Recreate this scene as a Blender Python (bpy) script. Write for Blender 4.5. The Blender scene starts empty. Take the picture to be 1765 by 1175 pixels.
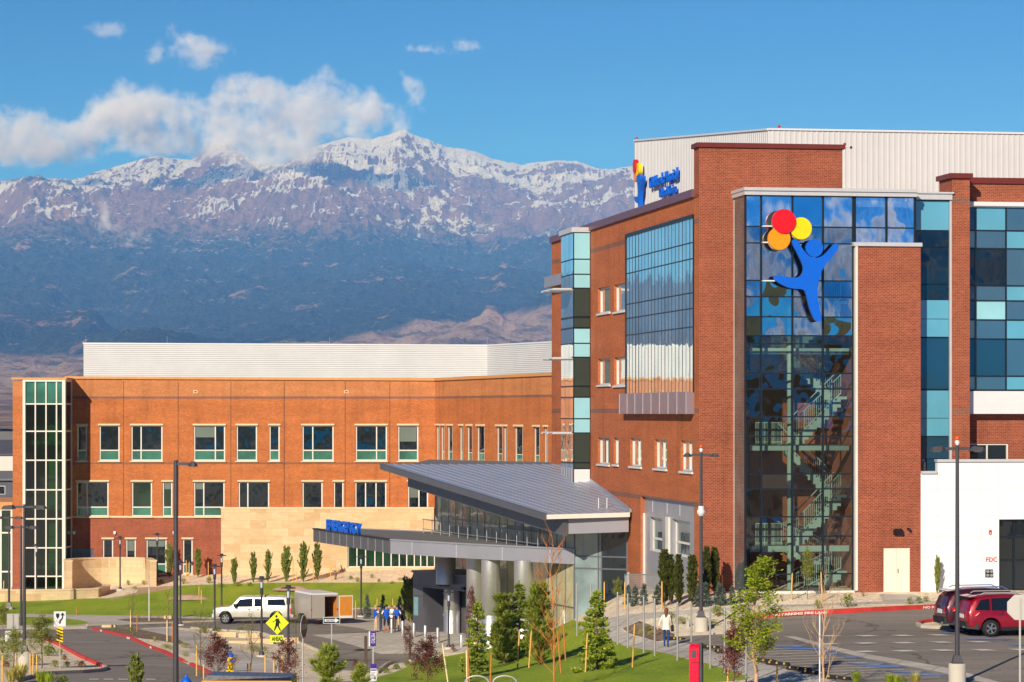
import bpy, bmesh, math, random
import numpy as np
from mathutils import Vector, Matrix, Quaternion, geometry
random.seed(7)
SC = bpy.context.scene
COL = SC.collection
R = math.radians
# ---------------------------------------------------------------- camera, sky, sun, exposure
F, CX, HY, CZ = 5000.0, 882.5, 711.0, 14.0      # focal length / principal column / horizon row (photo pixels), eye height
cam = bpy.data.objects.new('camera', bpy.data.cameras.new('camera'))
COL.objects.link(cam); SC.camera = cam
cam.location = (0, 0, CZ); cam.rotation_euler = (R(90), 0, 0)
cam.data.sensor_width = 36; cam.data.lens = 36 * F / 1765
cam.data.shift_y = (HY - 587.5) / 1765
cam.data.clip_start = 1; cam.data.clip_end = 90000
SUN_AZ, SUN_EL = 22.0, 25.0                      # light travels towards +Y, 22 deg towards +X
W = bpy.data.worlds.new('World'); SC.world = W; W.use_nodes = True
nt = W.node_tree; bg = nt.nodes['Background']
sky = nt.nodes.new('ShaderNodeTexSky'); sky.sky_type = 'NISHITA'; sky.sun_disc = False
sky.sun_elevation = R(SUN_EL); sky.sun_rotation = R(180 + SUN_AZ)
sky.altitude = 3000; sky.air_density = 0.5; sky.dust_density = 0.6; sky.ozone_density = 6.5
wb = nt.nodes.new('ShaderNodeMix'); wb.data_type = 'RGBA'; wb.blend_type = 'MULTIPLY'; wb.inputs[0].default_value = 1; wb.inputs[7].default_value = (.15, .72, .98, 1)   # colour balance of the sky
nt.links.new(sky.outputs[0], wb.inputs[6]); nt.links.new(wb.outputs[2], bg.inputs[0]); bg.inputs[1].default_value = 0.085
sd = bpy.data.lights.new('sun', 'SUN'); sun = bpy.data.objects.new('sun', sd); COL.objects.link(sun)
sd.energy = 4.3; sd.angle = R(0.55); sd.color = (1.0, 0.90, 0.76)
ld = Vector((math.sin(R(SUN_AZ)) * math.cos(R(SUN_EL)), math.cos(R(SUN_AZ)) * math.cos(R(SUN_EL)), -math.sin(R(SUN_EL))))
sun.rotation_euler = ld.to_track_quat('-Z', 'Y').to_euler(); sun.location = (-60, -100, 80)
SC.view_settings.view_transform = 'Standard'; SC.view_settings.look = 'None'
SC.view_settings.exposure = 0.25; SC.view_settings.gamma = 1.0
SC.render.engine = 'CYCLES'
SC.cycles.use_denoising = True; SC.cycles.max_bounces = 8; SC.cycles.transparent_max_bounces = 16
SC.cycles.volume_bounces = 2; SC.cycles.caustics_reflective = False; SC.cycles.caustics_refractive = False
SC.cycles.sample_clamp_indirect = 6
# ---------------------------------------------------------------- helpers: geometry
def ray(px, py, Y): return Vector(((px - CX) / F * Y, Y, CZ + (HY - py) / F * Y))
class MB:
    """collects faces and links them as ONE mesh object"""
    def __init__(s): s.v = []; s.f = []; s.m = []; s.M = Matrix.Identity(4); s.cm = 0; s.sm = set()
    def add(s, vs, fs, m=None, smooth=False):
        b = len(s.v); m = s.cm if m is None else m
        s.v += [tuple(s.M @ Vector(p)) for p in vs]
        for f in fs:
            if smooth: s.sm.add(len(s.f))
            s.f.append([b + i for i in f]); s.m.append(m)
        return s
    def poly(s, pts, m=None): return s.add(pts, [list(range(len(pts)))], m)
    def box(s, x0, x1, y0, y1, z0, z1, m=None):
        return s.add([(x0,y0,z0),(x1,y0,z0),(x1,y1,z0),(x0,y1,z0),(x0,y0,z1),(x1,y0,z1),(x1,y1,z1),(x0,y1,z1)],
            [(0,3,2,1),(4,5,6,7),(0,1,5,4),(1,2,6,5),(2,3,7,6),(3,0,4,7)], m)
    def hexa(s, lo, hi, m=None):      # two rings of points
        n = len(lo); 
        return s.add(list(lo) + list(hi), [list(range(n))[::-1], list(range(n, 2*n))] + [(i, (i+1) % n, n + (i+1) % n, n + i) for i in range(n)], m)
    def prism(s, poly, z0, z1, m=None):
        return s.hexa([(p[0], p[1], z0) for p in poly], [(p[0], p[1], z1) for p in poly], m)
    def tube(s, pts, rad, n=8, m=None, cap=True, flat=1.0):
        pts = [Vector(p) for p in pts]; rad = rad if isinstance(rad, (list, tuple)) else [rad] * len(pts)
        vs = []; fs = []; ref = None
        for i, p in enumerate(pts):
            d = (pts[min(i+1, len(pts)-1)] - pts[max(i-1, 0)]).normalized()
            if ref is None: ref = d.orthogonal().normalized()
            a = (ref - d * ref.dot(d)); a = a.normalized() if a.length > 1e-6 else d.orthogonal().normalized(); b = d.cross(a); ref = a
            for k in range(n):
                t = 2 * math.pi * k / n
                vs.append(p + (a * math.cos(t) + b * math.sin(t) * flat) * rad[i])
        for i in range(len(pts) - 1):
            for k in range(n): fs.append((i*n+k, i*n+(k+1) % n, (i+1)*n+(k+1) % n, (i+1)*n+k))
        s.add(vs, fs, m, smooth=n > 5)
        if cap and n > 2:
            s.add(vs[:n], [list(range(n))[::-1]], m); s.add(vs[-n:], [list(range(n))], m)
        return s
    def lathe(s, prof, c=(0,0,0), n=16, m=None, smooth=True):      # prof: (r, z)
        vs = []; fs = []
        for r, z in prof:
            for k in range(n): t = 2*math.pi*k/n; vs.append((c[0] + r*math.cos(t), c[1] + r*math.sin(t), c[2] + z))
        for i in range(len(prof)-1):
            for k in range(n): fs.append((i*n+k, i*n+(k+1) % n, (i+1)*n+(k+1) % n, (i+1)*n+k))
        s.add(vs, fs, m, smooth)
        s.add([(c[0]+prof[-1][0]*math.cos(2*math.pi*k/n), c[1]+prof[-1][0]*math.sin(2*math.pi*k/n), c[2]+prof[-1][1]) for k in range(n)], [list(range(n))], m)
        s.add([(c[0]+prof[0][0]*math.cos(2*math.pi*k/n), c[1]+prof[0][0]*math.sin(2*math.pi*k/n), c[2]+prof[0][1]) for k in range(n)], [list(range(n))[::-1]], m)
        return s
    def ball(s, c, r, n=12, k=8, m=None, sc=(1,1,1)):
        vs = [(c[0], c[1], c[2] - r*sc[2])]; fs = []
        for i in range(1, k):
            ph = math.pi * i / k - math.pi / 2
            for j in range(n):
                t = 2*math.pi*j/n; vs.append((c[0]+r*sc[0]*math.cos(ph)*math.cos(t), c[1]+r*sc[1]*math.cos(ph)*math.sin(t), c[2]+r*sc[2]*math.sin(ph)))
        vs.append((c[0], c[1], c[2] + r*sc[2])); L = len(vs) - 1
        for j in range(n): fs.append((0, 1+(j+1) % n, 1+j)); fs.append((L, L-n+j, L-n+(j+1) % n))
        for i in range(k-2):
            for j in range(n): a = 1+i*n; fs.append((a+j, a+(j+1) % n, a+n+(j+1) % n, a+n+j))
        return s.add(vs, fs, m, True)
    def build(s, name, mats, parent=None, uv=True):
        if not isinstance(mats, (list, tuple)): mats = [mats]
        me = bpy.data.meshes.new(name); me.from_pydata(s.v, [], s.f)
        for x in mats: me.materials.append(x)
        me.polygons.foreach_set('material_index', s.m)
        if s.sm: me.polygons.foreach_set('use_smooth', [i in s.sm for i in range(len(s.f))])
        if uv:
            ul = me.uv_layers.new(name='UVMap'); dat = []
            for p in me.polygons:
                n = p.normal
                for i in p.vertices:
                    c = me.vertices[i].co
                    if abs(n.z) < 0.7:
                        h = math.hypot(n.x, n.y) or 1; dat += [(-n.y*c.x + n.x*c.y) / h, c.z]
                    else: dat += [c.x, c.y]
            ul.data.foreach_set('uv', dat)
        o = bpy.data.objects.new(name, me); COL.objects.link(o)
        if parent is not None: o.parent = parent
        return o
def tag(o, label=None, cat=None, group=None, kind=None):
    if label: o['label'] = label
    if cat: o['category'] = cat
    if group: o['group'] = group
    if kind: o['kind'] = kind
    return o
def empty(name, loc=(0,0,0), rz=0, label=None, cat=None, group=None):
    o = bpy.data.objects.new(name, None); COL.objects.link(o); o.location = loc; o.rotation_euler = (0,0,rz); o.empty_display_size = .3
    return tag(o, label, cat, group)
def copy_tree(o, parent=None, loc=None, rz=None, label=None, scale=None, kids=None):
    c = o.copy(); COL.objects.link(c)
    if parent: c.parent = parent
    for ch in [x for x in list(bpy.data.objects) if x.parent == o]: copy_tree(ch, c)
    if loc is not None: c.location = loc
    if rz is not None: c.rotation_euler = (0,0,rz)
    if scale is not None: c.scale = (scale,)*3 if not isinstance(scale, tuple) else scale
    if label: c['label'] = label
    return c
class Fr:
    """vertical wall plane: O origin, U to the right seen from outside, N outward"""
    def __init__(s, O, U): s.O = Vector((O[0], O[1])); s.U = Vector((U[0], U[1])).normalized(); s.N = Vector((s.U.y, -s.U.x))
    def off(s, d): return Fr(s.O + s.N * d, s.U)
    def uz(s, px, py=HY):
        k = Vector(((px - CX) / F, 1)); Y = s.O.dot(s.N) / k.dot(s.N)
        return ((k * Y - s.O).dot(s.U), CZ + (HY - py) / F * Y)
    def u(s, px): return s.uz(px)[0]
    def p(s, u, z, d=0): q = s.O + s.U * u + s.N * d; return (q.x, q.y, z)
    def Y(s, px): u = s.u(px); return (s.O + s.U * u).y
def fbox(mb, fr, u0, u1, z0, z1, d0, d1, m=None):
    return mb.hexa([fr.p(u0,z0,d1), fr.p(u1,z0,d1), fr.p(u1,z0,d0), fr.p(u0,z0,d0)], [fr.p(u0,z1,d1), fr.p(u1,z1,d1), fr.p(u1,z1,d0), fr.p(u0,z1,d0)], m)
def wall(mb, fr, u0, u1, z0, z1, ops=(), depth=.2, m=0, mr=None, d=0, zs=()):
    """wall face with openings (u0,u1,z0,z1), reveals of given depth; zs = extra level lines, m may be a function of z"""
    us = sorted({u0, u1} | {x for o in ops for x in (max(u0,o[0]), min(u1,o[1]))}); zz = sorted({z0, z1} | {x for o in ops for x in (max(z0,o[2]), min(z1,o[3]))} | {z for z in zs if z0 < z < z1})
    for a, b in zip(us, us[1:]):
        for c, e in zip(zz, zz[1:]):
            mu, mz = (a+b)/2, (c+e)/2
            if any(o[0] < mu < o[1] and o[2] < mz < o[3] for o in ops): continue
            mm = m(mz) if callable(m) else m
            mb.poly([fr.p(a,c,d), fr.p(b,c,d), fr.p(b,e,d), fr.p(a,e,d)], mm)
    for o in ops:
        a, b, c, e = o[:4]; mm = (m(c) if callable(m) else m) if mr is None else mr
        mb.poly([fr.p(a,c,d), fr.p(a,c,d-depth), fr.p(a,e,d-depth), fr.p(a,e,d)], mm)
        mb.poly([fr.p(b,c,d-depth), fr.p(b,c,d), fr.p(b,e,d), fr.p(b,e,d-depth)], mm)
        mb.poly([fr.p(a,e,d-depth), fr.p(b,e,d-depth), fr.p(b,e,d), fr.p(a,e,d)], mm)
        mb.poly([fr.p(a,c,d), fr.p(b,c,d), fr.p(b,c,d-depth), fr.p(a,c,d-depth)], mm)
def window(parent, fr, u0, u1, z0, z1, d, mull=(), trans=(), fm=None, gm=None, gm2=None, fw=.07, trim=None, lintel=False, label=None, name='window'):
    """frame part with its panes as sub-part; mull u positions, trans z positions; gm2 glazes below the lowest transom"""
    mb = MB()
    fbox(mb, fr, u0, u0+fw, z0, z1, d-.06, d+.04); fbox(mb, fr, u1-fw, u1, z0, z1, d-.06, d+.04)
    fbox(mb, fr, u0+fw, u1-fw, z0, z0+fw, d-.06, d+.04); fbox(mb, fr, u0+fw, u1-fw, z1-fw, z1, d-.06, d+.04)
    for x in mull: fbox(mb, fr, x-fw*.45, x+fw*.45, z0+fw, z1-fw, d-.06, d+.035)
    for z in trans: fbox(mb, fr, u0+fw, u1-fw, z-fw*.45, z+fw*.45, d-.06, d+.03)
    w = mb.build(name, fm, parent)
    if label: w['label'] = label
    g = MB(); zb = trans[0] if (trans and gm2) else z0+fw*.5
    g.poly([fr.p(u0+fw*.5,zb,d-.02), fr.p(u1-fw*.5,zb,d-.02), fr.p(u1-fw*.5,z1-fw*.5,d-.02), fr.p(u0+fw*.5,z1-fw*.5,d-.02)], 0)
    if trans and gm2: g.poly([fr.p(u0+fw*.5,z0+fw*.5,d-.02), fr.p(u1-fw*.5,z0+fw*.5,d-.02), fr.p(u1-fw*.5,zb,d-.02), fr.p(u0+fw*.5,zb,d-.02)], 1)
    g.build('pane', [gm, gm2 or gm], w)
    if trim is not None:
        t = MB(); fbox(t, fr, u0-.08, u1+.08, z0-.10, z0, d-.05, d+.28)
        t.build('sill', trim, w)
        if lintel:
            t = MB(); fbox(t, fr, u0-.08, u1+.08, z1, z1+.13, d-.05, d+.245); t.build('lintel', trim, w)
    return w
# ---------------------------------------------------------------- helpers: materials
MATS = {}
def lin(c): return tuple((x/12.92 if x <= .04045 else ((x+.055)/1.055)**2.4) for x in [v/255 for v in c])
class NT:
    def __init__(s, name):
        s.mat = bpy.data.materials.new(name); s.mat.use_nodes = True; s.t = s.mat.node_tree; s.b = s.t.nodes['Principled BSDF']; s.out = s.t.nodes['Material Output']
    def n(s, typ, **kw):
        x = s.t.nodes.new('ShaderNode' + typ)
        for k, v in kw.items():
            if k.startswith('_'): x.inputs[k[1:].replace('_', ' ')].default_value = v
            else: setattr(x, k, v)
        return x
    def l(s, a, b): s.t.links.new(a, b)
    def ramp(s, src, stops, interp='LINEAR'):
        r = s.n('ValToRGB'); r.color_ramp.interpolation = interp; e = r.color_ramp.elements
        while len(e) < len(stops): e.new(.5)
        for i, (p, c) in enumerate(stops): e[i].position = p; e[i].color = (tuple(c) + (1,))[:4] if not isinstance(c, (int, float)) else (c, c, c, 1)
        s.l(src, r.inputs[0]); return r.outputs[0]
    def math(s, op, a, b=None, clamp=False):
        m = s.n('Math', operation=op); m.use_clamp = clamp
        for i, x in enumerate((a, b)):
            if x is None: continue
            if isinstance(x, (int, float)): m.inputs[i].default_value = x
            else: s.l(x, m.inputs[i])
        return m.outputs[0]
    def mix(s, f, a, b, mode='MIX'):
        m = s.n('Mix', data_type='RGBA', blend_type=mode)
        for i, x in ((0, f), (6, a), (7, b)):
            if isinstance(x, (int, float)): m.inputs[i].default_value = x if i == 0 else (x, x, x, 1)
            elif isinstance(x, tuple): m.inputs[i].default_value = (x + (1,))[:4]
            else: s.l(x, m.inputs[i])
        return m.outputs[2]
    def coord(s, kind='Object', scale=(1,1,1)):
        c = s.n('TexCoord'); m = s.n('Mapping'); m.inputs['Scale'].default_value = scale; s.l(c.outputs[kind], m.inputs[0]); return m.outputs[0]
    def pos(s, scale=(1,1,1)):
        c = s.n('NewGeometry'); m = s.n('Mapping'); m.inputs['Scale'].default_value = scale; s.l(c.outputs['Position'], m.inputs[0]); return m.outputs[0]
    def noise(s, vec, scale, detail=4, rough=.55, out=0):
        n = s.n('TexNoise', _Scale=scale, _Detail=detail, _Roughness=rough); s.l(vec, n.inputs['Vector']); return n.outputs[out]
    def bump(s, h, strength=.3, dist=.02):
        b = s.n('Bump', _Strength=strength, _Distance=dist); s.l(h, b.inputs['Height']); s.l(b.outputs[0], s.b.inputs['Normal']); return b
    def base(s, c):
        if isinstance(c, tuple): s.b.inputs['Base Color'].default_value = (c + (1,))[:4]
        else: s.l(c, s.b.inputs['Base Color'])
    def set(s, rough=None, metal=None, ior=None, spec=None, coat=None):
        for k, v in (('Roughness', rough), ('Metallic', metal), ('IOR', ior), ('Specular IOR Level', spec), ('Coat Weight', coat)):
            if v is not None: s.b.inputs[k].default_value = v
def plain(name, rgb, rough=.6, metal=0, var=.12, vs=3.0, spec=None, coat=None, bump=0, bs=20, srgb=True, sub=None):
    """procedural paint / solid: base colour with mottling and slight roughness change"""
    if name in MATS: return MATS[name]
    t = NT(name); c = lin(rgb) if srgb else rgb
    p = t.coord('Object')
    f = t.noise(p, vs, 5, .6)
    a = tuple(x*(1-var) for x in c); b = tuple(min(1, x*(1+var)) for x in c)
    t.base(t.ramp(f, [(.3, a), (.7, b)])); t.set(rough, metal, spec=spec, coat=coat)
    r = t.ramp(t.noise(p, vs*2.3, 4), [(.3, max(0, rough-.07)), (.7, min(1, rough+.07))]); t.l(r, t.b.inputs['Roughness'])
    if bump: t.bump(t.noise(p, bs, 4), .4, bump)
    MATS[name] = t.mat; return t.mat
# ---------------------------------------------------------------- materials of the buildings
def brick(name, c1, c2, mortar, msz=.012, w=.205, h=.076, big=.17):
    t = NT(name); uv = t.coord('UV')
    b = t.n('TexBrick', _Scale=1.0, offset=.5); b.inputs['Brick Width'].default_value = w; b.inputs['Row Height'].default_value = h
    b.inputs['Mortar Size'].default_value = msz; b.inputs['Mortar Smooth'].default_value = .2; b.inputs['Bias'].default_value = -.1
    b.inputs['Color1'].default_value = c1 + (1,); b.inputs['Color2'].default_value = c2 + (1,); b.inputs['Mortar'].default_value = mortar + (1,)
    t.l(uv, b.inputs['Vector'])
    big_n = t.noise(t.coord('UV', (.25, 1.3, 1)), 1.0, 6, .65)
    k = t.ramp(big_n, [(.3, 1-big), (.7, 1+big*.6)])
    stain = t.ramp(t.noise(t.coord('UV', (1.1,.10,1)), 1.0, 7, .7), [(.3, .76), (.48, 1.0), (.75, 1.09)]); k = t.mix(1.0, k, stain, 'MULTIPLY')
    fine = t.ramp(t.noise(uv, 7, 3), [(.35, .9), (.65, 1.08)])
    t.base(t.mix(1.0, t.mix(1.0, b.outputs[0], k, 'MULTIPLY'), fine, 'MULTIPLY')); t.set(.85, spec=.25)
    t.bump(t.math('SUBTRACT', 1.0, b.outputs['Fac']), .5, .008)
    return t.mat
M_BR_O = brick('orange_brick', (.46,.120,.028), (.60,.180,.046), (.48,.21,.09), .010)
M_BR_OL = brick('light_orange_brick', (.53,.18,.055), (.62,.23,.08), (.52,.25,.12), .009)
M_BR_R = brick('red_brick', (.25,.048,.022), (.38,.082,.038), (.40,.165,.095), .013)
M_BR_W = brick('west_brick', (.43,.100,.030), (.56,.150,.048), (.46,.19,.09), .011)
M_BR_D = brick('dark_band_brick', (.20,.075,.05), (.26,.10,.065), (.33,.19,.13), .012)
def stone():
    t = NT('buff_stone'); uv = t.coord('UV')
    b = t.n('TexBrick', _Scale=1.0, offset=.37); b.inputs['Brick Width'].default_value = 1.25; b.inputs['Row Height'].default_value = .62
    b.inputs['Mortar Size'].default_value = .008; b.inputs['Bias'].default_value = -.45
    b.inputs['Color1'].default_value = (.72,.56,.35,1); b.inputs['Color2'].default_value = (.50,.31,.14,1); b.inputs['Mortar'].default_value = (.52,.40,.25,1)
    t.l(uv, b.inputs['Vector'])
    n = t.ramp(t.noise(t.coord('UV', (1,2.2,1)), 1.1, 8, .68), [(.3, (.84,.78,.70)), (.7, (1.05,1.03,1.0))])
    t.base(t.mix(1.0, b.outputs[0], n, 'MULTIPLY')); t.set(.85); t.bump(t.noise(uv, 9, 6), .5, .015)
    return t.mat
M_STONE = stone()
def glass_op(name, col, rough=.03, wav=.012, scale=.8, ior=1.75, var=.5):
    """tinted reflective glazing seen from outside; the panes are slightly wavy"""
    t = NT(name); p = t.coord('Object')
    n = t.ramp(t.noise(p, .45, 3), [(.3, tuple(x*(1-var) for x in col)), (.7, tuple(x*(1+var) for x in col))])
    t.base(n); t.set(rough, ior=ior)
    w = t.noise(t.coord('Object', (1,1,.55)), scale, 2, .4)
    t.bump(w, 1.0, wav); return t.mat
M_GL_DARK = glass_op('dark_glass', (.006,.014,.020), wav=.05, scale=.9)
M_GL_GREEN = glass_op('green_glass', (.012,.040,.020), wav=.02, scale=.8)
M_GL_STAIRG = glass_op('stair_green_glass', (.018,.07,.028), wav=.02, scale=.5, ior=1.5, var=.8)
M_GL_SPAN = glass_op('spandrel_green_glass', (.045,.17,.125), wav=.01)
M_GL_CORNER = glass_op('entrance_glass', (.08,.12,.12), rough=.02, wav=.02, scale=1.0, ior=2.6)
def glass_mirror(name, col, wav, scale):
    m = glass_op(name, col, rough=.02, wav=wav, scale=scale, ior=1.6, var=.15); m.node_tree.nodes['Principled BSDF'].inputs['Metallic'].default_value = .85; return m
M_GL_BLUE = glass_mirror('blue_curtain_glass', (.84,.97,1.0), .007, 1.6)
def teal(name, c, ior=1.6, rough=.12):
    return glass_op(name, c, rough=rough, wav=.006, scale=.6, ior=ior, var=.08)
M_TEAL1 = teal('light_teal_panel', lin((148,204,216)), 1.5, .25)
M_TEAL2 = teal('sky_teal_glass', lin((96,166,190)), 2.0, .06)
M_TEAL3 = teal('mid_blue_glass', lin((62,98,122)), 2.0, .06)
M_TEAL4 = teal('deep_blue_glass', lin((30,66,88)), 1.9, .05)
M_DKPAN = plain('dark_green_panel', (52,62,52), .35, var=.06)
def glass_clear(name, tint=(.92,.97,.94), refl=.02, wav=.02, scale=.9):
    t = NT(name); t.t.nodes.remove(t.b)
    tr = t.n('BsdfTransparent'); tr.inputs[0].default_value = tint + (1,)
    gl = t.n('BsdfGlossy'); gl.inputs['Roughness'].default_value = .015; gl.inputs[0].default_value = (.9,.97,1,1)
    fr = t.n('Fresnel', _IOR=1.55); mx = t.n('MixShader')
    b = t.n('Bump', _Strength=1.0, _Distance=wav); t.l(t.noise(t.coord('Object', (1,1,.6)), scale, 2, .4), b.inputs['Height'])
    t.l(b.outputs[0], gl.inputs['Normal'])
    t.l(t.math('ADD', fr.outputs[0], refl, True), mx.inputs[0]); t.l(tr.outputs[0], mx.inputs[1]); t.l(gl.outputs[0], mx.inputs[2]); t.l(mx.outputs[0], t.out.inputs[0])
    return t.mat
M_BLIND = glass_op('drawn_blind_behind_glass', (.16,.20,.18), var=.1, wav=.01)
M_GL_CLEAR = glass_clear('clear_stair_glass', refl=.05, wav=.05)
M_FRAME = plain('white_window_frame', (222,218,208), .45, var=.04)
M_TRIM = plain('cream_sill', (225,198,160), .7, var=.06)
M_COP_T = plain('tan_coping', (206,146,84), .6, var=.08)
M_COP_P = plain('purple_metal_coping', (120,84,98), .45, .2, var=.05)
M_COP_R = plain('dark_red_coping', (112,42,36), .5, .1, var=.06)
M_COP_W = plain('white_metal_coping', (205,205,208), .4, .2, var=.04)
M_DARKFR = plain('dark_mullion', (28,40,48), .4, .3, var=.1)
M_LTMET = plain('pale_metal_cladding', (208,208,208), .55, .0, var=.04, vs=.6)
M_GRPAN = plain('grey_metal_panel', (165,165,174), .38, .3, var=.06, vs=.5)
M_GRPAN2 = plain('dark_grey_metal_panel', (112,112,118), .4, .5, var=.07, vs=.5)
M_MAUVE = plain('mauve_grey_panel', (168,150,158), .35, .5, var=.04, vs=.5)
M_WHITE = plain('white_render_panel', (236,236,238), .55, var=.025, vs=.7)
M_WHITEMET = plain('white_metal', (228,230,232), .4, .1, var=.03)
M_JOINT = plain('grey_panel_joint', (200,200,204), .8, var=.05)  # grey joint lines between the panels of the white wing
M_STEEL = plain('brushed_steel', (200,198,198), .42, .75, var=.06, vs=2)
M_POLE = plain('bronze_pole_paint', (74,72,76), .45, .3, var=.10)
M_STGREEN = plain('pale_green_steel', (148,178,162), .55, var=.05)
M_YWALL = plain('ochre_stair_wall', (190,160,80), .8, var=.12, vs=.5)
M_BWALL = plain('brown_stair_wall', (150,88,56), .8, var=.12, vs=.5)
M_CONC = plain('concrete', (196,188,174), .85, var=.09, vs=1.2, bump=.004, bs=30)
M_ROOFG = plain('grey_roof_membrane', (120,118,118), .8, var=.1, vs=.6)
M_ROOFM = plain('grey_seamed_roof_metal', (176,180,194), .38, .4, var=.06, vs=.35)
M_BLACK = plain('black_paint', (22,22,24), .4, var=.15)
M_DOOR = plain('cream_door', (238,228,208), .5, var=.02)
M_RED = plain('red_sign_paint', (205,30,30), .35, var=.05)
M_REDB = plain('red_balloon', (222,12,28), .4, var=.03)
M_YEL = plain('yellow_balloon', (255,214,0), .4, var=.03)
M_ORG = plain('orange_balloon', (255,150,0), .4, var=.03)
M_BLUE = plain('blue_sign_acrylic', (0,98,215), .4, var=.03)
M_INT = plain('dim_interior', (40,38,34), .9, var=.3, vs=.4)
# ---------------------------------------------------------------- right building (clinic)
A9 = R(9.5); UX = (math.cos(A9), math.sin(A9)); UW = (math.sin(A9), -math.cos(A9))
Y0 = 139.3; R0 = ((1205-CX)/F*Y0, Y0)
FA = Fr(R0, UX); FW = Fr(R0, UW); FB = FA.off(2.3)
clinic = empty('clinic_building', (R0[0], R0[1], 0), 0, 'large red brick clinic with glazed stair tower and blue dancing figure with balloons', 'building')
# parts are built in world space: keep the empty's offset out of their meshes
def part(mb, name, mats, parent):
    o = mb.build(name, mats); o.parent = parent
    if parent is not None: o.matrix_parent_inverse = Matrix.Translation(-parent.location) if parent.parent is None else Matrix.Identity(4)
    return o
_ob = MB.build
def _build(s, name, mats, parent=None, uv=True):
    o = _ob(s, name, mats, None, uv)
    if parent is not None:
        o.parent = parent
        if getattr(_build, 'world', False):
            q = parent
            while q.parent: q = q.parent
            if q.type == 'EMPTY' and parent == q: o.matrix_parent_inverse = (Matrix.Translation(q.location) @ Matrix.Rotation(q.rotation_euler.z, 4, 'Z')).inverted()
    return o
MB.build = _build; _build.world = True
GZ = 4.2                                            # below the ground at its foot
def Z(fr, px, py): return fr.uz(px, py)[1]
# --- west facade
zc = Z(FW, 1197, 335)                               # cornice top
uL, uR = FW.u(951), 0.0
def rect(fr, x0, x1, yt, yb, xr=None):
    xr = xr or x0; return (fr.u(x0), fr.u(x1), Z(fr, xr, yb), Z(fr, xr, yt))
wins = [rect(FW,1030.7,1051.8,497,541), rect(FW,1058.4,1079,491,538), rect(FW,1030.7,1051.8,619,663.5), rect(FW,1058.4,1079,616,664.5),
        rect(FW,1030.5,1051,754,799), rect(FW,1057.5,1066,754.3,800), rect(FW,1086,1106,755,803), rect(FW,1128,1149.5,757,806.6), rect(FW,1173,1194,759,811.5)]
cur = (FW.u(1080.5), FW.u(1196.5), Z(FW,1081,680), Z(FW,1081,404))
uE0, uE1 = FW.u(1104), FW.u(1196.5); zE = Z(FW, 1104, 855)
ent = (uE0, uE1, GZ-.5, zE)
mb = MB()
zb1, zb2 = Z(FW,1030,708), Z(FW,1030,846)
wall(mb, FW, uL, uR, GZ-2, zc, wins + [ent], .22, lambda z: 1 if (zb1-.12 < z < zb1+.12 or zb2-.12 < z < zb2+.12 or abs(z - Z(FW,1030,430)) < .13) else 0,
     zs=(zb1-.12, zb1+.12, zb2-.12, zb2+.12, Z(FW,1030,430)-.13, Z(FW,1030,430)+.13), mr=0)
mb.build('west_wall', [M_BR_W, M_BR_D], clinic)
mb = MB(); u1197 = FW.u(1197)
fbox(mb, FW, uL-.1, u1197, zc-.12, zc+.26, -.4, .14)
mb.build('coping', M_COP_P, clinic)
for i, w in enumerate(wins):
    wd = w[1]-w[0]
    window(clinic, FW, *w, -.18, mull=[(w[0]+w[1])/2] if (i > 3 and wd > 2) else (), fm=M_FRAME, gm=M_GL_BLUE, trim=M_WHITEMET, fw=.09)
# curtain wall with 20 glass columns
mb = MB(); g = MB(); a, b, c, e = cur
ys = [404, 446.6, 471.7, 524.7, 549, 577.7, 679]; zz = [Z(FW, 1081, y) for y in ys]
fbox(mb, FW, a-.12, b, e-.16, e+.02, .0, .10); fbox(mb, FW, a-.12, a-.02, c, e-.16, .0, .08); fbox(mb, FW, b-.10, b, c, e-.16, .0, .055)
n = 20
for z in zz[1:-1]: fbox(mb, FW, a, b-.1, z-.03, z+.03, .0, .046)
for i in range(1, n): x = a + (b-a)*i/n; fbox(mb, FW, x-.018, x+.018, c, e-.16, .0, .045)
cw = mb.build('curtain_wall', M_DARKFR, clinic)
random.seed(3)
for i in range(n):                                  # each pane leans a hair, as real ones do
    x0 = a + (b-a)*i/n; x1 = a + (b-a)*(i+1)/n; t0, t1 = random.uniform(-.006, .006), random.uniform(-.006, .006)
    for z0, z1 in zip(zz[1:], zz[:-1]): g.poly([FW.p(x0,z0,.032+t0), FW.p(x1,z0,.032+t1), FW.p(x1,z1,.032+t1), FW.p(x0,z1,.032+t0)])
g.build('pane', M_GL_BLUE, cw)
mb = MB(); pz0, pz1 = Z(FW,1081,713), Z(FW,1081,679)
fbox(mb, FW, a-.25, b, pz0, pz1+.02, 0, .40, 0)
for i in range(9): x = a + (b-a)*i/8.0; fbox(mb, FW, x-.03, x+.0, pz0-.002, pz1, .40, .41, 1)
mb.build('spandrel_panel', [M_MAUVE, M_WHITEMET], clinic)
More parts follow.
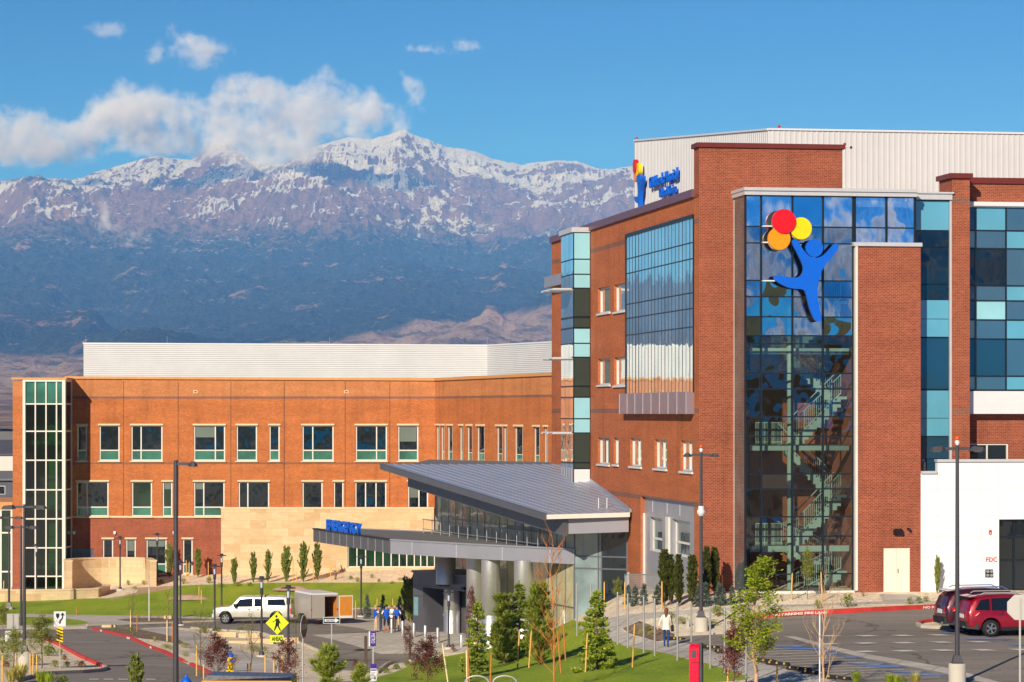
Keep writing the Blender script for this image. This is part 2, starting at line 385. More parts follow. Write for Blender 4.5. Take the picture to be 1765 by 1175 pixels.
# grey recessed entrance panel with two tall windows
FE = FW.off(-.22)
mb = MB(); w1 = rect(FE,1120,1141.5,890.5,949); w2 = rect(FE,1159,1189,897,960,1175)
wall(mb, FE, uE0, uE1, GZ-2, zE, [w1, w2], .35, 0)
for y, x in ((1120,0),(1150,0),(1178,0)): pass
for x in (1125, 1150, 1172): u = FE.u(x); fbox(mb, FE, u-.02, u+.02, w1[3]+.3, zE, 0, .012, 1)
fbox(mb, FE, FE.u(1107), FE.u(1112), GZ-1, w1[3]+.15, 0, .10, 2); fbox(mb, FE, FE.u(1150), FE.u(1155), GZ-1, w1[3]+.15, 0, .10, 2)
mb.build('entrance_panel', [M_GRPAN, M_WHITEMET, M_FRAME], clinic)
for w in (w1, w2): window(clinic, FE, *w, -.2, trans=[w[2]+(w[3]-w[2])*.38], fm=M_FRAME, gm=M_GL_CORNER, fw=.12)
# --- teal corner bay on the west side
pb = FW.p(FW.u(1018), 0); FH = Fr(pb, UX); uh0, uh1 = FH.u(988), FH.u(1018.3)
ph = FH.p(uh0, 0); FHS = Fr(ph, UW); us0 = FHS.u(967); us1 = 0
rows = [(401,446,0),(447,472,0),(473,496,0),(497,545.5,1),(548,564,1),(566,591,0),(592,615,0),(616,665,1),(666.5,684,1),(685,721,0),(722,745.5,0),(746,797,1),(798,807,1),(808,838,2)]
mb = MB(); zt, zb = Z(FH,1000,400), Z(FH,1000,808)
wall(mb, FH, uh0, uh1, Z(FH,1000,850), zt, (), 0, 2, d=-.03); mb.cm = 2
wall(mb, FHS, us0-.02, us1, zb, zt, (), 0, 2, d=-.03)
bk = FHS.p(us0, 0); bkU = Fr(bk, UX)
mb.poly([bkU.p(0, zb), bkU.p(0, zt), bkU.p(2.2, zt), bkU.p(2.2, zb)], 2)
bayw = mb.build('glazed_bay', [M_TEAL1, M_DKPAN, M_DARKFR], clinic)
mb = MB()
for yt, yb_, k in rows:
    fbox(mb, FH, uh0+.06, uh1-.06, Z(FH,1000,yb_)+.02, Z(FH,1000,yt)-.02, -.03, .02, k)
mb.build('bay_panel', [M_TEAL1, M_DKPAN, M_WHITEMET], clinic)
mb = MB(); g = MB()
for yt, yb_, k in rows[:-1]:
    z0, z1 = Z(FH,1000,yb_), Z(FH,1000,yt)
    for i in range(3):
        x0 = us0 + (us1-us0)*i/3; x1 = us0 + (us1-us0)*(i+1)/3
        t = random.uniform(-.004,.004); g.poly([FHS.p(x0+.03,z0+.02,t), FHS.p(x1-.03,z0+.02,-t), FHS.p(x1-.03,z1-.02,-t), FHS.p(x0+.03,z1-.02,t)])
g.build('bay_glass', M_GL_BLUE, clinic)
fbox(mb, FHS, us0, us1-.04, Z(FH,1000,838), Z(FH,1000,806), -.03, .02, 0)
for i in range(5): x = us0+(us1-us0)*(i+.5)/5; fbox(mb, FHS, x-.02, x+.02, Z(FH,1000,838), Z(FH,1000,806), .02, .03, 1)
mb.build('bay_base', [M_GRPAN, M_WHITEMET], clinic)
mb = MB(); zc2 = Z(FH,1000,391.5)
c0 = FH.p(uh0-.12, 0, .12); c1 = FH.p(uh1, 0, .12); c2 = FH.p(uh1, 0, -5); c3 = bkU.p(-.12, 0, -.1)
mb.hexa([(q[0],q[1],zt) for q in (c0,c1,c2,c3)], [(q[0],q[1],zc2) for q in (c0,c1,c2,c3)])
mb.build('bay_coping', M_COP_W, clinic)
for y in (496, 615, 744):                           # sun shades standing out from the bay's glazed side
    mb = MB(); z = Z(FH, 1000, y+2)
    for k in range(7): fbox(mb, FHS, us0-.1+.001*k, us1, z-.02, z+.05, .08+k*.16, .17+k*.16)
    for x in (us0, (us0+us1)/2, us1-.1): fbox(mb, FHS, x, x+.05, z-.06, z-.02, 0, 1.2)
    mb.build('sun_shade', M_WHITEMET, clinic)
# small balcony tray behind the bay
mb = MB(); u9 = FW.u(958); z = Z(FW, 958, 492)
fbox(mb, FW, uL+.2, uL+6, z-.1, z+.55, .0, .5); mb.build('ledge', M_GRPAN, clinic)
# --- tower front + top
zT = Z(FA, 1320, 255); zB = Z(FB, 1300, 336)
ut1 = FA.u(1452); uj = FA.u(1266)
mb = MB(); hband = [Z(FA,1230,y) for y in (415, 800)]
wall(mb, FA, 0, uj+.5, GZ, zT, (), 0, 0); wall(mb, FA, uj+.5, ut1, zB-1.5, zT, (), 0, 0)
for z in hband: fbox(mb, FA, 0, uj, z-.08, z+.08, 0, .015, 0)
wall(mb, Fr(FA.p(0,0,-1.1)[:2], UW), 0, 1.1, zc-.2, zT, (), 0, 0)
q = Fr(FA.p(ut1,0,0)[:2], (-UW[0], -UW[1])); wall(mb, q, 0, 1.1, zB-1.5, zT, (), 0, 0)
q = Fr(FA.p(ut1,0,-1.1)[:2], (-UX[0], -UX[1])); wall(mb, q, 0, ut1, zc-1, zT, (), 0, 0)

mb.poly([FA.p(0,zT-.3,0), FA.p(ut1,zT-.3,0), FA.p(ut1,zT-.1,-1.1), FA.p(0,zT-.1,-1.1)], 0)
mb.build('tower_wall', M_BR_R, clinic)
mb = MB(); fbox(mb, FA, -.12, ut1+.12, zT, zT+.22, -1.2, .12); mb.build('tower_coping', M_COP_R, clinic)
# --- glazed stair box
ub0, ub1, ub2 = FB.u(1285), FB.u(1472), FB.u(1577)
z0g = Z(FB, 1300, 1019); vert = [1285,1312,1366,1418.5,1470.5]; hor = [338,390,418.5,483,511,545.6,578,592,643,670,718,752,817,843,891,925,990,1019]
mb = MB()
for x in vert: u = FB.u(x); fbox(mb, FB, u-.045, u+.045, z0g, zB, -.10, .03)
for y in hor[1:-1]: z = Z(FB,1300,y); fbox(mb, FB, ub0, ub1, z-.032, z+.032, -.08, .02)
for x in (1473.5,1528,1577): u = FB.u(x); fbox(mb, FB, u-.05, u+.05, Z(FB,1300,420), zB, -.10, .031)
for y in (390,418.5): z = Z(FB,1300,y); fbox(mb, FB, ub1, ub2, z-.032, z+.032, -.08, .02)
cw = mb.build('stair_curtain_wall', M_DARKFR, clinic)
g = MB(); random.seed(5); zz = [Z(FB,1300,y) for y in hor]; uu = [FB.u(x) for x in vert]
for x0, x1 in zip(uu, uu[1:]):
    for k, (zt_, zb_) in enumerate(zip(zz, zz[1:])):
        t = random.uniform(-.010,.010); s = random.uniform(-.010,.010)
        g.poly([FB.p(x0,zb_,-.03+s), FB.p(x1,zb_,-.03-t), FB.p(x1,zt_,-.03-s), FB.p(x0,zt_,-.03+t)], 1 if k < 1 else (2 if k < 6 else 0))
uu = [FB.u(x) for x in (1473.5,1528,1577)]
for x0, x1 in zip(uu, uu[1:]):
    for zt_, zb_ in zip(zz[:2], zz[1:3]):
        t = random.uniform(-.010,.010); g.poly([FB.p(x0,zb_,-.03+t), FB.p(x1,zb_,-.03-t), FB.p(x1,zt_,-.03-t), FB.p(x0,zt_,-.03+t)], 1)
M_GL_UP = glass_clear('upper_stair_glass', tint=(.5,.66,.72), refl=.82, wav=.045, scale=.55)
M_GL_MID = glass_clear('middle_stair_glass', tint=(.72,.80,.74), refl=.46, wav=.06, scale=.55)
g.build('stair_glass', [M_GL_CLEAR, M_GL_UP, M_GL_MID], cw)
# left cheek of the box, reflecting the brick beside it
FC = Fr(FB.p(ub0, 0)[:2], UW); mb = MB()
g = MB(); g.poly([FC.p(-2.3,z0g,0), FC.p(-.05,z0g,0), FC.p(-.05,zB,0), FC.p(-2.3,zB,0)]); g.build('cheek_glass', M_GL_CORNER, clinic)
fbox(mb, FA, FA.u(1264.5), FA.u(1267.5), z0g, zB, 0, .08); fbox(mb, FB, ub1-.02, ub1+.10, z0g, Z(FB,1480,424), -.2, .32)
fbox(mb, FB, ub0-.05, ub1, z0g-.14, z0g, -.15, .12)
mb.build('white_trim', M_FRAME, clinic)
# coping of the stair box
mb = MB(); zB2 = Z(FB,1300,325)
fbox(mb, FB, ub0-.10, ub2+.05, zB, zB2, -2.6, .22); fbox(mb, FB, ub0-.14, ub2+.05, zB2-.10, zB2+.05, -2.6, .30)
mb.build('stair_coping', M_COP_W, clinic)
# brick pier with the door
FP = FB.off(.25); up0, up1 = FP.u(1474), FP.u(1587); zP = Z(FP,1500,424); zg = Z(FP,1500,1022)
door = (FP.u(1522.5), FP.u(1568.5), zg, Z(FP,1540,944))
mb = MB(); wall(mb, FP, up0, up1, zg-1, zP, [door], .12, 0)
q = Fr(FP.p(up1,0)[:2], (-UW[0],-UW[1])); wall(mb, q, 0, 2.5, zg-1, zP, (), 0, 0); q = Fr(FP.p(up0,0,-.5)[:2], UW); wall(mb, q, 0, .5, zg-1, zP, (), 0, 0)
for y in (518, 677, 850): z = Z(FP,1500,y); fbox(mb, FP, up0, up1, z-.08, z+.08, 0, .014, 0)
mb.build('brick_pier', M_BR_R, clinic)
mb = MB(); fbox(mb, FP, up0-.1, up1+.05, zP, zP+.18, -2, .1); mb.build('pier_coping', M_COP_W, clinic)
mb = MB(); um = (door[0]+door[1])/2
fbox(mb, FP, door[0], um-.005, door[2]+.02, door[3], -.10, -.05); fbox(mb, FP, um+.005, door[1], door[2]+.02, door[3], -.10, -.05)
dr = mb.build('door', M_DOOR, clinic)
mb = MB(); fbox(mb, FP, um+.05, um+.09, door[2]+.95, door[2]+1.15, -.05, .0); mb.build('handle', M_STEEL, dr)
mb = MB(); u = FP.u(1540); z = Z(FP,1540,917); fbox(mb, FP, u-.02, u+.42, z-.1, z+.12, 0, .22)
fbox(mb, FP, u+.02, u+.38, z+.12, z+.16, 0, .18); mb.build('wall_lamp', M_BLACK, clinic)
mb = MB(); u = FP.u(1565); z = Z(FP,1565,911); fbox(mb, FP, u-.06, u+.06, z-.04, z+.04, 0, .12); mb.ball(FP.p(u+.05,z-.05,.14), .07); mb.build('wall_camera', M_BLACK, clinic)
# interior of the stair box
FI = FB.off(-5.0); zfl = [Z(FB.off(-.9),1400,y) for y in (1030, 940, 766, 600, 436)]
mb = MB(); wall(mb, FI, FI.u(1284)-1, FI.u(1480), z0g-1, zB, (), 0, lambda z: 0 if z > Z(FI,1400,640) else 1, zs=(Z(FI,1400,640),))
fbox(mb, FB, ub1+.12, ub1+.2, z0g-1, zB, -5, -.35, 1); fbox(mb, FB, ub0+.1, ub1, zB-.05, zB, -5, -.2, 0)
fbox(mb, FB, ub0+.1, ub1, z0g-.5, z0g-.02, -5, -.2, 2)
mb.build('stair_interior', [M_YWALL, M_BWALL, M_CONC], clinic)
um = FB.u(1369); ue = FB.u(1462)
for i, zf in enumerate(zfl[1:4]):
    mb = MB(); fbox(mb, FB, ub0+.4, ub1-.02, zf-.28, zf, -1.0, -.75); fbox(mb, FB, ub0+.4, um-.2, zf-.12, zf-.01, -4.6, -1.0)
    mb.build('floor_beam', M_STGREEN, clinic)
mb = MB(); mb.tube([FB.p(um,z0g,-.85), FB.p(um,zB,-.85)], .13, 10); mb.build('steel_column', M_STGREEN, clinic)
mb = MB(); mb.tube([FB.p(FB.u(1304),z0g,-2), FB.p(FB.u(1304),zB-2,-2)], .2, 10); mb.build('standpipe', M_DARKFR, clinic)
def flight(ua, za, ubb, zb_, d0, d1):
    """one stair flight: treads, stringer, rails"""
    mb = MB(); n = 12; du = (ubb-ua)/n; dz = (zb_-za)/n
    for i in range(n):
        lo, hi = sorted((ua+du*i, ua+du*(i+1))); zz_ = max(za+dz*i, za+dz*(i+1))
        fbox(mb, FB, lo, hi, zz_-.34-abs(dz), zz_, d0, d0+.05, 0)
        fbox(mb, FB, lo, hi, zz_-.05, zz_, d1, d0, 0)
    r = MB()
    for h in (1.05, .15): r.tube([FB.p(ua,za+h,d0), FB.p(ubb,zb_+h,d0)], .03, 5)
    r.tube([FB.p(ua,za+1.05,d1), FB.p(ubb,zb_+1.05,d1)], .03, 5)
    for i in range(25):
        t = i/24; r.tube([FB.p(ua+(ubb-ua)*t, za+(zb_-za)*t+.1, d0), FB.p(ua+(ubb-ua)*t, za+(zb_-za)*t+1.05, d0)], .012 if i % 6 else .028, 4)
    f = mb.build('stair_flight', M_STGREEN, clinic); r.build('railing', M_STGREEN, f)
levels = [zfl[0]] + zfl[1:4] + [zfl[4]]
for lo, hi in zip(levels, levels[1:]):
    mid = (lo+hi)/2
    flight(um+.25, lo, ue, mid, -1.3, -2.5); flight(ue, mid, um+.25, hi, -2.9, -4.1)
    mb = MB(); fbox(mb, FB, ue, ub1, mid-.14, mid, -4.2, -1.2); mb.build('half_landing', M_STGREEN, clinic)
for zf in levels[1:]:
    r = MB()
    for h in (1.05,.12): r.tube([FB.p(ub0+.8,zf+h,-1.2), FB.p(um-.3,zf+h,-1.2)], .028, 5)
    for i in range(19): u = ub0+.8+(um-1.1-ub0)*i/18; r.tube([FB.p(u,zf+.02,-1.2), FB.p(u,zf+1.05,-1.2)], .012 if i % 6 else .028, 4)
    r.build('landing_railing', M_STGREEN, clinic)
# --- teal strip right of the pier
FD = FB.off(-.8); ud0, ud1 = FD.u(1570), FD.u(1638)
mb = MB(); zD = Z(FD,1600,344); wall(mb, FD, ud0, ud1, Z(FD,1600,830), zD, (), 0, 0, d=-.04); mb.build('teal_strip', M_DARKFR, clinic)
rows = [(346,396,0),(397,425,4),(427,489,4),(491,516,4),(517,549,1),(550,580,1),(583,670,3),(673,720,1),(721,751,1),(753,790,3),(791,818,3)]
mb = MB()
for k, (a_, b_, m) in enumerate(rows):
    t = random.uniform(-.008,.008); z1, z0 = Z(FD,1600,a_), Z(FD,1600,b_)
    mb.poly([FD.p(ud0,z0,t), FD.p(ud1-.08,z0,-t), FD.p(ud1-.08,z1,-t), FD.p(ud0,z1,t)], m)
mb.build('strip_glass', [M_TEAL2, M_TEAL2, M_TEAL3, M_TEAL4, M_GL_DARK], clinic)
mb = MB(); fbox(mb, FD, ud0, ud1+.04, zD, Z(FD,1600,334), -2, .2); fbox(mb, FD, ud0, ud1+.10, Z(FD,1600,334), Z(FD,1600,331), -2, .28)
fbox(mb, FD, ud1-.06, ud1+.05, Z(FD,1600,830), zD, -.1, .10)
mb.build('strip_coping', M_COP_W, clinic)
# --- tall narrow brick fin
FF_ = FD.off(.15); uf0, uf1 = FF_.u(1641), FF_.u(1671.5); zF = Z(FF_,1650,307)
mb = MB(); wall(mb, FF_, uf0, uf1, Z(FF_,1650,830), zF, (), 0, lambda z: 1 if abs(z-Z(FF_,1650,345)) < .12 or abs(z-Z(FF_,1650,709)) < .12 else 0,
     zs=tuple(Z(FF_,1650,y)+s for y in (345,709) for s in (-.12,.12)))
q = Fr(FF_.p(uf0,0,-2.0)[:2], UW); wall(mb, q, 0, 2.0, Z(FF_,1650,830), zF, (), 0, 0)
q = Fr(FF_.p(uf1,0)[:2], (-UW[0],-UW[1])); wall(mb, q, 0, 3, Z(FF_,1650,830), zF, (), 0, 0)
mb.build('brick_fin', [M_BR_R, M_BR_D], clinic)
mb = MB(); fbox(mb, FF_, uf0-.14, uf1+.12, zF, zF+.24, -2.1, .14); mb.build('fin_coping', M_COP_R, clinic)
# --- chequered glass wall at the right
FG = FF_.off(-1.3); ug0, ug1 = FG.u(1664), FG.u(1900)
mb = MB(); zt_, zb_ = Z(FG,1700,316), Z(FG,1700,830); win = (FG.u(1660), FG.u(1738), Z(FG,1700,796), Z(FG,1700,764))
wall(mb, FG, ug0, ug1, zb_, zt_, [win], .2, 0, zs=(Z(FG,1700,350), Z(FG,1700,713))); mb.build('brick_wall', M_BR_R, clinic)
mb = MB(); fbox(mb, FG, ug0, ug1, zt_, Z(FG,1700,306), -.4, .12); mb.build('wall_coping', M_COP_R, clinic)
mb = MB(); fbox(mb, FG, ug0, ug1, Z(FG,1700,356), Z(FG,1700,349), 0, .55); fbox(mb, FG, ug0, ug1, Z(FG,1700,358), Z(FG,1700,356), 0, .45)
mb.build('sill_band', M_WHITEMET, clinic); mb = MB(); fbox(mb, FG, ug0+.02, ug1, Z(FG,1700,713), Z(FG,1700,674), 0, .6)
mb.build('white_band', M_WHITEMET, clinic)
mb = MB(); FG2 = FG.off(.35); ys = [358,397,428,492,518,551,584,648,672]; xs = [1664,1682,1734,1786,1838,1890]
for x in xs: u = FG2.u(x); fbox(mb, FG2, u-.035, u+.035, Z(FG2,1700,674), Z(FG2,1700,357), -.3, .01)
for y in ys[1:]: z = Z(FG2,1700,y); fbox(mb, FG2, ug0, ug1, z-.03, z+.03, -.3, .008)
gw = mb.build('chequer_curtain_wall', M_DARKFR, clinic)
chk = [[3,0,2,0,3],[1,2,0,2,0],[4,4,2,1,2],[3,2,0,3,0],[3,1,2,0,1],[1,2,0,2,0],[3,3,2,1,3],[1,2,0,2,0]]
g = MB()
for k in range(8):
    for j in range(5):
        x0, x1 = FG2.u(xs[j]), FG2.u(xs[j+1]); z1, z0 = Z(FG2,1700,ys[k]), Z(FG2,1700,ys[k+1]); t = random.uniform(-.01,.01)
        g.poly([FG2.p(x0,z0,t-.03), FG2.p(x1,z0,-t-.03), FG2.p(x1,z1,-t-.03), FG2.p(x0,z1,t-.03)], chk[k][j])
g.build('pane', [M_TEAL2, M_TEAL1, M_TEAL3, M_TEAL4, M_GL_DARK], gw)
window(clinic, FG, *win, -.1, mull=[FG.u(1702)], fm=M_FRAME, gm=M_GL_DARK, fw=.08)
# --- white rendered wing
FV = FP.off(.05); uv0, uv1, uvs = FV.u(1587.3), FV.u(1900), FV.u(1616)
zV, zVs, zVg = Z(FV,1600,796), Z(FV,1600,816), Z(FV,1600,1021)
gate = (FV.u(1722), FV.u(1880), zVg, Z(FV,1722,895))
mb = MB(); wall(mb, FV, uvs, uv1, zVg-1, zV, [gate], .35, 0); wall(mb, FV, uv0, uvs, zVg-1, zVs, (), 0, 0)
q = Fr(FV.p(uvs,0,-.35)[:2], UW); wall(mb, q, 0, .35, zVs, zV, (), 0, 0); mb.poly([FV.p(uvs,zV-.1,0), FV.p(uv1,zV-.1,0), FV.p(uv1,zV-.1,-.35), FV.p(uvs,zV-.1,-.35)])
mb.poly([FV.p(uv0,zVs,0), FV.p(uvs,zVs,0), FV.p(uvs,zVs,-.35), FV.p(uv0,zVs,-.35)])
q = Fr(FV.p(uv0,0,-3)[:2], UW); wall(mb, q, 0, 3, zVg-1, zVs, (), 0, 0)
mb.build('white_wing', M_WHITE, clinic)
mb = MB()
for y in (843, 889, 925, 960, 992): z = Z(FV,1600,y); fbox(mb, FV, uv0+.01, gate[0]-.01 if y > 893 else uv1, z-.008, z+.008, -.01, .004)
for x in (1616,1652,1690,1722,1760): u = FV.u(x); fbox(mb, FV, u-.008, u+.008, zVg if x < 1715 else gate[3]+.02, zV-.01, -.01, .0045)
mb.build('panel_joint', M_JOINT, clinic)
mb = MB(); fbox(mb, FV, uvs-.05, uv1, zV, Z(FV,1600,791.5), -.35, .10); fbox(mb, FV, uv0-.0, uvs-.05, zVs, zVs+.12, -.35, .10); mb.build('wing_coping', M_COP_W, clinic)
window(clinic, FV, *gate, -.30, mull=[FV.u(x) for x in (1751,1790,1830)], trans=[gate[2]+1.5, gate[3]-.85], fm=M_DARKFR, gm=M_GL_DARK, fw=.10)
mb = MB(); u = FV.u(1706.5); z = Z(FV,1706,917); fbox(mb, FV, u-.06, u+.06, z-.1, z+.1, 0, .06, 0); fbox(mb, FV, u-.03, u+.03, z-.07, z-.01, .06, .08, 1)
mb.build('fire_alarm_strobe', [M_RED, M_WHITEMET], clinic)
mb = MB(); u = FV.u(1704.7); z = Z(FV,1704,988); fbox(mb, FV, u-.19, u+.19, z-.19, z+.19, 0, .03, 0)
for a_ in (-.09,.09):
    for b_ in (-.09,.09): mb.M = Matrix.Identity(4); mb.tube([FV.p(u+a_,z+b_,.03), FV.p(u+a_,z+b_,.12)], .07, 10, 1)
mb.build('hose_connection', [M_BLACK, M_STEEL], clinic)
# --- metal clad penthouse: west side runs back parallel to the west facade, its eave rising away from the camera
HP = (HY-224)/F*152.0; v = Vector((-math.sin(A9), math.cos(A9))); uu_ = Vector(UX)
pn = ray(1325, HY, 152.0).xy; FPw = Fr(pn, UW); uf = FPw.u(1093.5); pf = pn + Vector(UW)*uf; pr_ = pn + uu_*20
zt_, zb_ = CZ+HP, zc-.5; ztf = Z(FPw, 1093.5, 243.5)
def zpent(u): return zt_ + (ztf-zt_)*(u/uf)
mb = MB()
def ribbed(mb, p, q, z0, za, zb, pitch, dep, m=0):
    L = (q-p).length; n = max(1, int(round(L/pitch))); U = (q-p)/L; N = Vector((U.y,-U.x)); pr = []; s = L/n
    for i in range(n):
        b = L*i/n; pr += [(b,0), (b+s*.62,0), (b+s*.70,dep), (b+s*.92,dep)]
    pr.append((L,0))
    for (a, da), (b, db) in zip(pr, pr[1:]):
        A, B = p+U*a+N*da, p+U*b+N*db; mb.poly([(A.x,A.y,z0),(B.x,B.y,z0),(B.x,B.y,za+(zb-za)*b/L),(A.x,A.y,za+(zb-za)*a/L)], m)
ribbed(mb, pf, pn, zb_, ztf, zt_, .42, .035); ribbed(mb, pn, pr_, zb_, zt_, zt_, .30, .035)
bk1 = pf + uu_*20
ribbed(mb, pr_, bk1, zb_, zt_, ztf, .42, .035); ribbed(mb, bk1, pf, zb_, ztf, ztf, .42, .035)
mb.poly([(pf.x,pf.y,ztf-.03),(pn.x,pn.y,zt_-.03),(pr_.x,pr_.y,zt_-.03),(bk1.x,bk1.y,ztf-.03)])
pent = mb.build('metal_penthouse', M_LTMET, clinic)
mb = MB(); f = Fr(pn, UX); fbox(mb, f, -.05, 20, zt_, zt_+.10, -.3, .09)
lo = [FPw.p(uf,ztf,.09), FPw.p(-.05,zt_,.09), FPw.p(-.05,zt_,-.3), FPw.p(uf,ztf,-.3)]; mb.hexa(lo, [(x,y,z+.10) for x,y,z in lo])
mb.build('penthouse_coping', M_WHITEMET, clinic)
# roof slab and far walls
o_ = Vector(R0)
c = [o_, o_ + uu_*34, o_ + uu_*34 + v*49, o_ + uu_*5.6 + v*49, o_ + uu_*5.6 + v*38.6, o_ + v*38.6]
mb = MB(); mb.poly([(q.x,q.y,zc-.5) for q in (o_+v*1.0, o_+v*1.0+uu_*34, c[2], c[3], c[4], c[5])])
for p, q in ((c[1],c[2]),(c[2],c[3]),(c[3],c[4]),(c[4],c[5])): mb.poly([(p.x,p.y,0),(q.x,q.y,0),(q.x,q.y,zc),(p.x,p.y,zc)])
mb.build('roof_slab', M_BR_R, clinic)
# --- figure with balloons
def disc(mb, fr, u, z, r, d0, d1, m, rim=None):
    n = 40; ps = [(u+r*math.cos(2*math.pi*k/n), z+r*math.sin(2*math.pi*k/n)) for k in range(n)]
    mb.hexa([fr.p(a,b,d0) for a, b in ps], [fr.p(a,b,d1) for a, b in ps], m)
FIG = [(250,410),(258,398),(272,393),(288,396),(302,415),(320,450),(336,474),(360,500),(385,517),(420,525),(455,518),(490,496),(530,455),(555,427),(568,420),(582,423),(589,436),(586,455),(570,480),(520,540),(480,585),(455,640),(440,700),(433,760),(440,830),(455,900),(466,945),(461,962),(448,970),(430,969),(412,955),(385,895),(365,820),(345,742),(300,742),(240,738),(180,715),(140,690),(124,672),(122,658),(132,649),(150,648),(240,662),(285,664),(312,654),(330,630),(337,595),(325,560),(300,510),(270,455),(254,425)]
def inflate(P):
    C = P[:]; out = []
    for i in range(len(C)):
        a, b, c_ = C[i-1], C[i], C[(i+1) % len(C)]; out += [((a[0]+6*b[0]+c_[0])/8, (a[1]+6*b[1]+c_[1])/8), ((b[0]+c_[0])/2, (b[1]+c_[1])/2)]
    return out
def figure(fr, u0, z0, sc, d, parent, dep=.22):
    """u0,z0 = middle of the head; sc metres per traced unit"""
    root = MB()
    P = [(u0+(x-413)*sc, z0-(y-455)*sc) for x, y in inflate(FIG)]
    root.hexa([fr.p(a,b,d) for a, b in P[::-1]], [fr.p(a,b,d+dep) for a, b in P[::-1]], 0)
    disc(root, fr, u0, z0, 62*sc, d, d+dep, 0)
    o = root.build('dancing_figure', M_BLUE, parent)
    for (x, y, r, mt, dd) in ((191,270,85,M_REDB,.09),(316,318,77,M_YEL,.0),(160,390,79,M_ORG,.0)):
        m = MB(); disc(m, fr, u0+(x-413)*sc, z0-(y-455)*sc, r*sc, d+dd, d+dd+dep, 0); disc(m, fr, u0+(x-413)*sc+.02, z0-(y-455)*sc-.02, r*sc*1.03, d+dd-.02, d+dd, 1); m.build('balloon', [mt, M_WHITEMET], parent)
    return o
k = 1/4.194; head = (1300+413*k, 320+455*k)
u0, z0 = FB.uz(*head); sc = (FB.u(1400)-FB.u(1300))/(100*4.194)
figure(FB, u0, z0, sc, .35, clinic)
mb = MB()
for x, y in ((1316,390),(1316,418),(1316,484)): u, z = FB.uz(x,y); fbox(mb, FB, u-.1, u+.5, z-.03, z+.03, .05, .32)
mb.build('sign_bracket', M_WHITEMET, clinic)
FPn = FPw.off(.1)
figure(FPn, FPn.u(1110.5), Z(FPn,1111,309), sc*.74, .10, clinic, .24)
# --- raised letters
def text(fr, s, u, z, size, d, dep, mat, parent=None, name='lettering', align='LEFT', bold=0, sx=1.0, fit=None):
    cu = bpy.data.curves.new(name, 'FONT'); cu.body = s; cu.size = size; cu.extrude = dep/2; cu.align_x = align; cu.offset = bold; cu.resolution_u = 3
    t = bpy.data.objects.new('tmp', cu); COL.objects.link(t); dg = bpy.context.evaluated_depsgraph_get(); me = bpy.data.meshes.new_from_object(t.evaluated_get(dg)); bpy.data.objects.remove(t)
    U, N = fr.U, fr.N
    if fit: xs_ = [v_.co.x for v_ in me.vertices]; sx = fit/(max(xs_)-min(xs_))
    M = Matrix(((U.x*sx,0,N.x,0),(U.y*sx,0,N.y,0),(0,1,0,0),(0,0,0,1))); q = fr.p(u, z, d+dep/2); M.translation = Vector(q)
    me.transform(M); me.materials.clear(); me.materials.append(mat); me.name = name
    o = bpy.data.objects.new(name, me); COL.objects.link(o)
    if parent is not None:
        o.parent = parent
        if _build.world and parent.parent is None and parent.type == 'EMPTY': o.matrix_parent_inverse = (Matrix.Translation(parent.location) @ Matrix.Rotation(parent.rotation_euler.z, 4, 'Z')).inverted()
    return o
FPs = FPw.off(.12)
o = text(FPs, "Children's Hospital", FPs.u(1122), Z(FPs,1122,325), 1.0, .02, .14, M_BLUE, clinic, bold=.0, fit=FPs.u(1170)-FPs.u(1122)); o.name = 'roof_lettering'
o = text(FPs, "Colorado Springs", FPs.u(1139)+.1, Z(FPs,1139,341), .8, .02, .14, M_BLUE, clinic, bold=.0, fit=FPs.u(1168)-FPs.u(1140)); o.name = 'roof_lettering'
text(FV, "FDC", FV.u(1699), Z(FV,1700,968), .30, .0, .02, M_RED, clinic, bold=.004)
def roof_camera(px, py, Y, lab):
    p = ray(px, py, Y); mb = MB(); mb.tube([(p.x,p.y,p.z-.35),(p.x,p.y,p.z)], .03, 6, 0); mb.ball((p.x,p.y,p.z+.04), .08, 8, 6, 1); mb.tube([(p.x+.02,p.y,p.z-.1),(p.x+.3,p.y,p.z-.13)], .03, 6, 0); mb.ball((p.x+.32,p.y,p.z-.13), .07, 8, 6, 2)
    o = mb.build('roof_beacon', [M_WHITEMET, M_RED, M_DARKFR], clinic)
for a_ in ((1343,219,152.5,''),(1205,249.5,139.6,''),(1456,249.5,147.,''),(1097,238.5,186,'')): roof_camera(*a_)
# ---------------------------------------------------------------- left building (hospital)
YL = 227.0
FL = Fr((0, YL), (1, 0))
hosp = empty('hospital_building', (-20, YL, 0), 0, 'long three storey orange brick hospital with pale metal penthouse and buff stone base', 'building')
def zl(y): return CZ + (HY-y)/F*YL
def xl(px): return (px-CX)/F*YL
r1 = [(133,150,()),(171,206,()),(226,280,(243,)),(334,388,(371,)),(407.5,443,()),(464,482,()),(521,575,(539,)),(613,667,(649,)),(686,721,())]
r2 = [(132,187,(150,),1),(227,262,(),1),(280,297,(),1),(334,387,(351,),1),(411,464,(427,),0),(521,556,(),0),(575,592,(),0),(612,666,(630,648),0),(703,738,(722,),0)]
r3 = [(177,195),(217,234),(252,287),(315,332)]
ops = []; todo = []
for a, b, m in r1: o = (xl(a), xl(b), zl(794), zl(733)); ops.append(o); todo.append((o, [xl(x) for x in m], [zl(776)], M_GL_DARK, M_GL_SPAN))
for a, b, m, t in r2:
    o = (xl(a), xl(b), zl(890), zl(830)); ops.append(o); todo.append((o, [xl(x) for x in m], [zl(874)] if t else [], M_GL_GREEN if b-a < 40 and a < 300 else M_GL_DARK, M_GL_SPAN))
for a, b in r3: o = (xl(a), xl(b), zl(989), zl(929)); ops.append(o); todo.append((o, [], [zl(972)], M_GL_DARK, M_GL_SPAN))
louv = (xl(123), xl(162), zl(963), zl(945)); ops.append(louv)
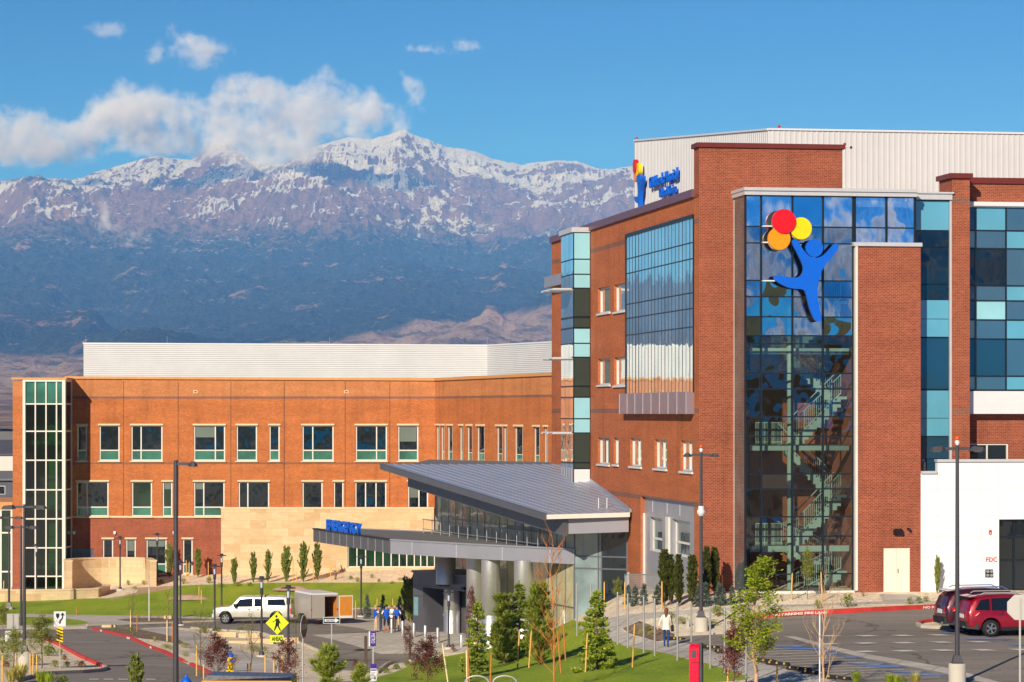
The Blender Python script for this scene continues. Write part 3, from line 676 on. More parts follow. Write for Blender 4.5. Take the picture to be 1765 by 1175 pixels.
def lm(z):
    if z < zl(891): return 2
    if zl(687) < z < zl(683): return 3
    if z > zl(683): return 1
    if zl(800) < z < zl(797): return 3
    return 0
mb = MB(); ZT = 656
wall(mb, FL, xl(108), xl(750), -1, zl(ZT), ops, .18, lm, zs=(zl(891), zl(687), zl(683), zl(800), zl(797)))
fbox(mb, FL, xl(108), xl(381), zl(892), zl(889), 0, .05, 4)
# the parapet rises a little towards the left
def par(x0, x1, y0, y1): mb.poly([FL.p(x0, zl(ZT)), FL.p(x1, zl(ZT)), FL.p(x1, zl(y1)), FL.p(x0, zl(y0))], 1)
par(xl(108), xl(750), 652.6, ZT-.01)
for x in (213,307,398,490,595,672): u = xl(x); fbox(mb, FL, u-.02, u+.02, zl(890), zl(657), -.0, .004, 5)
mb.build('main_wall', [M_BR_O, M_BR_OL, M_BR_R, M_BR_D, M_TRIM, M_DARKFR], hosp)
rb_ = random.Random(12)
for o, mu, tr, g1, g2 in todo:
    w_ = window(hosp, FL, *o, -.12, mull=mu, trans=tr, fm=M_FRAME, gm=g1, gm2=g2 if tr else None, trim=M_TRIM, lintel=True, fw=.10)
    if rb_.random() < .45:
        xs_ = [o[0]+.1] + list(mu) + [o[1]-.1]; j = rb_.randrange(len(xs_)-1); b = MB(); zb_ = o[3]-.1-(o[3]-o[2])*rb_.choice((.18,.3,.42)); b.poly([FL.p(xs_[j]+.05,zb_,-.136), FL.p(xs_[j+1]-.05,zb_,-.136), FL.p(xs_[j+1]-.05,o[3]-.1,-.136), FL.p(xs_[j]+.05,o[3]-.1,-.136)]); b.build('blind', M_BLIND, w_)
mb = MB(); fbox(mb, FL, *louv, -.15, -.1, 0)
for k in range(8): z = louv[2] + (louv[3]-louv[2])*(k+.5)/8; fbox(mb, FL, louv[0], louv[1], z-.03, z+.01, -.1, -.03, 0)
mb.build('louvre', M_GRPAN2, hosp)
def slant_box(mb, fr, u0, u1, za0, za1, h, d0, d1, m=0):
    mb.hexa([fr.p(u0,za0,d1), fr.p(u1,za1,d1), fr.p(u1,za1,d0), fr.p(u0,za0,d0)], [fr.p(u0,za0+h,d1), fr.p(u1,za1+h,d1), fr.p(u1,za1+h,d0), fr.p(u0,za0+h,d0)], m)
# second length of wall coming forward to the right
P1 = (xl(750), YL); P2 = ((968-CX)/F*201, 201); dv = Vector(P2)-Vector(P1); FL2 = Fr(P1, dv); u2 = FL2.u(985)
mb = MB(); s2 = [(754,757.5),(762,766),(773,780),(794,798),(807,814),(824,835),(858,866),(870,874),(889,901),(922,930),(940,944),(958,968)]
wop = [(FL2.u(a), FL2.u(b), Z(FL2,760,794.5), Z(FL2,760,733)) for a, b in s2]
zt2 = Z(FL2,752,656)
lm2 = lambda z: 3 if Z(FL2,752,687) < z < Z(FL2,752,683) else (1 if z > Z(FL2,752,683) else 0)
wall(mb, FL2, 0, u2, -1, zt2, wop, .10, lm2, zs=(Z(FL2,752,687), Z(FL2,752,683)), mr=0)
zr = Z(FL2,968,646.5) + (Z(FL2,968,646.5)-zt2)*.1
mb.poly([FL2.p(0,zt2), FL2.p(u2,zt2), FL2.p(u2,zr), FL2.p(0,zt2+.005)], 1)
mb.build('angled_wall', [M_BR_O, M_BR_OL, M_BR_R, M_BR_D], hosp)
for w in wop: window(hosp, FL2, *w, -.04, trans=[w[2]+.75] if w[1]-w[0] > .5 else (), fm=M_FRAME, gm=M_GL_DARK, gm2=M_GL_SPAN if w[1]-w[0] > .5 else None, trim=M_TRIM, lintel=True, fw=.06)
mb = MB(); slant_box(mb, FL, xl(112), xl(750), zl(652.6), zl(ZT), .20, -.5, .14); slant_box(mb, FL2, 0, u2, zt2, zr, .22, -.5, .14)
# flat roof
mb.poly([(xl(20),YL,zl(664)),(xl(750),YL,zl(664)),(P2[0],201,zl(664)),(6,203,zl(664)),(6,262,zl(664)),(xl(20),262,zl(664))], 1)
mb.build('coping', [M_COP_T, M_ROOFG], hosp)
mb = MB(); mb.box(xl(22)-.0, xl(22)+.3, YL+.1, 262, 0, zl(656)); mb.box(xl(22), 6, 261.7, 262, 0, zl(656)); mb.build('far_wall', M_BR_O, hosp)
# vents
for x in (337, 597):
    mb = MB(); u = xl(x); z = zl(675); fbox(mb, FL, u-.17, u+.17, z-.12, z+.12, 0, .06, 0); fbox(mb, FL, u-.09, u+.09, z-.05, z+.05, .06, .065, 1); mb.build('roof_scupper', [M_TRIM, M_BLACK], hosp)
for x in (128, 198, 268+32): mb = MB(); u = xl(x); z = zl(917); fbox(mb, FL, u-.09, u+.09, z-.1, z+.08, 0, .16); mb.ball(FL.p(u, z-.12, .1), .08, 8, 6); mb.build('wall_light', M_WHITEMET, hosp)
# glazed stair tower
pr = 3.4; FT = Fr((0, YL-pr), (1, 0)); tu = lambda x: FT.u(x); zt = lambda y: Z(FT, 80, y)
mb = MB(); wall(mb, FT, tu(22), tu(42), -1, zt(656), (), 0, lambda z: 1 if z > zt(683) else (2 if z < zt(891) else 0), zs=(zt(683), zt(891)))
q = Fr((tu(22), YL+.1), (0,-1)); wall(mb, q, 0, pr+.1, -1, zt(656), (), 0, 0)
mb.build('tower_pier', [M_BR_O, M_BR_OL, M_BR_R], hosp)
mb = MB(); ex = tu(113); zz = [zt(y) for y in (657, 696, 743, 793, 844, 894, 944, 993, 1018)]
xs = [tu(x) for x in (43.5, 61, 79, 97, 112)]
xs = [tu(44)] + [tu(x) for x in (61, 79.5, 97.5)] + [ex-.22]
fbox(mb, FT, tu(39.5), tu(44), -.2, zt(654), -.3, .12); fbox(mb, FT, ex-.25, ex, -.2, zt(654), -.3, .12); fbox(mb, FT, tu(44), ex-.25, zt(657.5), zt(654), -.3, .12)
for x in xs[1:-1]: fbox(mb, FT, x-.05, x+.05, -.2, zt(657.5), -.1, .06)
for z in zz[1:]: fbox(mb, FT, tu(44), ex-.25, z-.05, z+.05, -.1, .05)
FTs = Fr((ex, YL-pr), (0, 1)); fbox(mb, FTs, .0, pr, zt(657.5), zt(654), -.1, 0); fbox(mb, FTs, pr-.3, pr-.0, -.2, zt(657.5), -.1, 0)
for z in zz[1:]: fbox(mb, FTs, .0, pr-.3, z-.05, z+.05, -.1, -.01)
tw_ = mb.build('tower_frame', M_FRAME, hosp)
M_GLT = glass_clear('tower_glass', tint=(.10,.30,.14), refl=.03, wav=.02, scale=.5)
g = MB(); g.poly([FT.p(xs[0],-.1,-.03), FT.p(xs[-1],-.1,-.03), FT.p(xs[-1],zz[1],-.03), FT.p(xs[0],zz[1],-.03)], 0)
g.poly([FT.p(xs[0],zz[1],-.03), FT.p(xs[-1],zz[1],-.03), FT.p(xs[-1],zz[0],-.03), FT.p(xs[0],zz[0],-.03)], 1)
g.poly([FTs.p(0,-.1,-.05), FTs.p(pr-.2,-.1,-.05), FTs.p(pr-.2,zz[0],-.05), FTs.p(0,zz[0],-.05)], 0)
g.build('tower_glass', [M_GLT, M_GL_SPAN], tw_)
M_INTG = plain('tower_interior_wall', (150,190,150), .8, var=.25, vs=.35)
mb = MB(); mb.box(tu(42), ex-.4, YL-.3, YL-.1, -.5, zz[0], 0)
for z in (zt(760), zt(872), zt(975)): mb.box(tu(45), ex-.5, YL-2.6, YL-.3, z-.3, z, 1); 
for z in (zt(760), zt(872), zt(975)):
    mb.tube([(tu(46),YL-2.6,z+1.0),(ex-.6,YL-2.6,z+1.0)], .04, 5, 1)
    for k in range(18): x = tu(46)+(ex-.6-tu(46))*k/17; mb.tube([(x,YL-2.6,z),(x,YL-2.6,z+1)], .018, 4, 1)
mb.box(ex-.85, ex-.45, YL-1.4, YL-1.0, -.5, zz[0]-.2, 1)
mb.build('tower_interior', [M_INTG, M_STGREEN], hosp)
mb = MB(); mb.box(tu(20), tu(113)+.1, YL-pr-.16, YL+.2, zt(654), zt(650.5)); mb.build('tower_coping', M_COP_T, hosp)
# low wing at the far left
FN = Fr((0, YL-1.0), (1, 0)); mb = MB(); nz = lambda y: Z(FN, 10, y)
fbox(mb, FN, FN.u(-90), FN.u(22), nz(877), nz(865), -12, .15, 0); mb.build('low_wing_roof', M_COP_T, hosp)
mb = MB(); 
for x in (-80,-50,-20,1.5,20): fbox(mb, FN, FN.u(x)-.07, FN.u(x)+.07, -.2, nz(877), -.1, .05)
for y in (878,918,985,1016): fbox(mb, FN, FN.u(-90), FN.u(21), nz(y)-.06, nz(y)+.06, -.1, .04)
w = mb.build('low_wing_frame', M_FRAME, hosp); g = MB(); g.poly([FN.p(FN.u(-90),-.2,-.03), FN.p(FN.u(21),-.2,-.03), FN.p(FN.u(21),nz(877),-.03), FN.p(FN.u(-90),nz(877),-.03)]); g.build('low_wing_glass', M_GL_GREEN, w)
mb = MB(); fbox(mb, FN, FN.u(-90), FN.u(22), -.2, nz(877), -12, -.6); mb.build('low_wing_body', M_BR_R, hosp)
# stone base with ribbon window
FS = FL.off(.32); su = FS.u
rib = (su(599), su(750), Z(FS,600,978), Z(FS,600,930))
mb = MB(); zs0, zs1 = Z(FS,500,875), Z(FS,500,877)
wall(mb, FS, su(381), su(748), -.3, zs1, [rib], .3, 0)
mb.poly([FS.p(su(381),zs1,0), FS.p(su(748),zs1,0), FS.p(su(748),zs1,-.32), FS.p(su(381),zs1,-.32)]); q = Fr((su(381), YL), (0,-1)); wall(mb, q, 0, .32, -.3, zs1, (), 0, 0)
fbox(mb, FS, su(381)-.04, su(748), zs1, zs1+.14, -.32, .05, 1)
mb.build('stone_base', [M_STONE, M_TRIM], hosp)
window(hosp, FS, *rib, -.2, mull=[su(x) for x in (615,630,646,660,674,688,701,714,725,736)], fm=M_FRAME, gm=M_GL_GREEN, fw=.09, name='ribbon_window')
# horizontal-ribbed metal penthouse
def hrib(mb, p, q, z0, zt0, zt1, n, dep):
    f = Fr(p, Vector(q)-Vector(p)); L = (Vector(q)-Vector(p)).length
    for i in range(n):
        for (a, b, da, db) in ((0,.55,0,0),(.55,.65,0,dep),(.65,.92,dep,dep),(.92,1,dep,0)):
            t0, t1 = (i+a)/n, (i+b)/n
            mb.poly([f.p(0,z0+(zt0-z0)*t0,da), f.p(L,z0+(zt1-z0)*t0,da), f.p(L,z0+(zt1-z0)*t1,db), f.p(0,z0+(zt0-z0)*t1,db)])
YP = 236.; pzl = CZ+(HY-592)/F*YP; pzr = CZ+(HY-595.5)/F*YP; a0 = ((144-CX)/F*YP, YP); a1 = ((840-CX)/F*YP, YP); Ye = 221.; a2 = ((990-CX)/F*Ye, Ye)
mb = MB(); zb_ = zl(664); hrib(mb, a0, a1, zb_, pzl, pzr, 22, .05); hrib(mb, a1, a2, zb_, pzr, pzr, 22, .05)
hrib(mb, (a0[0], 258), a0, zb_, pzl, pzl, 22, .05)
mb.poly([(a0[0],YP,pzl),(a1[0],YP,pzr),(a2[0],Ye,pzr),(a2[0],258,pzr),(a0[0],258,pzl)])
mb.build('metal_penthouse', M_LTMET, hosp)
mb = MB(); f = Fr(a0, (1,0)); slant_box(mb, f, -.05, a1[0]-a0[0], pzl-.02, pzr-.02, .10, -.2, .08); f2 = Fr(a1, Vector(a2)-Vector(a1)); slant_box(mb, f2, 0, (Vector(a2)-Vector(a1)).length, pzr-.02, pzr-.02, .10, -.2, .08)
mb.build('penthouse_coping', M_WHITEMET, hosp)
for x, y in ((148,592),(288,592.5),(568,593.5),(655,594),(706,594.5),(840,594),(877,592),(912,590),(948,588)):
    p = ray(x, y, YP+1); mb = MB(); mb.tube([(p.x,p.y,p.z-.2),(p.x,p.y,p.z+.62)], .02, 5); mb.build('lightning_rod', M_STEEL, hosp)
# ---------------------------------------------------------------- entrance glass hall and canopies
hall = empty('entrance_hall', (0, 165, 0), 0, 'glazed entrance hall with sloping seamed metal roof between the two brick buildings', 'building')
Z0 = lambda X, Y, py: CZ + (HY-py)/F*Y
Cc = ray(1085, 889, 154.6); Dc = ray(942, 890, 153.8); zC = Cc.z
sl = .118
def roofz(Y): return zC + .12 + sl*(Y-154)
Ytop = (CZ - (zC+.12) + sl*154) / (sl + (800-HY)/F)
A_ = ray(658, 800, Ytop); Bq = ray(968, 800, Ytop)
D_ = Vector((Dc.x, Dc.y, roofz(Dc.y))); C_ = Vector((Cc.x, Cc.y, roofz(Cc.y)))
Bp = FW.p(FW.u(1000), 0); B2 = Vector((Bp[0], Bp[1], roofz(Bp[1])))
mb = MB(); th = .22
top = [A_, D_, C_, B2, Bq]; mb.hexa([(p.x,p.y,p.z-th) for p in top], [tuple(p) for p in top], 0)
# standing seams parallel to the left eave
e = (D_-A_); ln = e.length; ed = e.normalized(); wdir = Vector((ed.y*-1, ed.x, 0)); wdir.z = 0; wdir.normalize()
nrm = ed.cross(Vector((1,0,0)) - ed*ed.x).normalized(); nrm = nrm if nrm.z > 0 else -nrm
poly2 = [(p.x, p.y) for p in top]
def clip_line(p, d, poly):
    ts = []
    for i in range(len(poly)):
        a, b = Vector(poly[i]), Vector(poly[(i+1) % len(poly)]); s = b-a; den = d.x*s.y-d.y*s.x
        if abs(den) < 1e-9: continue
        t = ((a.x-p.x)*s.y-(a.y-p.y)*s.x)/den; v_ = ((a.x-p.x)*d.y-(a.y-p.y)*d.x)/den
        if -1e-6 <= v_ <= 1+1e-6: ts.append(t)
    return (min(ts), max(ts)) if len(ts) >= 2 else None
d2 = Vector((e.x, e.y)).normalized(); w2 = Vector((-d2.y, d2.x)); w2 = w2 if w2.x > 0 else -w2
k = 0; s_ = .12
while s_ < 14:
    p = Vector((A_.x, A_.y)) + w2*s_; r = clip_line(p, d2, poly2)
    if r and r[1]-r[0] > .3:
        a, b = p+d2*(r[0]+.03), p+d2*(r[1]-.03); h = w2*.016
        lo = [(q.x,q.y,roofz(q.y)-.002) for q in (a-h, b-h, b+h, a+h)]; mb.hexa(lo, [(x,y,z+.045) for x,y,z in lo], 0)
    s_ += .5
mb.build('seamed_roof', M_ROOFM, hall)
# eaves, soffit beam and fascia
mb = MB()
def bar(mb, p, q, w0, w1, z0, z1, m=0):      # box along p->q (horizontal offsets to the right-hand inside)
    p, q = Vector(p), Vector(q); d = (q-p).xy.normalized(); n = Vector((-d.y, d.x)); 
    lo = [(p.x+n.x*w0,p.y+n.y*w0,p.z+z0),(q.x+n.x*w0,q.y+n.y*w0,q.z+z0),(q.x+n.x*w1,q.y+n.y*w1,q.z+z0),(p.x+n.x*w1,p.y+n.y*w1,p.z+z0)]
    mb.hexa(lo, [(x,y,z+(z1-z0)) for x,y,z in lo], m)
bar(mb, A_, D_, -.12, .06, -.30, .05, 1); bar(mb, D_, C_, -.10, .05, -.24, .0, 2)
i0, i1 = A_ + ed*1.6, D_ - ed*.0
bar(mb, i0, i1, 1.0, 1.3, -1.15, -.25, 1); bar(mb, D_+Vector((1.2,.35,0)), C_, .25, .55, -1.05, -.25, 3)
mb.build('fascia', [M_ROOFM, M_GRPAN2, M_FRAME, M_GRPAN], hall)
mb = MB(); u = [Vector(C_)+Vector((-.1,.3,.12)), B2+Vector((-.1,0,.12))]; bar(mb, B2, C_, .0, .12, 0, .18); mb.build('roof_flashing', M_ROOFM, hall)
mb = MB(); 
for dx in (0, .45): 
    p = Vector((C_.x-1.6+dx, C_.y+1.5, roofz(C_.y+1.5))); mb.tube([p, p+Vector((0,0,.55))], .03, 6)
mb.build('roof_hook', M_WHITEMET, hall)
# glass walls of the hall
g0 = Vector(((750-CX)/F*182., 182.)); g1 = Vector(((990-CX)/F*157.4, 157.4)); g2 = Vector(FW.p(FW.u(1081), 0)[:2]) 
mb = MB(); mb.poly([(A_.x+.4,A_.y-.1,A_.z-.3),(Bq.x,Bq.y-.1,A_.z-.3),(Bq.x,198,A_.z-.3),(-6,210,A_.z-.3)]); mb.build('back_roof', M_ROOFG, hall)
FQ = Fr(g0, g1-g0); FR_ = Fr(g1, g2-g1); LQ = (g1-g0).length; LR = (g2-g1).length
mb = MB(); n = 18; gm = MB()
for i in range(n+1): u = LQ*i/n; z1 = min(roofz(FQ.p(u,0)[1])-.6, A_.z-.6); fbox(mb, FQ, u-.03, u+.03, -.3, z1, -.12, .012)
for z in (3.4, 6.6): fbox(mb, FQ, 0, LQ, z-.04, z+.04, -.1, .02)
for i in range(n):
    ua, ub = LQ*i/n, LQ*(i+1)/n; t = random.uniform(-.012,.012); za, zb = min(roofz(FQ.p(ua,0)[1])-.3, A_.z-.35), min(roofz(FQ.p(ub,0)[1])-.3, A_.z-.35)
    gm.poly([FQ.p(ua,-.3,t), FQ.p(ub,-.3,-t), FQ.p(ub,zb,-t), FQ.p(ua,za,t)])
for x in (0, .46, .52, 1.0): u = LR*x; fbox(mb, FR_, u-.04, u+.04, 0, roofz(155)-.6, -.12, .03)
for y in (959, 980): z = Z(FR_, 1030, y); fbox(mb, FR_, 0, LR, z-.04, z+.04, -.1, .02)
gm.poly([FR_.p(0,0,0), FR_.p(LR*.5,0,0), FR_.p(LR*.5,roofz(155)-.3,0), FR_.p(0,roofz(155)-.3,0)], 1); gm.poly([FR_.p(LR*.5,0,0), FR_.p(LR,0,0), FR_.p(LR,roofz(155)-.3,0), FR_.p(LR*.5,roofz(155)-.3,0)], 2)
M_GLH = glass_op('hall_glass', (.58,.55,.34), rough=.05, wav=.012, scale=.8, ior=1.9, var=.4)  # olive reflection of the surroundings is put into the base colour
fr_ = mb.build('hall_curtain_wall', M_GRPAN2, hall); gm.build('hall_glass', [M_GLH, glass_op('pale_entrance_glass', (.20,.27,.28), ior=1.9), M_GL_DARK], fr_)
mb = MB(); 
for k in range(22): z = 5.0 + k*.13; z = Z(FR_,1030,1000)+k*.14; fbox(mb, FR_, LR*.02, LR*.98, z, z+.03, -.3, -.22) if False else None
# balustrade seen at the foot of the glass
mb = MB(); FQ2 = FQ.off(1.0)
for h in (6.75, 7.35): mb.tube([FQ2.p(.6,h), FQ2.p(LQ-3,h)], .03, 6)
for i in range(13): u = .8+(LQ-4)*i/12; mb.tube([FQ2.p(u,6.5), FQ2.p(u,7.4)], .03, 6)
mb.build('roof_guard_rail', M_STEEL, hall)
# flat entrance canopy
zk = 6.56; K = [((540-CX)/F*((CZ-zk)*F/(912-HY)), (CZ-zk)*F/(912-HY)), None, None]
def kp(px, py, z=zk): Y = (CZ-z)*F/(py-HY); return Vector(((px-CX)/F*Y, Y, z))
k1, k2, k3, kb = kp(540,912), kp(673,931), kp(990,947.5), kp(750,921)
th = .78; mid = [k2.lerp(k3, t) + Vector((0,-.35*math.sin(math.pi*t),0)) for t in (.25,.5,.75)]
ring = [k1, k2] + mid + [k3, Vector((g1.x+.1, g1.y+.2, zk)), Vector((g0.x+.1, g0.y, zk)), Vector((k1.x+2.2, k1.y+2.5, zk))]
mb = MB(); mb.poly([(p.x,p.y,zk-.06) for p in ring], 2); mb.poly([(p.x,p.y,zk-th) for p in ring[::-1]], 3)
for i in range(len(ring)):
    p, q = ring[i], ring[(i+1) % len(ring)]; m = 1 if i == 0 else 0
    mb.poly([(p.x,p.y,zk-th),(q.x,q.y,zk-th),(q.x,q.y,zk),(p.x,p.y,zk)], m)
    f = Fr((p.x,p.y), (q.x-p.x, q.y-p.y)); L = (q-p).length
    if i < 5:
        fbox(mb, f, 0, L, zk-.005, zk+.08, -.25, .06, 4 if i == 0 else 0)
        for k in range(1, 11 if i == 0 else 2): fbox(mb, f, L*k/(11 if i == 0 else 2)-.012, L*k/(11 if i == 0 else 2)+.012, zk-th, zk, 0, .004, 5)
can = mb.build('entrance_canopy', [M_GRPAN, M_GRPAN2, M_ROOFG, plain('soffit_grey', (150,140,134), .7), M_DARKFR, M_WHITEMET], hall)
fk = Fr((k1.x,k1.y), (k2.x-k1.x, k2.y-k1.y)); ks = fk.off(-.12)
uA, uB = ks.u(566), ks.u(624)
o = text(ks, 'EMERGENCY', uA, zk+.10, .92, 0, .18, M_BLUE, hall, bold=.02, fit=uB-uA); dx = max(v_.co.x*ks.U.x+v_.co.y*ks.U.y for v_ in o.data.vertices) - min(v_.co.x*ks.U.x+v_.co.y*ks.U.y for v_ in o.data.vertices)
LETTER_W = (uB-uA, dx)
# columns of the canopy
def column(px, Y, r, z1, z0=0):
    x = (px-CX)/F*Y; mb = MB(); zj = z0+min(2.6,(z1-z0)*.5); mb.lathe([(r,z0-.5),(r,zj),(r-.012,zj+.01),(r-.012,zj+.03),(r,zj+.04),(r,z1)], (x,Y,0), 28); mb.build('canopy_column', M_STEEL, hall)
column(768, 172.5, .58, zk-.1, 4.3); column(820, 166, .53, zk-.7); column(846, 163, .54, zk-.7); column(902, 160, .52, zk-.7); column(779, 174.6, .5, 4.2)
# vestibule block under the canopy
v0, v1 = kp(712,1088,.7), kp(832,1102,.75); fv = Fr((v0.x,v0.y), (v1.x-v0.x, v1.y-v0.y)); LV = (v1-v0).length
zt_ = Z(fv, 713, 986); dg = (fv.u(729), fv.u(803), .7, Z(fv,729,1012))
mb = MB(); wall(mb, fv, 0, LV, -.3, zt_, [dg], 1.6, 0)
fbox(mb, fv, 0, LV, -.3, zt_, -3.4, -1.6, 0); mb.poly([fv.p(0,zt_), fv.p(LV,zt_), fv.p(LV,zt_,-3.4), fv.p(0,zt_,-3.4)]); mb.poly([fv.p(0,-.3,-3.4), fv.p(0,-.3,0), fv.p(0,zt_,0), fv.p(0,zt_,-3.4)])
fbox(mb, fv, -.06, LV, zt_, zt_+.12, -3.4, .08, 0)
for z in (zt_-.75, 2.9): fbox(mb, fv, .02, dg[0]-.02 if z < dg[3] else LV, z-.008, z+.008, 0, .004, 1)
mb.build('vestibule', [M_GRPAN2, M_BLACK], hall)
mb = MB(); us = fv.u(776); fbox(mb, fv, us, us+.6, .4, dg[3], -1.59, -1.5, 0); fbox(mb, fv, us+.6, dg[1], .4, dg[3], -1.59, -1.45, 1); mb.build('sliding_door', [M_BLACK, M_GRPAN2], hall)
um_ = (dg[0]+LV)/2 - .4
text(fv, 'Emergency', fv.u(764.5), Z(fv,764,1004.5), .30, .0, .03, M_POLE, hall, align='CENTER'); text(fv, 'Department', fv.u(764.5), Z(fv,764,1010.3), .30, .0, .03, M_POLE, hall, align='CENTER')
mb = MB()
for px, y in ((802,1014),(826,1019)): u = fv.u(px); z = Z(fv,px,y); fbox(mb, fv, u-.18, u+.12, z-.08, z+.08, 0, .2)
mb.build('wall_spotlight', M_BLACK, hall)
mb = MB(); fbox(mb, fv, .12, .62, 1.7, 2.8, 0, .02); mb.build('notice_board', plain('notice_paper', (120,160,165), .4), hall)
# ---------------------------------------------------------------- land form: a smooth surface through surveyed spots
CP = np.array([(-60,224,0),(-39,224,.1),(-33,226,.4),(-27,226,1.2),(-20,226,1.3),(-12,226,1.6),(-6,225,1.7),(-38,208,.05),(-20,213,.35),(-10,214,.55),(-6,212,.6),(-60,200,0),(-30,196,0),
 (-19,192,.05),(-12,188,.25),(-8,182,.6),(-4,180,.7),(-6,175,.7),(-3,172,.75),(-1,166,.9),(0,178,.7),(3.0,160,1.3),(3,156,2.4),(6.4,150,4.6),(5.5,155,4.2),(1.5,150,2.3),(-1.5,150,1.4),
 (8.9,137,5.3),(12,137,5.35),(20,137.5,5.35),(28,139,5.35),(12,131,4.9),(20,133,5.0),(30,134,5.0),(20,117,4.9),(26,117,4.9),(17,98,4.7),(24,98,4.7),(13,110,4.75),(9,122,4.5),
 (6.6,124.5,4.1),(8.5,130,4.4),(6,137,4.6),(3.3,113,3.9),(6.5,112,4.2),(0,113,3.4),(-3,120,2.9),(-1,130,2.6),(2.5,130,3.3),(-4,150,.7),(-7,150,.9),(-8,165,.2),
 (-15,165,.9),(-22,175,.7),(-35,175,.6),(-15,150,1.5),(-25,150,1.6),(-25,130,2.5),(-38,150,1.5),(-12,120,3.1),(-20,110,3.4),(-8,105,3.5),(0,95,4.0),(10,90,4.6),(-20,85,4.2),(30,90,4.9),(50,130,5.1),(50,90,5.0),(-50,110,3.0),(5,60,4.8),(-20,60,4.6),(30,60,5.0),(60,160,5),(60,60,5)], float)
def _u(r2): return np.where(r2 > 1e-9, r2*np.log(np.maximum(r2, 1e-9)), 0)
def _tps(P, lam=6.0):
    n = len(P); X = P[:,:2]/50.; K = _u(((X[:,None]-X[None])**2).sum(-1)) + lam*1e-4*np.eye(n)
    Pm = np.c_[np.ones(n), X]; A = np.zeros((n+3,n+3)); A[:n,:n] = K; A[:n,n:] = Pm; A[n:,:n] = Pm.T
    s = np.linalg.solve(A, np.r_[P[:,2], 0,0,0]); return X, s[:n], s[n:]
_TX, _tw, _ta = _tps(CP)
def ground_np(x, y):
    x = np.asarray(x, float); y = np.asarray(y, float)
    xc = np.clip(x, -70, 65); yc = np.clip(y, 55, 235); Q = np.stack([xc/50., yc/50.], -1)
    z = (_u(((Q[...,None,:]-_TX)**2).sum(-1))*_tw).sum(-1) + _ta[0] + Q[...,0]*_ta[1] + Q[...,1]*_ta[2]
    w = np.clip((y-228)/25., 0, 1); w = w*w*(3-2*w); return z*(1-w)
def gz(x, y): return float(ground_np(x, y))
_Ys = np.arange(60, 300, .5)
def G(px, py, dz=0):
    """point of the ground seen at a photo position"""
    X = (px-CX)/F*_Ys; d = CZ+(HY-py)/F*_Ys - (ground_np(X, _Ys)+dz); i = np.where(d < 0)[0]
    if len(i) == 0: Y = 300
    elif i[0] == 0: Y = 60
    else: k = i[0]; Y = _Ys[k-1] + .5*d[k-1]/(d[k-1]-d[k])
    X = (px-CX)/F*Y; return Vector((X, Y, gz(X, Y)))
# ---------------------------------------------------------------- ground materials
def ground_mat(name, c1, c2, sc, c3=None, bump=.02, rough=.95, big=None, bscale=None, vor=False):
    t = NT(name); p = t.pos()
    if vor:
        v_ = t.n('TexVoronoi', _Scale=sc); t.l(p, v_.inputs['Vector']); f = t.mix(1.0, v_.outputs['Color'], (0,0,0), 'MIX'); r = t.n('SeparateColor'); t.l(v_.outputs['Color'], r.inputs[0]); f = r.outputs[0]
        col = t.ramp(f, [(0, c1), (.5, c2), (1, c3 or c2)]); t.bump(v_.outputs['Distance'], .8, bump)
    else:
        f = t.noise(p, sc, 6, .7); col = t.ramp(f, [(.3, c1), (.55, c2), (.75, c3 or c2)]); t.bump(t.noise(p, bscale or sc*3, 5, .7), .7, bump)
    if big: col = t.mix(1.0, col, t.ramp(t.noise(p, big[0], 4, .6), [(.3, 1-big[1]), (.7, 1+big[1])]), 'MULTIPLY')
    t.base(col); t.set(rough, spec=.2); return t.mat
MG_ROCK = ground_mat('tan_landscape_rock', (.66,.50,.32), (.88,.73,.52), 7, (.93,.84,.68), bump=.06, big=(.5,.10), vor=True)
MG_MULCH = ground_mat('brown_mulch', (.12,.075,.05), (.28,.19,.13), 8, (.36,.27,.2), bump=.05, big=(.5,.2), vor=True)
MG_SOIL = ground_mat('pinkish_soil', (.42,.27,.17), (.55,.38,.25), 2.5, bump=.03, big=(.2,.15))
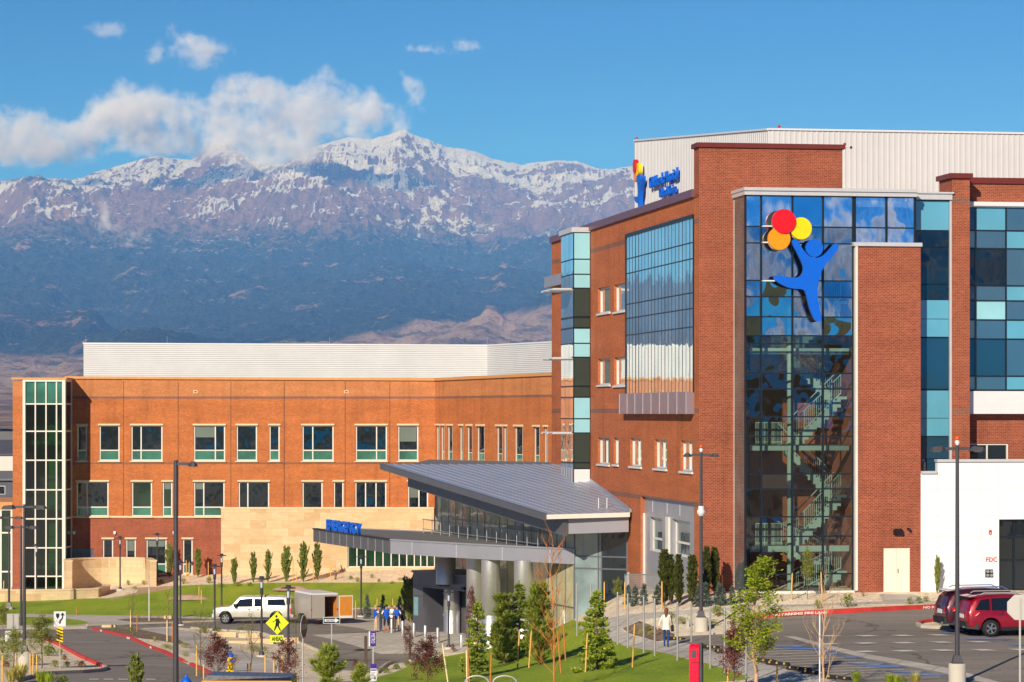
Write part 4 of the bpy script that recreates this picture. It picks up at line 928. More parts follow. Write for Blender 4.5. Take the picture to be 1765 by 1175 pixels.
def paving(name, c1, c2, c3, sc, joints=None, cracks=False):
    t = NT(name); p = t.pos(); col = t.ramp(t.noise(p, sc, 6, .7), [(.3, c1), (.55, c2), (.75, c3)])
    col = t.mix(1.0, col, t.ramp(t.noise(t.pos((.3,1,1)), .16, 6, .65), [(.3, .80), (.5, 1.0), (.7, 1.12)]), 'MULTIPLY')
    col = t.mix(1.0, col, t.ramp(t.noise(t.pos((.06,.9,1)), .8, 5, .6), [(.35, .90), (.6, 1.05)]), 'MULTIPLY')
    if joints:
        b = t.n('TexBrick', _Scale=1.0, offset=0.0); b.inputs['Brick Width'].default_value = joints; b.inputs['Row Height'].default_value = joints; b.inputs['Mortar Size'].default_value = .035; b.inputs['Color1'].default_value = (1,1,1,1); b.inputs['Color2'].default_value = (.94,.93,.92,1); b.inputs['Mortar'].default_value = (.62,.60,.58,1)
        m_ = t.n('Mapping'); m_.inputs['Rotation'].default_value = (0,0,.35); t.l(p, m_.inputs[0]); t.l(m_.outputs[0], b.inputs['Vector']); col = t.mix(1.0, col, b.outputs[0], 'MULTIPLY')
    if cracks:
        w = t.n('TexNoise', _Scale=.8, _Detail=4.0); t.l(p, w.inputs['Vector']); add = t.n('VectorMath', operation='ADD'); sc_ = t.n('VectorMath', operation='SCALE'); sc_.inputs[3].default_value = 1.6; t.l(w.outputs['Color'], sc_.inputs[0]); t.l(p, add.inputs[0]); t.l(sc_.outputs[0], add.inputs[1])
        v_ = t.n('TexVoronoi', _Scale=.13, feature='DISTANCE_TO_EDGE'); t.l(add.outputs[0], v_.inputs['Vector']); col = t.mix(1.0, col, t.ramp(v_.outputs['Distance'], [(.0, .55), (.006, .62), (.010, 1.0)]), 'MULTIPLY')
        v2 = t.n('TexVoronoi', _Scale=.45); t.l(p, v2.inputs['Vector']); col = t.mix(1.0, col, t.ramp(t.math('ADD', v2.outputs['Distance'], t.math('MULTIPLY', t.noise(p, 3, 3), .25)), [(.20, .72), (.30, 1.0)]), 'MULTIPLY')
    t.base(col); t.set(.88, spec=.2); t.bump(t.noise(p, 40, 4, .7), .6, .006); return t.mat
MG_CONC = paving('concrete_paving', (.50,.45,.39), (.62,.57,.50), (.70,.65,.58), 2.2, joints=1.8)
MG_ASPH = paving('asphalt', (.225,.195,.165), (.30,.26,.22), (.36,.315,.27), 9, cracks=True)
def lawn():
    t = NT('mown_grass'); p = t.pos()
    a = t.ramp(t.noise(p, 11, 6, .75), [(.28, (.13,.22,.014)), (.5, (.33,.46,.035)), (.72, (.60,.66,.09))])
    b = t.ramp(t.noise(t.pos((1,.35,1)), .35, 4, .6), [(.25, (.60,.66,.55)), (.5,(1,1,1)), (.75, (1.30,1.12,1.0))])
    t.base(t.mix(1.0, a, b, 'MULTIPLY')); t.set(.9, spec=.15); t.bump(t.noise(p, 26, 5, .8), 1.0, .06); return t.mat
MG_LAWN = lawn()
# ---------------------------------------------------------------- outlines of paving, lawns and beds, surveyed from the picture
REG = [  # name, material, outline
 ('planting_bed', MG_MULCH, [(200,1068),(230,1064.5),(300,1064.5),(372,1067.5),(372,1071),(230,1072)]),
 ('planting_bed', MG_MULCH, [(160,1084),(165,1081),(237,1082),(272,1085),(300,1097),(322,1111),(300,1108),(262,1102),(235,1099),(205,1092)]),
 ('lawn', MG_LAWN, [(-60,1032),(0,1032),(185,1031),(235,1022),(255,1012),(330,1008),(480,1004),(712,1003),(714,1041),(640,1047),(560,1050),(372,1064),(330,1062),(250,1061),(170,1060),(0,1057),(-60,1057)]),
 ('bare_soil', MG_SOIL, [(225,1026),(300,1014),(300,1010),(240,1012),(235,1021),(190,1031),(190,1033)]),
 ('path', MG_CONC, [(-60,1057),(0,1057),(170,1060),(250,1061),(330,1062),(372,1064),(372,1067.5),(300,1064.5),(230,1064.5),(200,1068),(230,1072),(372,1071),(300,1073.5),(237,1075.5),(150,1078.5),(0,1083),(-60,1083)]),
 ('lawn', MG_LAWN, [(-60,1062),(0,1062),(100,1064),(140,1069),(155,1074),(130,1077),(-60,1077)]),
 ('road', MG_ASPH, [(150,1078.5),(237,1075.5),(300,1073.5),(372,1066),(460,1060),(560,1052),(640,1049),(712,1045),(712,1090),(800,1112),(785,1121),(757,1126),(717,1137),(649,1160),(629,1158),(560,1152),(551,1123),(518,1109),(470,1098),(450,1091),(380,1087),(330,1083),(295,1080),(237,1083),(150,1084)]),
 ('plaza', MG_CONC, [(575,1077),(620,1064),(712,1058),(760,1060),(850,1075),(880,1096),(850,1112),(800,1124),(757,1126),(708,1126),(657,1127),(537,1094),(657,1089),(640,1087)]),
 ('path', MG_CONC, [(237,1083.5),(285,1081.5),(330,1088),(371,1106),(425,1124),(472,1143),(487,1152),(480,1168),(425,1165),(356,1152),(322,1111),(299,1097)]),
 ('driveway', MG_ASPH, [(-60,1086),(0,1084),(80,1085),(150,1084),(160,1085),(184,1090),(229,1102.5),(265,1118.5),(298,1132.5),(317,1141.5),(350,1155),(420,1180),(420,1240),(-60,1240),(30,1175),(75,1163),(140,1160),(182,1154),(179,1150),(139,1133),(104,1114),(73,1101),(-60,1098)]),
 ('lawn', MG_LAWN, [(620,1230),(652,1166),(700,1150),(757,1133),(800,1125),(850,1113),(880,1098),(950,1074),(1011,1071),(997,1083),(1055,1104),(1104,1118),(1186,1136),(1208,1140),(1267,1158),(1295,1168),(1280,1172),(1230,1176),(1190,1230)]),
 ('bare_soil', MG_SOIL, [(905,1040),(950,1038),(1000,1045),(1015,1054),(990,1062),(950,1070),(905,1075)]),
 ('path', MG_CONC, [(1001,1078),(1057,1063),(1110,1056),(1200,1050),(1300,1044),(1500,1037),(1522,1036),(1515,1023.5),(1575,1023.5),(1600,1036),(1800,1034),(1800,1038),(1500,1041),(1300,1048),(1205,1056),(1104,1068),(1071,1083),(1081,1092),(1132,1107),(1160,1103),(1215,1119),(1330,1147),(1440,1174),(1500,1230),(1400,1230),(1295,1168),(1267,1158),(1208,1140),(1186,1136),(1104,1118),(1055,1104),(997,1083)]),
 ('planting_bed', MG_MULCH, [(1073,1082.5),(1102,1070),(1130,1080),(1165,1093),(1160,1102),(1132,1105.5),(1083,1091)]),
 ('parking_lot', MG_ASPH, [(1160,1103),(1165,1096),(1255,1092),(1270,1086),(1281,1078),(1314,1066),(1361,1061),(1500,1054),(1588,1049.5),(1636,1047.5),(1900,1043),(1900,1230),(1500,1230),(1440,1174),(1330,1147),(1215,1119)]),
 ('traffic_island', MG_ROCK, [(1581,1077),(1600,1072),(1640,1070.5),(1690,1070),(1690,1081),(1650,1083),(1600,1083)]),
 ('concrete_gutter', MG_CONC, [(1350,1096),(1368,1096),(1450,1117),(1500,1128),(1640,1152),(1740,1180),(1712,1180),(1620,1158),(1490,1134),(1440,1121)]),
]
pts2 = []; faces2 = []
for nm, m_, poly in REG:
    b = len(pts2); w = []
    for i in range(len(poly)):                       # densify outlines so that they follow the land
        a, c = G(*poly[i]), G(*poly[(i+1) % len(poly)]); n = max(1, int((c-a).length/3))
        w += [Vector((a.x+(c.x-a.x)*k/n, a.y+(c.y-a.y)*k/n)) for k in range(n)]
    pts2 += w; faces2.append(list(range(b, b+len(w))))
nreg = len(REG)
gx = list(np.arange(-90, 90.1, 3.0)); gy = list(np.arange(50, 256.1, 3.0)); b = len(pts2); eps = random.Random(2)
for j, y in enumerate(gy):
    for i, x in enumerate(gx):
        edge = i in (0, len(gx)-1) or j in (0, len(gy)-1); pts2.append(Vector((x + (0 if edge else eps.uniform(-.3,.3)), y + (0 if edge else eps.uniform(-.3,.3)))))
nx = len(gx)
border = [b+i for i in range(nx)] + [b+j*nx+nx-1 for j in range(1, len(gy))] + [b+(len(gy)-1)*nx+i for i in range(nx-2,-1,-1)] + [b+j*nx for j in range(len(gy)-2,0,-1)]
faces2.append(border)
edges2 = [(f_[i], f_[(i+1) % len(f_)]) for f_ in faces2 for i in range(len(f_))]
ov, oe, of, _a, _b, ofo = geometry.delaunay_2d_cdt(pts2, edges2, [], 0, 1e-4)
oz = ground_np([v_.x for v_ in ov], [v_.y for v_ in ov])
cen = np.array([[sum(ov[i].x for i in f_)/len(f_), sum(ov[i].y for i in f_)/len(f_)] for f_ in of])
reg_of = np.full(len(of), -1)
for k in range(nreg):
    pl = np.array([pts2[i][:] for i in faces2[k]]); ins = np.zeros(len(of), bool); j = len(pl)-1
    for i in range(len(pl)):
        (xi, yi), (xj, yj) = pl[i], pl[j]
        with np.errstate(divide='ignore', invalid='ignore'):
            ins ^= ((yi > cen[:,1]) != (yj > cen[:,1])) & (cen[:,0] < (xj-xi)*(cen[:,1]-yi)/(yj-yi)+xi)
        j = i
    reg_of[ins] = k
groups = {}
for f_, k in zip(of, reg_of): groups.setdefault(int(k), []).append(f_)
def ground_piece(name, fs, mat):
    used = sorted({i for f_ in fs for i in f_}); ix = {k: i for i, k in enumerate(used)}
    me = bpy.data.meshes.new(name); me.from_pydata([(ov[k].x, ov[k].y, oz[k]) for k in used], [], [[ix[i] for i in f_] for f_ in fs]); me.materials.append(mat)
    me.polygons.foreach_set('use_smooth', [True]*len(fs)); o = bpy.data.objects.new(name, me); COL.objects.link(o); o['kind'] = 'structure'; return o
for k, fs in groups.items(): ground_piece('ground' if k < 0 else REG[k][0], fs, MG_ROCK if k < 0 else REG[k][1])
# wide plain beyond and around
MG_PLAIN = ground_mat('dry_plain', (.20,.16,.09), (.33,.26,.16), .02, (.22,.22,.10), bump=.0, big=(.004,.25))
mb = MB()
ring_in = [(-90,50),(89.9999,50),(89.9999,256),(-90,256)]; zr_ = [[gz(x,y) for x,y in ring_in]]
def strip(xa, xb, ya, yb, nx_, ny_, zf):
    vs = [(xa+(xb-xa)*i/nx_, ya+(yb-ya)*j/ny_) for j in range(ny_+1) for i in range(nx_+1)]
    mb.add([(x,y,zf(x,y)) for x,y in vs], [(j*(nx_+1)+i, j*(nx_+1)+i+1, (j+1)*(nx_+1)+i+1, (j+1)*(nx_+1)+i) for j in range(ny_) for i in range(nx_)])
def zfar(x, y): return gz(min(max(x,-90),90), min(max(y,50),256)) - .02
strip(-90, 90, 255.9, 6000, 2, 12, lambda x,y: zfar(x,y)); strip(-12000, -89.9, -300, 6000, 6, 40, zfar); strip(89.9, 12000, -300, 6000, 6, 40, zfar); 
o = mb.build('plain', MG_PLAIN); o['kind'] = 'structure'
mb = MB(); strip(-90, 90, -300, 50.1, 20, 20, zfar); o = mb.build('rear_parking_lot', MG_ASPH); o['kind'] = 'structure'
# ---------------------------------------------------------------- kerbs and paint
M_KRED = plain('red_kerb_paint', (206,62,52), .7, var=.14, vs=2)
M_KCON = plain('kerb_concrete', (188,178,160), .85, var=.1)
M_WPAINT = plain('white_road_paint', (226,222,212), .7, var=.08, vs=4)
M_BPAINT = plain('blue_road_paint', (112,146,205), .7, var=.12, vs=4)
def dens(px):
    P = [G(*p) for p in px]; out = []
    for a, b in zip(P, P[1:]):
        n = max(1, int((b-a).xy.length/1.2))
        out += [a.lerp(b, k/n) for k in range(n)]
    return out + [P[-1]]
def kerb(name, px, mat, h=.14, w=.15, lab=None):
    P = dens(px); mb = MB(); vs = []
    for i, p in enumerate(P):
        d = (P[min(i+1,len(P)-1)]-P[max(i-1,0)]).xy.normalized(); n = Vector((-d.y,d.x)); z = gz(p.x,p.y)
        for s, zz_ in ((-w/2,-.1),(-w/2,h-.02),(-w/2+.03,h),(w/2,h),(w/2,-.1)): vs.append((p.x+n.x*s, p.y+n.y*s, z+zz_))
    fs = [(i*5+k, i*5+k+1, (i+1)*5+k+1, (i+1)*5+k) for i in range(len(P)-1) for k in range(4)] + [(4,3,2,1,0), tuple(len(vs)-5+k for k in range(5))]
    mb.add(vs, fs); o = mb.build(name, mat); o['kind'] = 'structure'; return P
KR = kerb('red_kerb', [(1800,1044.5),(1700,1046),(1636,1047.5),(1588,1049.5),(1500,1054),(1430,1057.5),(1361,1061),(1330,1063.5),(1314,1066),(1295,1072),(1281,1078)], M_KRED, .20)
kerb('kerb', [(1281,1078),(1270,1086),(1255,1092),(1165,1096.5)], M_KCON)
kerb('red_kerb', [(1581,1077.5),(1590,1073.5),(1605,1071.5),(1640,1070.5),(1690,1070)], M_KRED); kerb('kerb', [(1581,1077.5),(1590,1082),(1610,1083.5),(1650,1083.5),(1690,1081)], M_KCON)
KL = kerb('red_kerb', [(160,1085),(184,1090),(229,1102.5),(265,1118.5),(298,1132.5),(317,1141.5)], M_KRED)
kerb('red_kerb', [(329,1146.5),(350,1155),(372,1163)], M_KRED)
kerb('red_kerb', [(73,1101),(104,1114),(139,1133),(160,1142.5),(179,1150.5)], M_KRED, .15); kerb('kerb', [(179,1150.5),(183,1153.5),(170,1157.5),(140,1160),(75,1163),(30,1175)], M_KCON)
kerb('kerb', [(551,1123),(518,1109),(470,1098),(450,1091.5),(380,1087.5),(330,1083.5)], M_KCON, .12); kerb('kerb', [(372,1071),(300,1073.5),(237,1075.5),(150,1078.5)], M_KCON, .10)
kerb('kerb', [(785,1121),(757,1127),(717,1138),(649,1161)], M_KCON, .14)
def paint(pxs, mat, lift=.012):
    mb = MB(); P = [G(*p) for p in pxs]; mb.poly([(p.x,p.y,p.z+lift) for p in P]); return mb
def quad_on_ground(px, py, w, d, mat, skew=.45, name='road_marking'):
    c = G(px, py); mb = MB(); n = 3; vs = []
    for j in range(2):
        for i in range(n+1):
            x = c.x + (i/n-.5)*w + (skew*(.5-j)); y = c.y + (j-.5)*d; vs.append((x, y, gz(x,y)+.016))
    mb.add(vs, [(i, i+1, n+2+i, n+1+i) for i in range(n)]); return mb
M_ = MB()
zx = lambda a: 1400+a*.2068
zy = lambda a: 1000+a*.2068
cross = [(150,465),(455,465),(755,462),(1055,458),(130,532),(445,526),(765,523),(1078,518),(1390,515),(440,595),(770,590),(1097,585),(1428,583),(1740,580)]
for a_, b_ in cross:
    q_ = quad_on_ground(zx(a_), zy(b_), .62, .62, M_WPAINT, .35); M_.add(q_.v, q_.f)
for x_ in (172,197,222,247,270): 
    q_ = quad_on_ground(x_-10, 1171, .38, .5, M_WPAINT, .1); M_.add(q_.v, q_.f)
o = M_.build('crosswalk_marking', M_WPAINT); o['kind'] = 'structure'
# stall lines and blue accessible symbols
def line_on_ground(mb, a, b, w=.1, lift=.014):
    a, b = G(*a), G(*b); d = (b-a).xy; L = d.length; d.normalize(); n_ = Vector((-d.y,d.x))*w/2; k = max(1, int(L/1.5)); vs = []
    for i in range(k+1):
        p = a.xy + d*L*i/k
        for s in (-1,1): q = p+n_*s; vs.append((q.x,q.y,gz(q.x,q.y)+lift))
    mb.add(vs, [(2*i, 2*i+1, 2*i+3, 2*i+2) for i in range(k)])
M_ = MB()
for i in range(15):
    t = i/14; a_ = (1212+t*230, 1113+t*58); b_ = (1330+t*290, 1098.5+t*58); line_on_ground(M_, a_, (a_[0]+(b_[0]-a_[0])*1.0, a_[1]+(b_[1]-a_[1])*.28))
for i in range(4): line_on_ground(M_, (1640+i*40,1086+i*7), (1800,1088+i*7))
o = M_.build('stall_line', M_WPAINT); o['kind'] = 'structure'
M_ = MB()
for (x0, x1, y_) in ((1330,1390,1113),(1350,1420,1117),(1400,1440,1121),(1405,1447,1126),(1448,1484,1132),(1460,1530,1143),(1483,1559,1148),(1528,1598,1157),(1555,1631,1163),(1616,1660,1090),(1655,1745,1101),(1735,1800,1111)):
    for dy in (0, 2.2): line_on_ground(M_, (x0+dy*3,y_+dy), (x1+dy*3,y_+dy+.6), .12, .017)
    line_on_ground(M_, (x0+12,y_+.8), (x1-8,y_+1.6), .25, .018)
o = M_.build('accessible_bay_marking', M_BPAINT); o['kind'] = 'structure'
# words on the kerbs
def kerb_text(s, px, py, size, frU, z, lab='kerb_lettering'):
    p = G(px, py); f = Fr((p.x,p.y), frU); o = text(f, s, 0, p.z+z, size, .115, .012, M_WPAINT, None, name=lab, bold=.004, sx=1.5)
    for v_ in o.data.vertices: v_.co.z += gz(v_.co.x, v_.co.y) - p.z
    o['kind'] = 'structure'; return o
kerb_text('NO PARKING - FIRE LANE', 1589, 1049.6, .155, (G(1700,1046)-G(1588,1049.5)).xy, .035)
kerb_text('NO PARKING FIRE LANE', 1331, 1064, .15, (G(1372,1060.6)-G(1331,1063.5)).xy, .06)
for a_, b_ in (((176,1088),(184,1090)),((222,1100.6),(229,1102.5)),((262,1117),(266,1119))):
    kerb_text('FIRE LANE', a_[0], a_[1]+.3, .15, (G(*b_)-G(*a_)).xy, .02)
# ---------------------------------------------------------------- mountains (real distance, 4.5 to 24 km)
def _hash(ix, iy, seed):
    h = (ix.astype(np.int64)*374761393 + iy.astype(np.int64)*668265263 + seed*974634777) & 0x7fffffff
    h = ((h ^ (h >> 13))*1274126177) & 0x7fffffff; return ((h ^ (h >> 16)) & 0xffff)/65535.0
def vnoise(x, y, seed=0):
    ix = np.floor(x).astype(np.int64); iy = np.floor(y).astype(np.int64); fx = x-ix; fy = y-iy; fx = fx*fx*fx*(fx*(fx*6-15)+10); fy = fy*fy*fy*(fy*(fy*6-15)+10)
    return (_hash(ix,iy,seed)*(1-fx)+_hash(ix+1,iy,seed)*fx)*(1-fy) + (_hash(ix,iy+1,seed)*(1-fx)+_hash(ix+1,iy+1,seed)*fx)*fy
def fbm(x, y, o=6, seed=0, g=.5, ridge=False):
    s = 0; a = 1; t = 0
    for i in range(o):
        n_ = vnoise(x*2**i+i*17.3, y*2**i-i*9.1, seed+i)*2-1
        s = s + a*((1-abs(n_))*2-1 if ridge else n_); t += a; a *= g
    return s/t
ridge = [(-2200,600),(-1500,590),(-900,560),(-550,480),(-250,370),(-100,326),(0,312),(60,307),(130,311),(165,298),(200,288),(250,274),(270,271),(300,275),(330,275),(345,266),(362,249),(374,244),(388,246),(420,266),(460,290),(500,278),(540,252),(575,243),(600,236),(640,242),(670,232),(690,224),(700,226),(730,239),(770,254),(820,261),(850,274),(900,283),(930,279),(960,275),(975,276),(1000,281),(1030,292),(1060,292),(1093,286),(1150,280),(1300,310),(1765,350),(2300,330),(3200,380)]  # unseen ridge left of the view is lowered so the west glass mirrors sky
tree = [(-2200,640),(-900,610),(-550,540),(-250,440),(0,392),(40,352),(130,362),(230,368),(330,360),(400,345),(470,335),(560,345),(640,372),(720,398),(800,395),(940,402),(1000,375),(1050,352),(1093,345),(1300,400),(3200,420)]
cols = np.concatenate([np.arange(-2200,-60,14.), np.arange(-60,1130,1.7), np.arange(1130,3200,14.)])
rr = np.concatenate([np.linspace(2200,6000,26)[:-1], np.linspace(6000,14000,90)[:-1], np.linspace(14000,24000,240), np.linspace(24060,28000,12)])
PX, RR = np.meshgrid(cols, rr)
yr = np.interp(PX, *zip(*ridge)); yt = np.interp(PX, *zip(*tree))
lo_r = [2200, 3300, 5500, 8000, 10800, 13600, 17200]; lo_y = [738, 724, 697, 660, 596, 548, 478]
yl_ = np.interp(RR, lo_r, lo_y)
t1 = np.clip((RR-17200)/2900, 0, 1); t2 = np.clip((RR-20100)/3900, 0, 1)
yv = np.where(RR < 17200, yl_, np.where(RR < 20100, 478+(yt-478)*t1, yt+(yr-yt)*t2**.92))
Xw = (PX-CX)/F*RR; Yw = RR; km = 1/1000.
base = CZ + (HY-yv)/F*RR
base = np.where(RR > 24000, CZ+(HY-yr)/F*24000 - (RR-24000)*.25, base)
env = np.clip((24000-RR)/3200, 0, 1)**.8 * np.clip((RR-2600)/5000, 0, 1)
wx = fbm(Xw*km*.5, Yw*km*.5, 4, 50); 
rg = fbm(Xw*km*.62+wx*.5, Yw*km*.34+wx*.4, 6, 11, .52, True)
spur = fbm(Xw*km*1.1+Yw*km*.22+wx*.6, Yw*km*.16, 7, 31, .56, True)
amp = np.interp(RR, [2200,6000,9000,13000,17000,19500,22500,24000], [0,60,120,180,200,190,150,0])
zz_ = base + env*amp*(.55*rg + .65*spur) 
zz_ += np.where(RR < 24050, 1, 0)*(fbm(Xw*km*5, Yw*km*2.2, 5, 77, .55, True))*np.interp(RR, [2200,9000,15000,21000,23400,24000], [2,22,42,75,55,16])
# the two named features: low pinkish hills in front
def hillm(px0, r0, wp, wr, h): return h*np.exp(-((PX-px0)/wp)**2 - ((RR-r0)/wr)**2)
zz_ += hillm(905, 9800, 190, 1300, 75)*(1+.35*fbm(Xw*km*4, Yw*km*3, 5, 9, .5, True)) + hillm(845, 11000, 28, 400, 95)*(1+.4*fbm(Xw*km*12, Yw*km*9, 4, 10)) + hillm(60, 15500, 60, 900, 40) + hillm(640, 8800, 150, 900, 40) + hillm(965, 11500, 60, 700, 95)
me = bpy.data.meshes.new('mountains'); nr, nc = PX.shape
V = np.stack([Xw, Yw, zz_], -1).reshape(-1,3); me.vertices.add(len(V)); me.vertices.foreach_set('co', V.ravel())
ii = (np.arange(nr-1)[:,None]*nc + np.arange(nc-1)[None]).ravel(); Fq = np.stack([ii, ii+1, ii+nc+1, ii+nc], -1)
me.loops.add(Fq.size); me.polygons.add(len(Fq)); me.loops.foreach_set('vertex_index', Fq.ravel().astype(np.int32))
me.polygons.foreach_set('loop_start', np.arange(0, Fq.size, 4, dtype=np.int32)); me.polygons.foreach_set('loop_total', np.full(len(Fq), 4, dtype=np.int32))
me.update(calc_edges=True); me.validate(); me.polygons.foreach_set('use_smooth', [True]*len(me.polygons))
mo = bpy.data.objects.new('mountains', me); COL.objects.link(mo); mo['kind'] = 'structure'
def mountain_mat():
    t = NT('mountain_side'); g = t.n('NewGeometry'); sp = t.n('SeparateXYZ'); t.l(g.outputs['Position'], sp.inputs[0]); z = sp.outputs[2]
    p = t.pos((.001,.001,.001))
    big = t.noise(p, 1.4, 6, .6); mid = t.noise(p, 7, 6, .65); fine = t.noise(p, 26, 5, .7); streak = t.noise(t.pos((.009,.0028,.0016)), 1.0, 6, .68)
    # forest: dark green, stippled
    forest = t.ramp(fine, [(.35, (.010,.020,.012)), (.55, (.045,.060,.030)), (.75, (.13,.12,.075))])
    bald = t.ramp(mid, [(.3, (.34,.20,.13)), (.7, (.58,.38,.27))])
    fmask = t.ramp(t.math('ADD', t.math('MULTIPLY', t.noise(p, 3.2, 8, .68), .7), t.math('MULTIPLY', fine, .3)), [(.565, 0), (.625, 1)])
    low = t.mix(t.math('MULTIPLY', fmask, .9), forest, bald)
    # lower foothills: scrub and dry grass
    scrub = t.ramp(t.noise(p, 5, 8, .72), [(.36, (.10,.10,.05)), (.46, (.34,.22,.15)), (.56, (.60,.42,.30)), (.66, (.34,.32,.14)), (.76,(.66,.5,.38))])
    rx_ = t.math('MULTIPLY', t.math('ADD', sp.outputs[0], 750.), 1/600., True); ry_ = t.math('MULTIPLY', t.math('SUBTRACT', 13200., sp.outputs[1]), 1/1200., True)
    fo = t.ramp(t.math('ADD', t.math('SUBTRACT', t.math('MULTIPLY', z, 1/380.), t.math('MULTIPLY', t.math('MULTIPLY', rx_, ry_), .62)), t.math('MULTIPLY', t.math('SUBTRACT', big, .5), .7)), [(.50, 0), (.62, 1)])
    low = t.mix(fo, scrub, low)
    dr_ = t.math('MULTIPLY', t.math('SINE', t.math('ADD', t.math('MULTIPLY', sp.outputs[0], 1/620.), 2.2)), 1.25); av = t.math('ADD', sp.outputs[0], t.math('MULTIPLY', z, dr_)); cv = t.n('CombineXYZ'); t.l(t.math('MULTIPLY', av, .0115), cv.inputs[0]); t.l(t.math('MULTIPLY', z, .0017), cv.inputs[1]); t.l(t.math('MULTIPLY', sp.outputs[1], .0016), cv.inputs[2])
    gully = t.noise(cv.outputs[0], 1.0, 6, .6); streak = t.math('ADD', t.math('MULTIPLY', streak, .35), t.math('MULTIPLY', gully, .65))
    rock = t.ramp(t.math('ADD', t.math('MULTIPLY', streak, .6), t.math('MULTIPLY', fine, .4)), [(.35, (.13,.075,.060)), (.5, (.30,.18,.135)), (.7, (.44,.29,.22))])
    sm = t.math('ADD', t.math('MULTIPLY', streak, .62), t.math('MULTIPLY', fine, .24))
    nz_ = t.n('SeparateXYZ'); t.l(g.outputs['Normal'], nz_.inputs[0])
    sm = t.math('ADD', sm, t.math('MULTIPLY', t.math('SUBTRACT', nz_.outputs[2], .86), .55))
    sm = t.math('ADD', sm, t.math('MULTIPLY', t.math('SUBTRACT', z, 1500), .00013)); sm = t.math('ADD', sm, t.math('MULTIPLY', t.math('SUBTRACT', big, .5), .75))
    snow = t.ramp(sm, [(.484, 0), (.518, 1)])
    alp = t.mix(snow, rock, (.84,.85,.88))
    tl = t.math('ADD', t.math('ADD', z, t.math('MULTIPLY', t.math('SUBTRACT', mid, .5), 760)), t.math('MULTIPLY', t.math('SUBTRACT', fine, .5), 300))
    tl = t.math('MULTIPLY', t.math('SUBTRACT', tl, 1090), 1/210.)
    t.base(t.mix(t.math('MINIMUM', t.math('MAXIMUM', tl, 0), 1), low, alp)); t.set(.95, spec=.05)
    t.bump(fine, 1.0, 55); return t.mat
me.materials.append(mountain_mat())
# rolling hills behind the viewpoint (mirrored in the stair glass)
xs_ = np.linspace(-900, 1500, 60); ys_ = np.linspace(-1400, -299, 30); mb = MB()
vs = [(x, y, gz(min(max(x,-90),90),50)-.02 + max(0, min(1, (-300-y)/350.))*(15+16*float(fbm(np.array(x*.004), np.array(y*.004), 4, 3)))) for y in ys_ for x in xs_]
mb.add(vs, [(j*60+i, j*60+i+1, (j+1)*60+i+1, (j+1)*60+i) for j in range(29) for i in range(59)], 0, True)
MG_HILL = ground_mat('green_hills', (.018,.028,.010), (.12,.125,.022), .035, (.20,.19,.04), bump=.0, big=(.01,.3))
o = mb.build('hills', MG_HILL); o['kind'] = 'structure'
# clouds: swollen meshes turned into fog, ragged by noise
def cloud_mat(name, dens, g, sc, bias=.0):
    t = NT(name); t.t.nodes.remove(t.b); pv = t.n('VolumePrincipled'); pv.inputs['Color'].default_value = (.90,.90,.97,1); pv.inputs['Anisotropy'].default_value = g
    at = t.n('Attribute', attribute_name='density'); p = t.pos((sc,sc,sc)); n1 = t.noise(p, 1.0, 10, .72)
    d = t.math('MULTIPLY', t.math('SUBTRACT', n1, t.math('SUBTRACT', .735, t.math('MULTIPLY', at.outputs['Fac'], .30))), 6.5); d = t.math('MULTIPLY', t.math('MINIMUM', t.math('MAXIMUM', d, 0), 1.0), t.math('MINIMUM', t.math('MULTIPLY', at.outputs['Fac'], 2.6), 1.0))
    t.l(t.math('MULTIPLY', d, dens), pv.inputs['Density']); pv.inputs['Density Attribute'].default_value = ''; t.l(pv.outputs[0], t.out.inputs['Volume']); return t.mat
def cloud(blobs, r_, vox, band, mat, name='cloud', place=None):
    mb = MB(); rnd = random.Random(9)
    for (px, py, rx, ry) in blobs:
        if place: c, k = place(px, py)
        else: c, k = ray(px, py, r_ + rnd.uniform(-150,150)), r_/F
        mb.ball(c, 1.0, 14, 9, sc=(rx*k*1.9, min(rx,ry)*k*1.7, ry*k*1.85))
        for j in range(2): mb.ball(c + Vector((rnd.uniform(-.7,.7)*rx*k, rnd.uniform(-.5,.5)*ry*k, rnd.uniform(-.4,.75)*ry*k)), 1.0, 12, 8, sc=(rx*k*.55, ry*k*.6, ry*k*.5))
    o = mb.build(name, mat, uv=False); m = o.modifiers.new('remesh','REMESH'); m.mode = 'VOXEL'; m.voxel_size = vox*1.4
    ng = bpy.data.node_groups.new('fog','GeometryNodeTree'); ng.interface.new_socket('Geometry', in_out='INPUT', socket_type='NodeSocketGeometry'); ng.interface.new_socket('Geometry', in_out='OUTPUT', socket_type='NodeSocketGeometry')
    gi, go = ng.nodes.new('NodeGroupInput'), ng.nodes.new('NodeGroupOutput'); mv = ng.nodes.new('GeometryNodeMeshToVolume'); sm = ng.nodes.new('GeometryNodeSetMaterial'); sm.inputs['Material'].default_value = mat
    try: mv.resolution_mode = 'VOXEL_SIZE'
    except Exception: pass
    mv.inputs['Voxel Size'].default_value = vox; mv.inputs['Interior Band Width'].default_value = band; mv.inputs['Density'].default_value = 1.0
    ng.links.new(gi.outputs[0], mv.inputs['Mesh']); ng.links.new(mv.outputs[0], sm.inputs[0]); ng.links.new(sm.outputs[0], go.inputs[0]); g = o.modifiers.new('fog','NODES'); g.node_group = ng; o['kind'] = 'stuff'; return o
MC = cloud_mat('cloud_vapour', .0075, -.45, 1/260.)
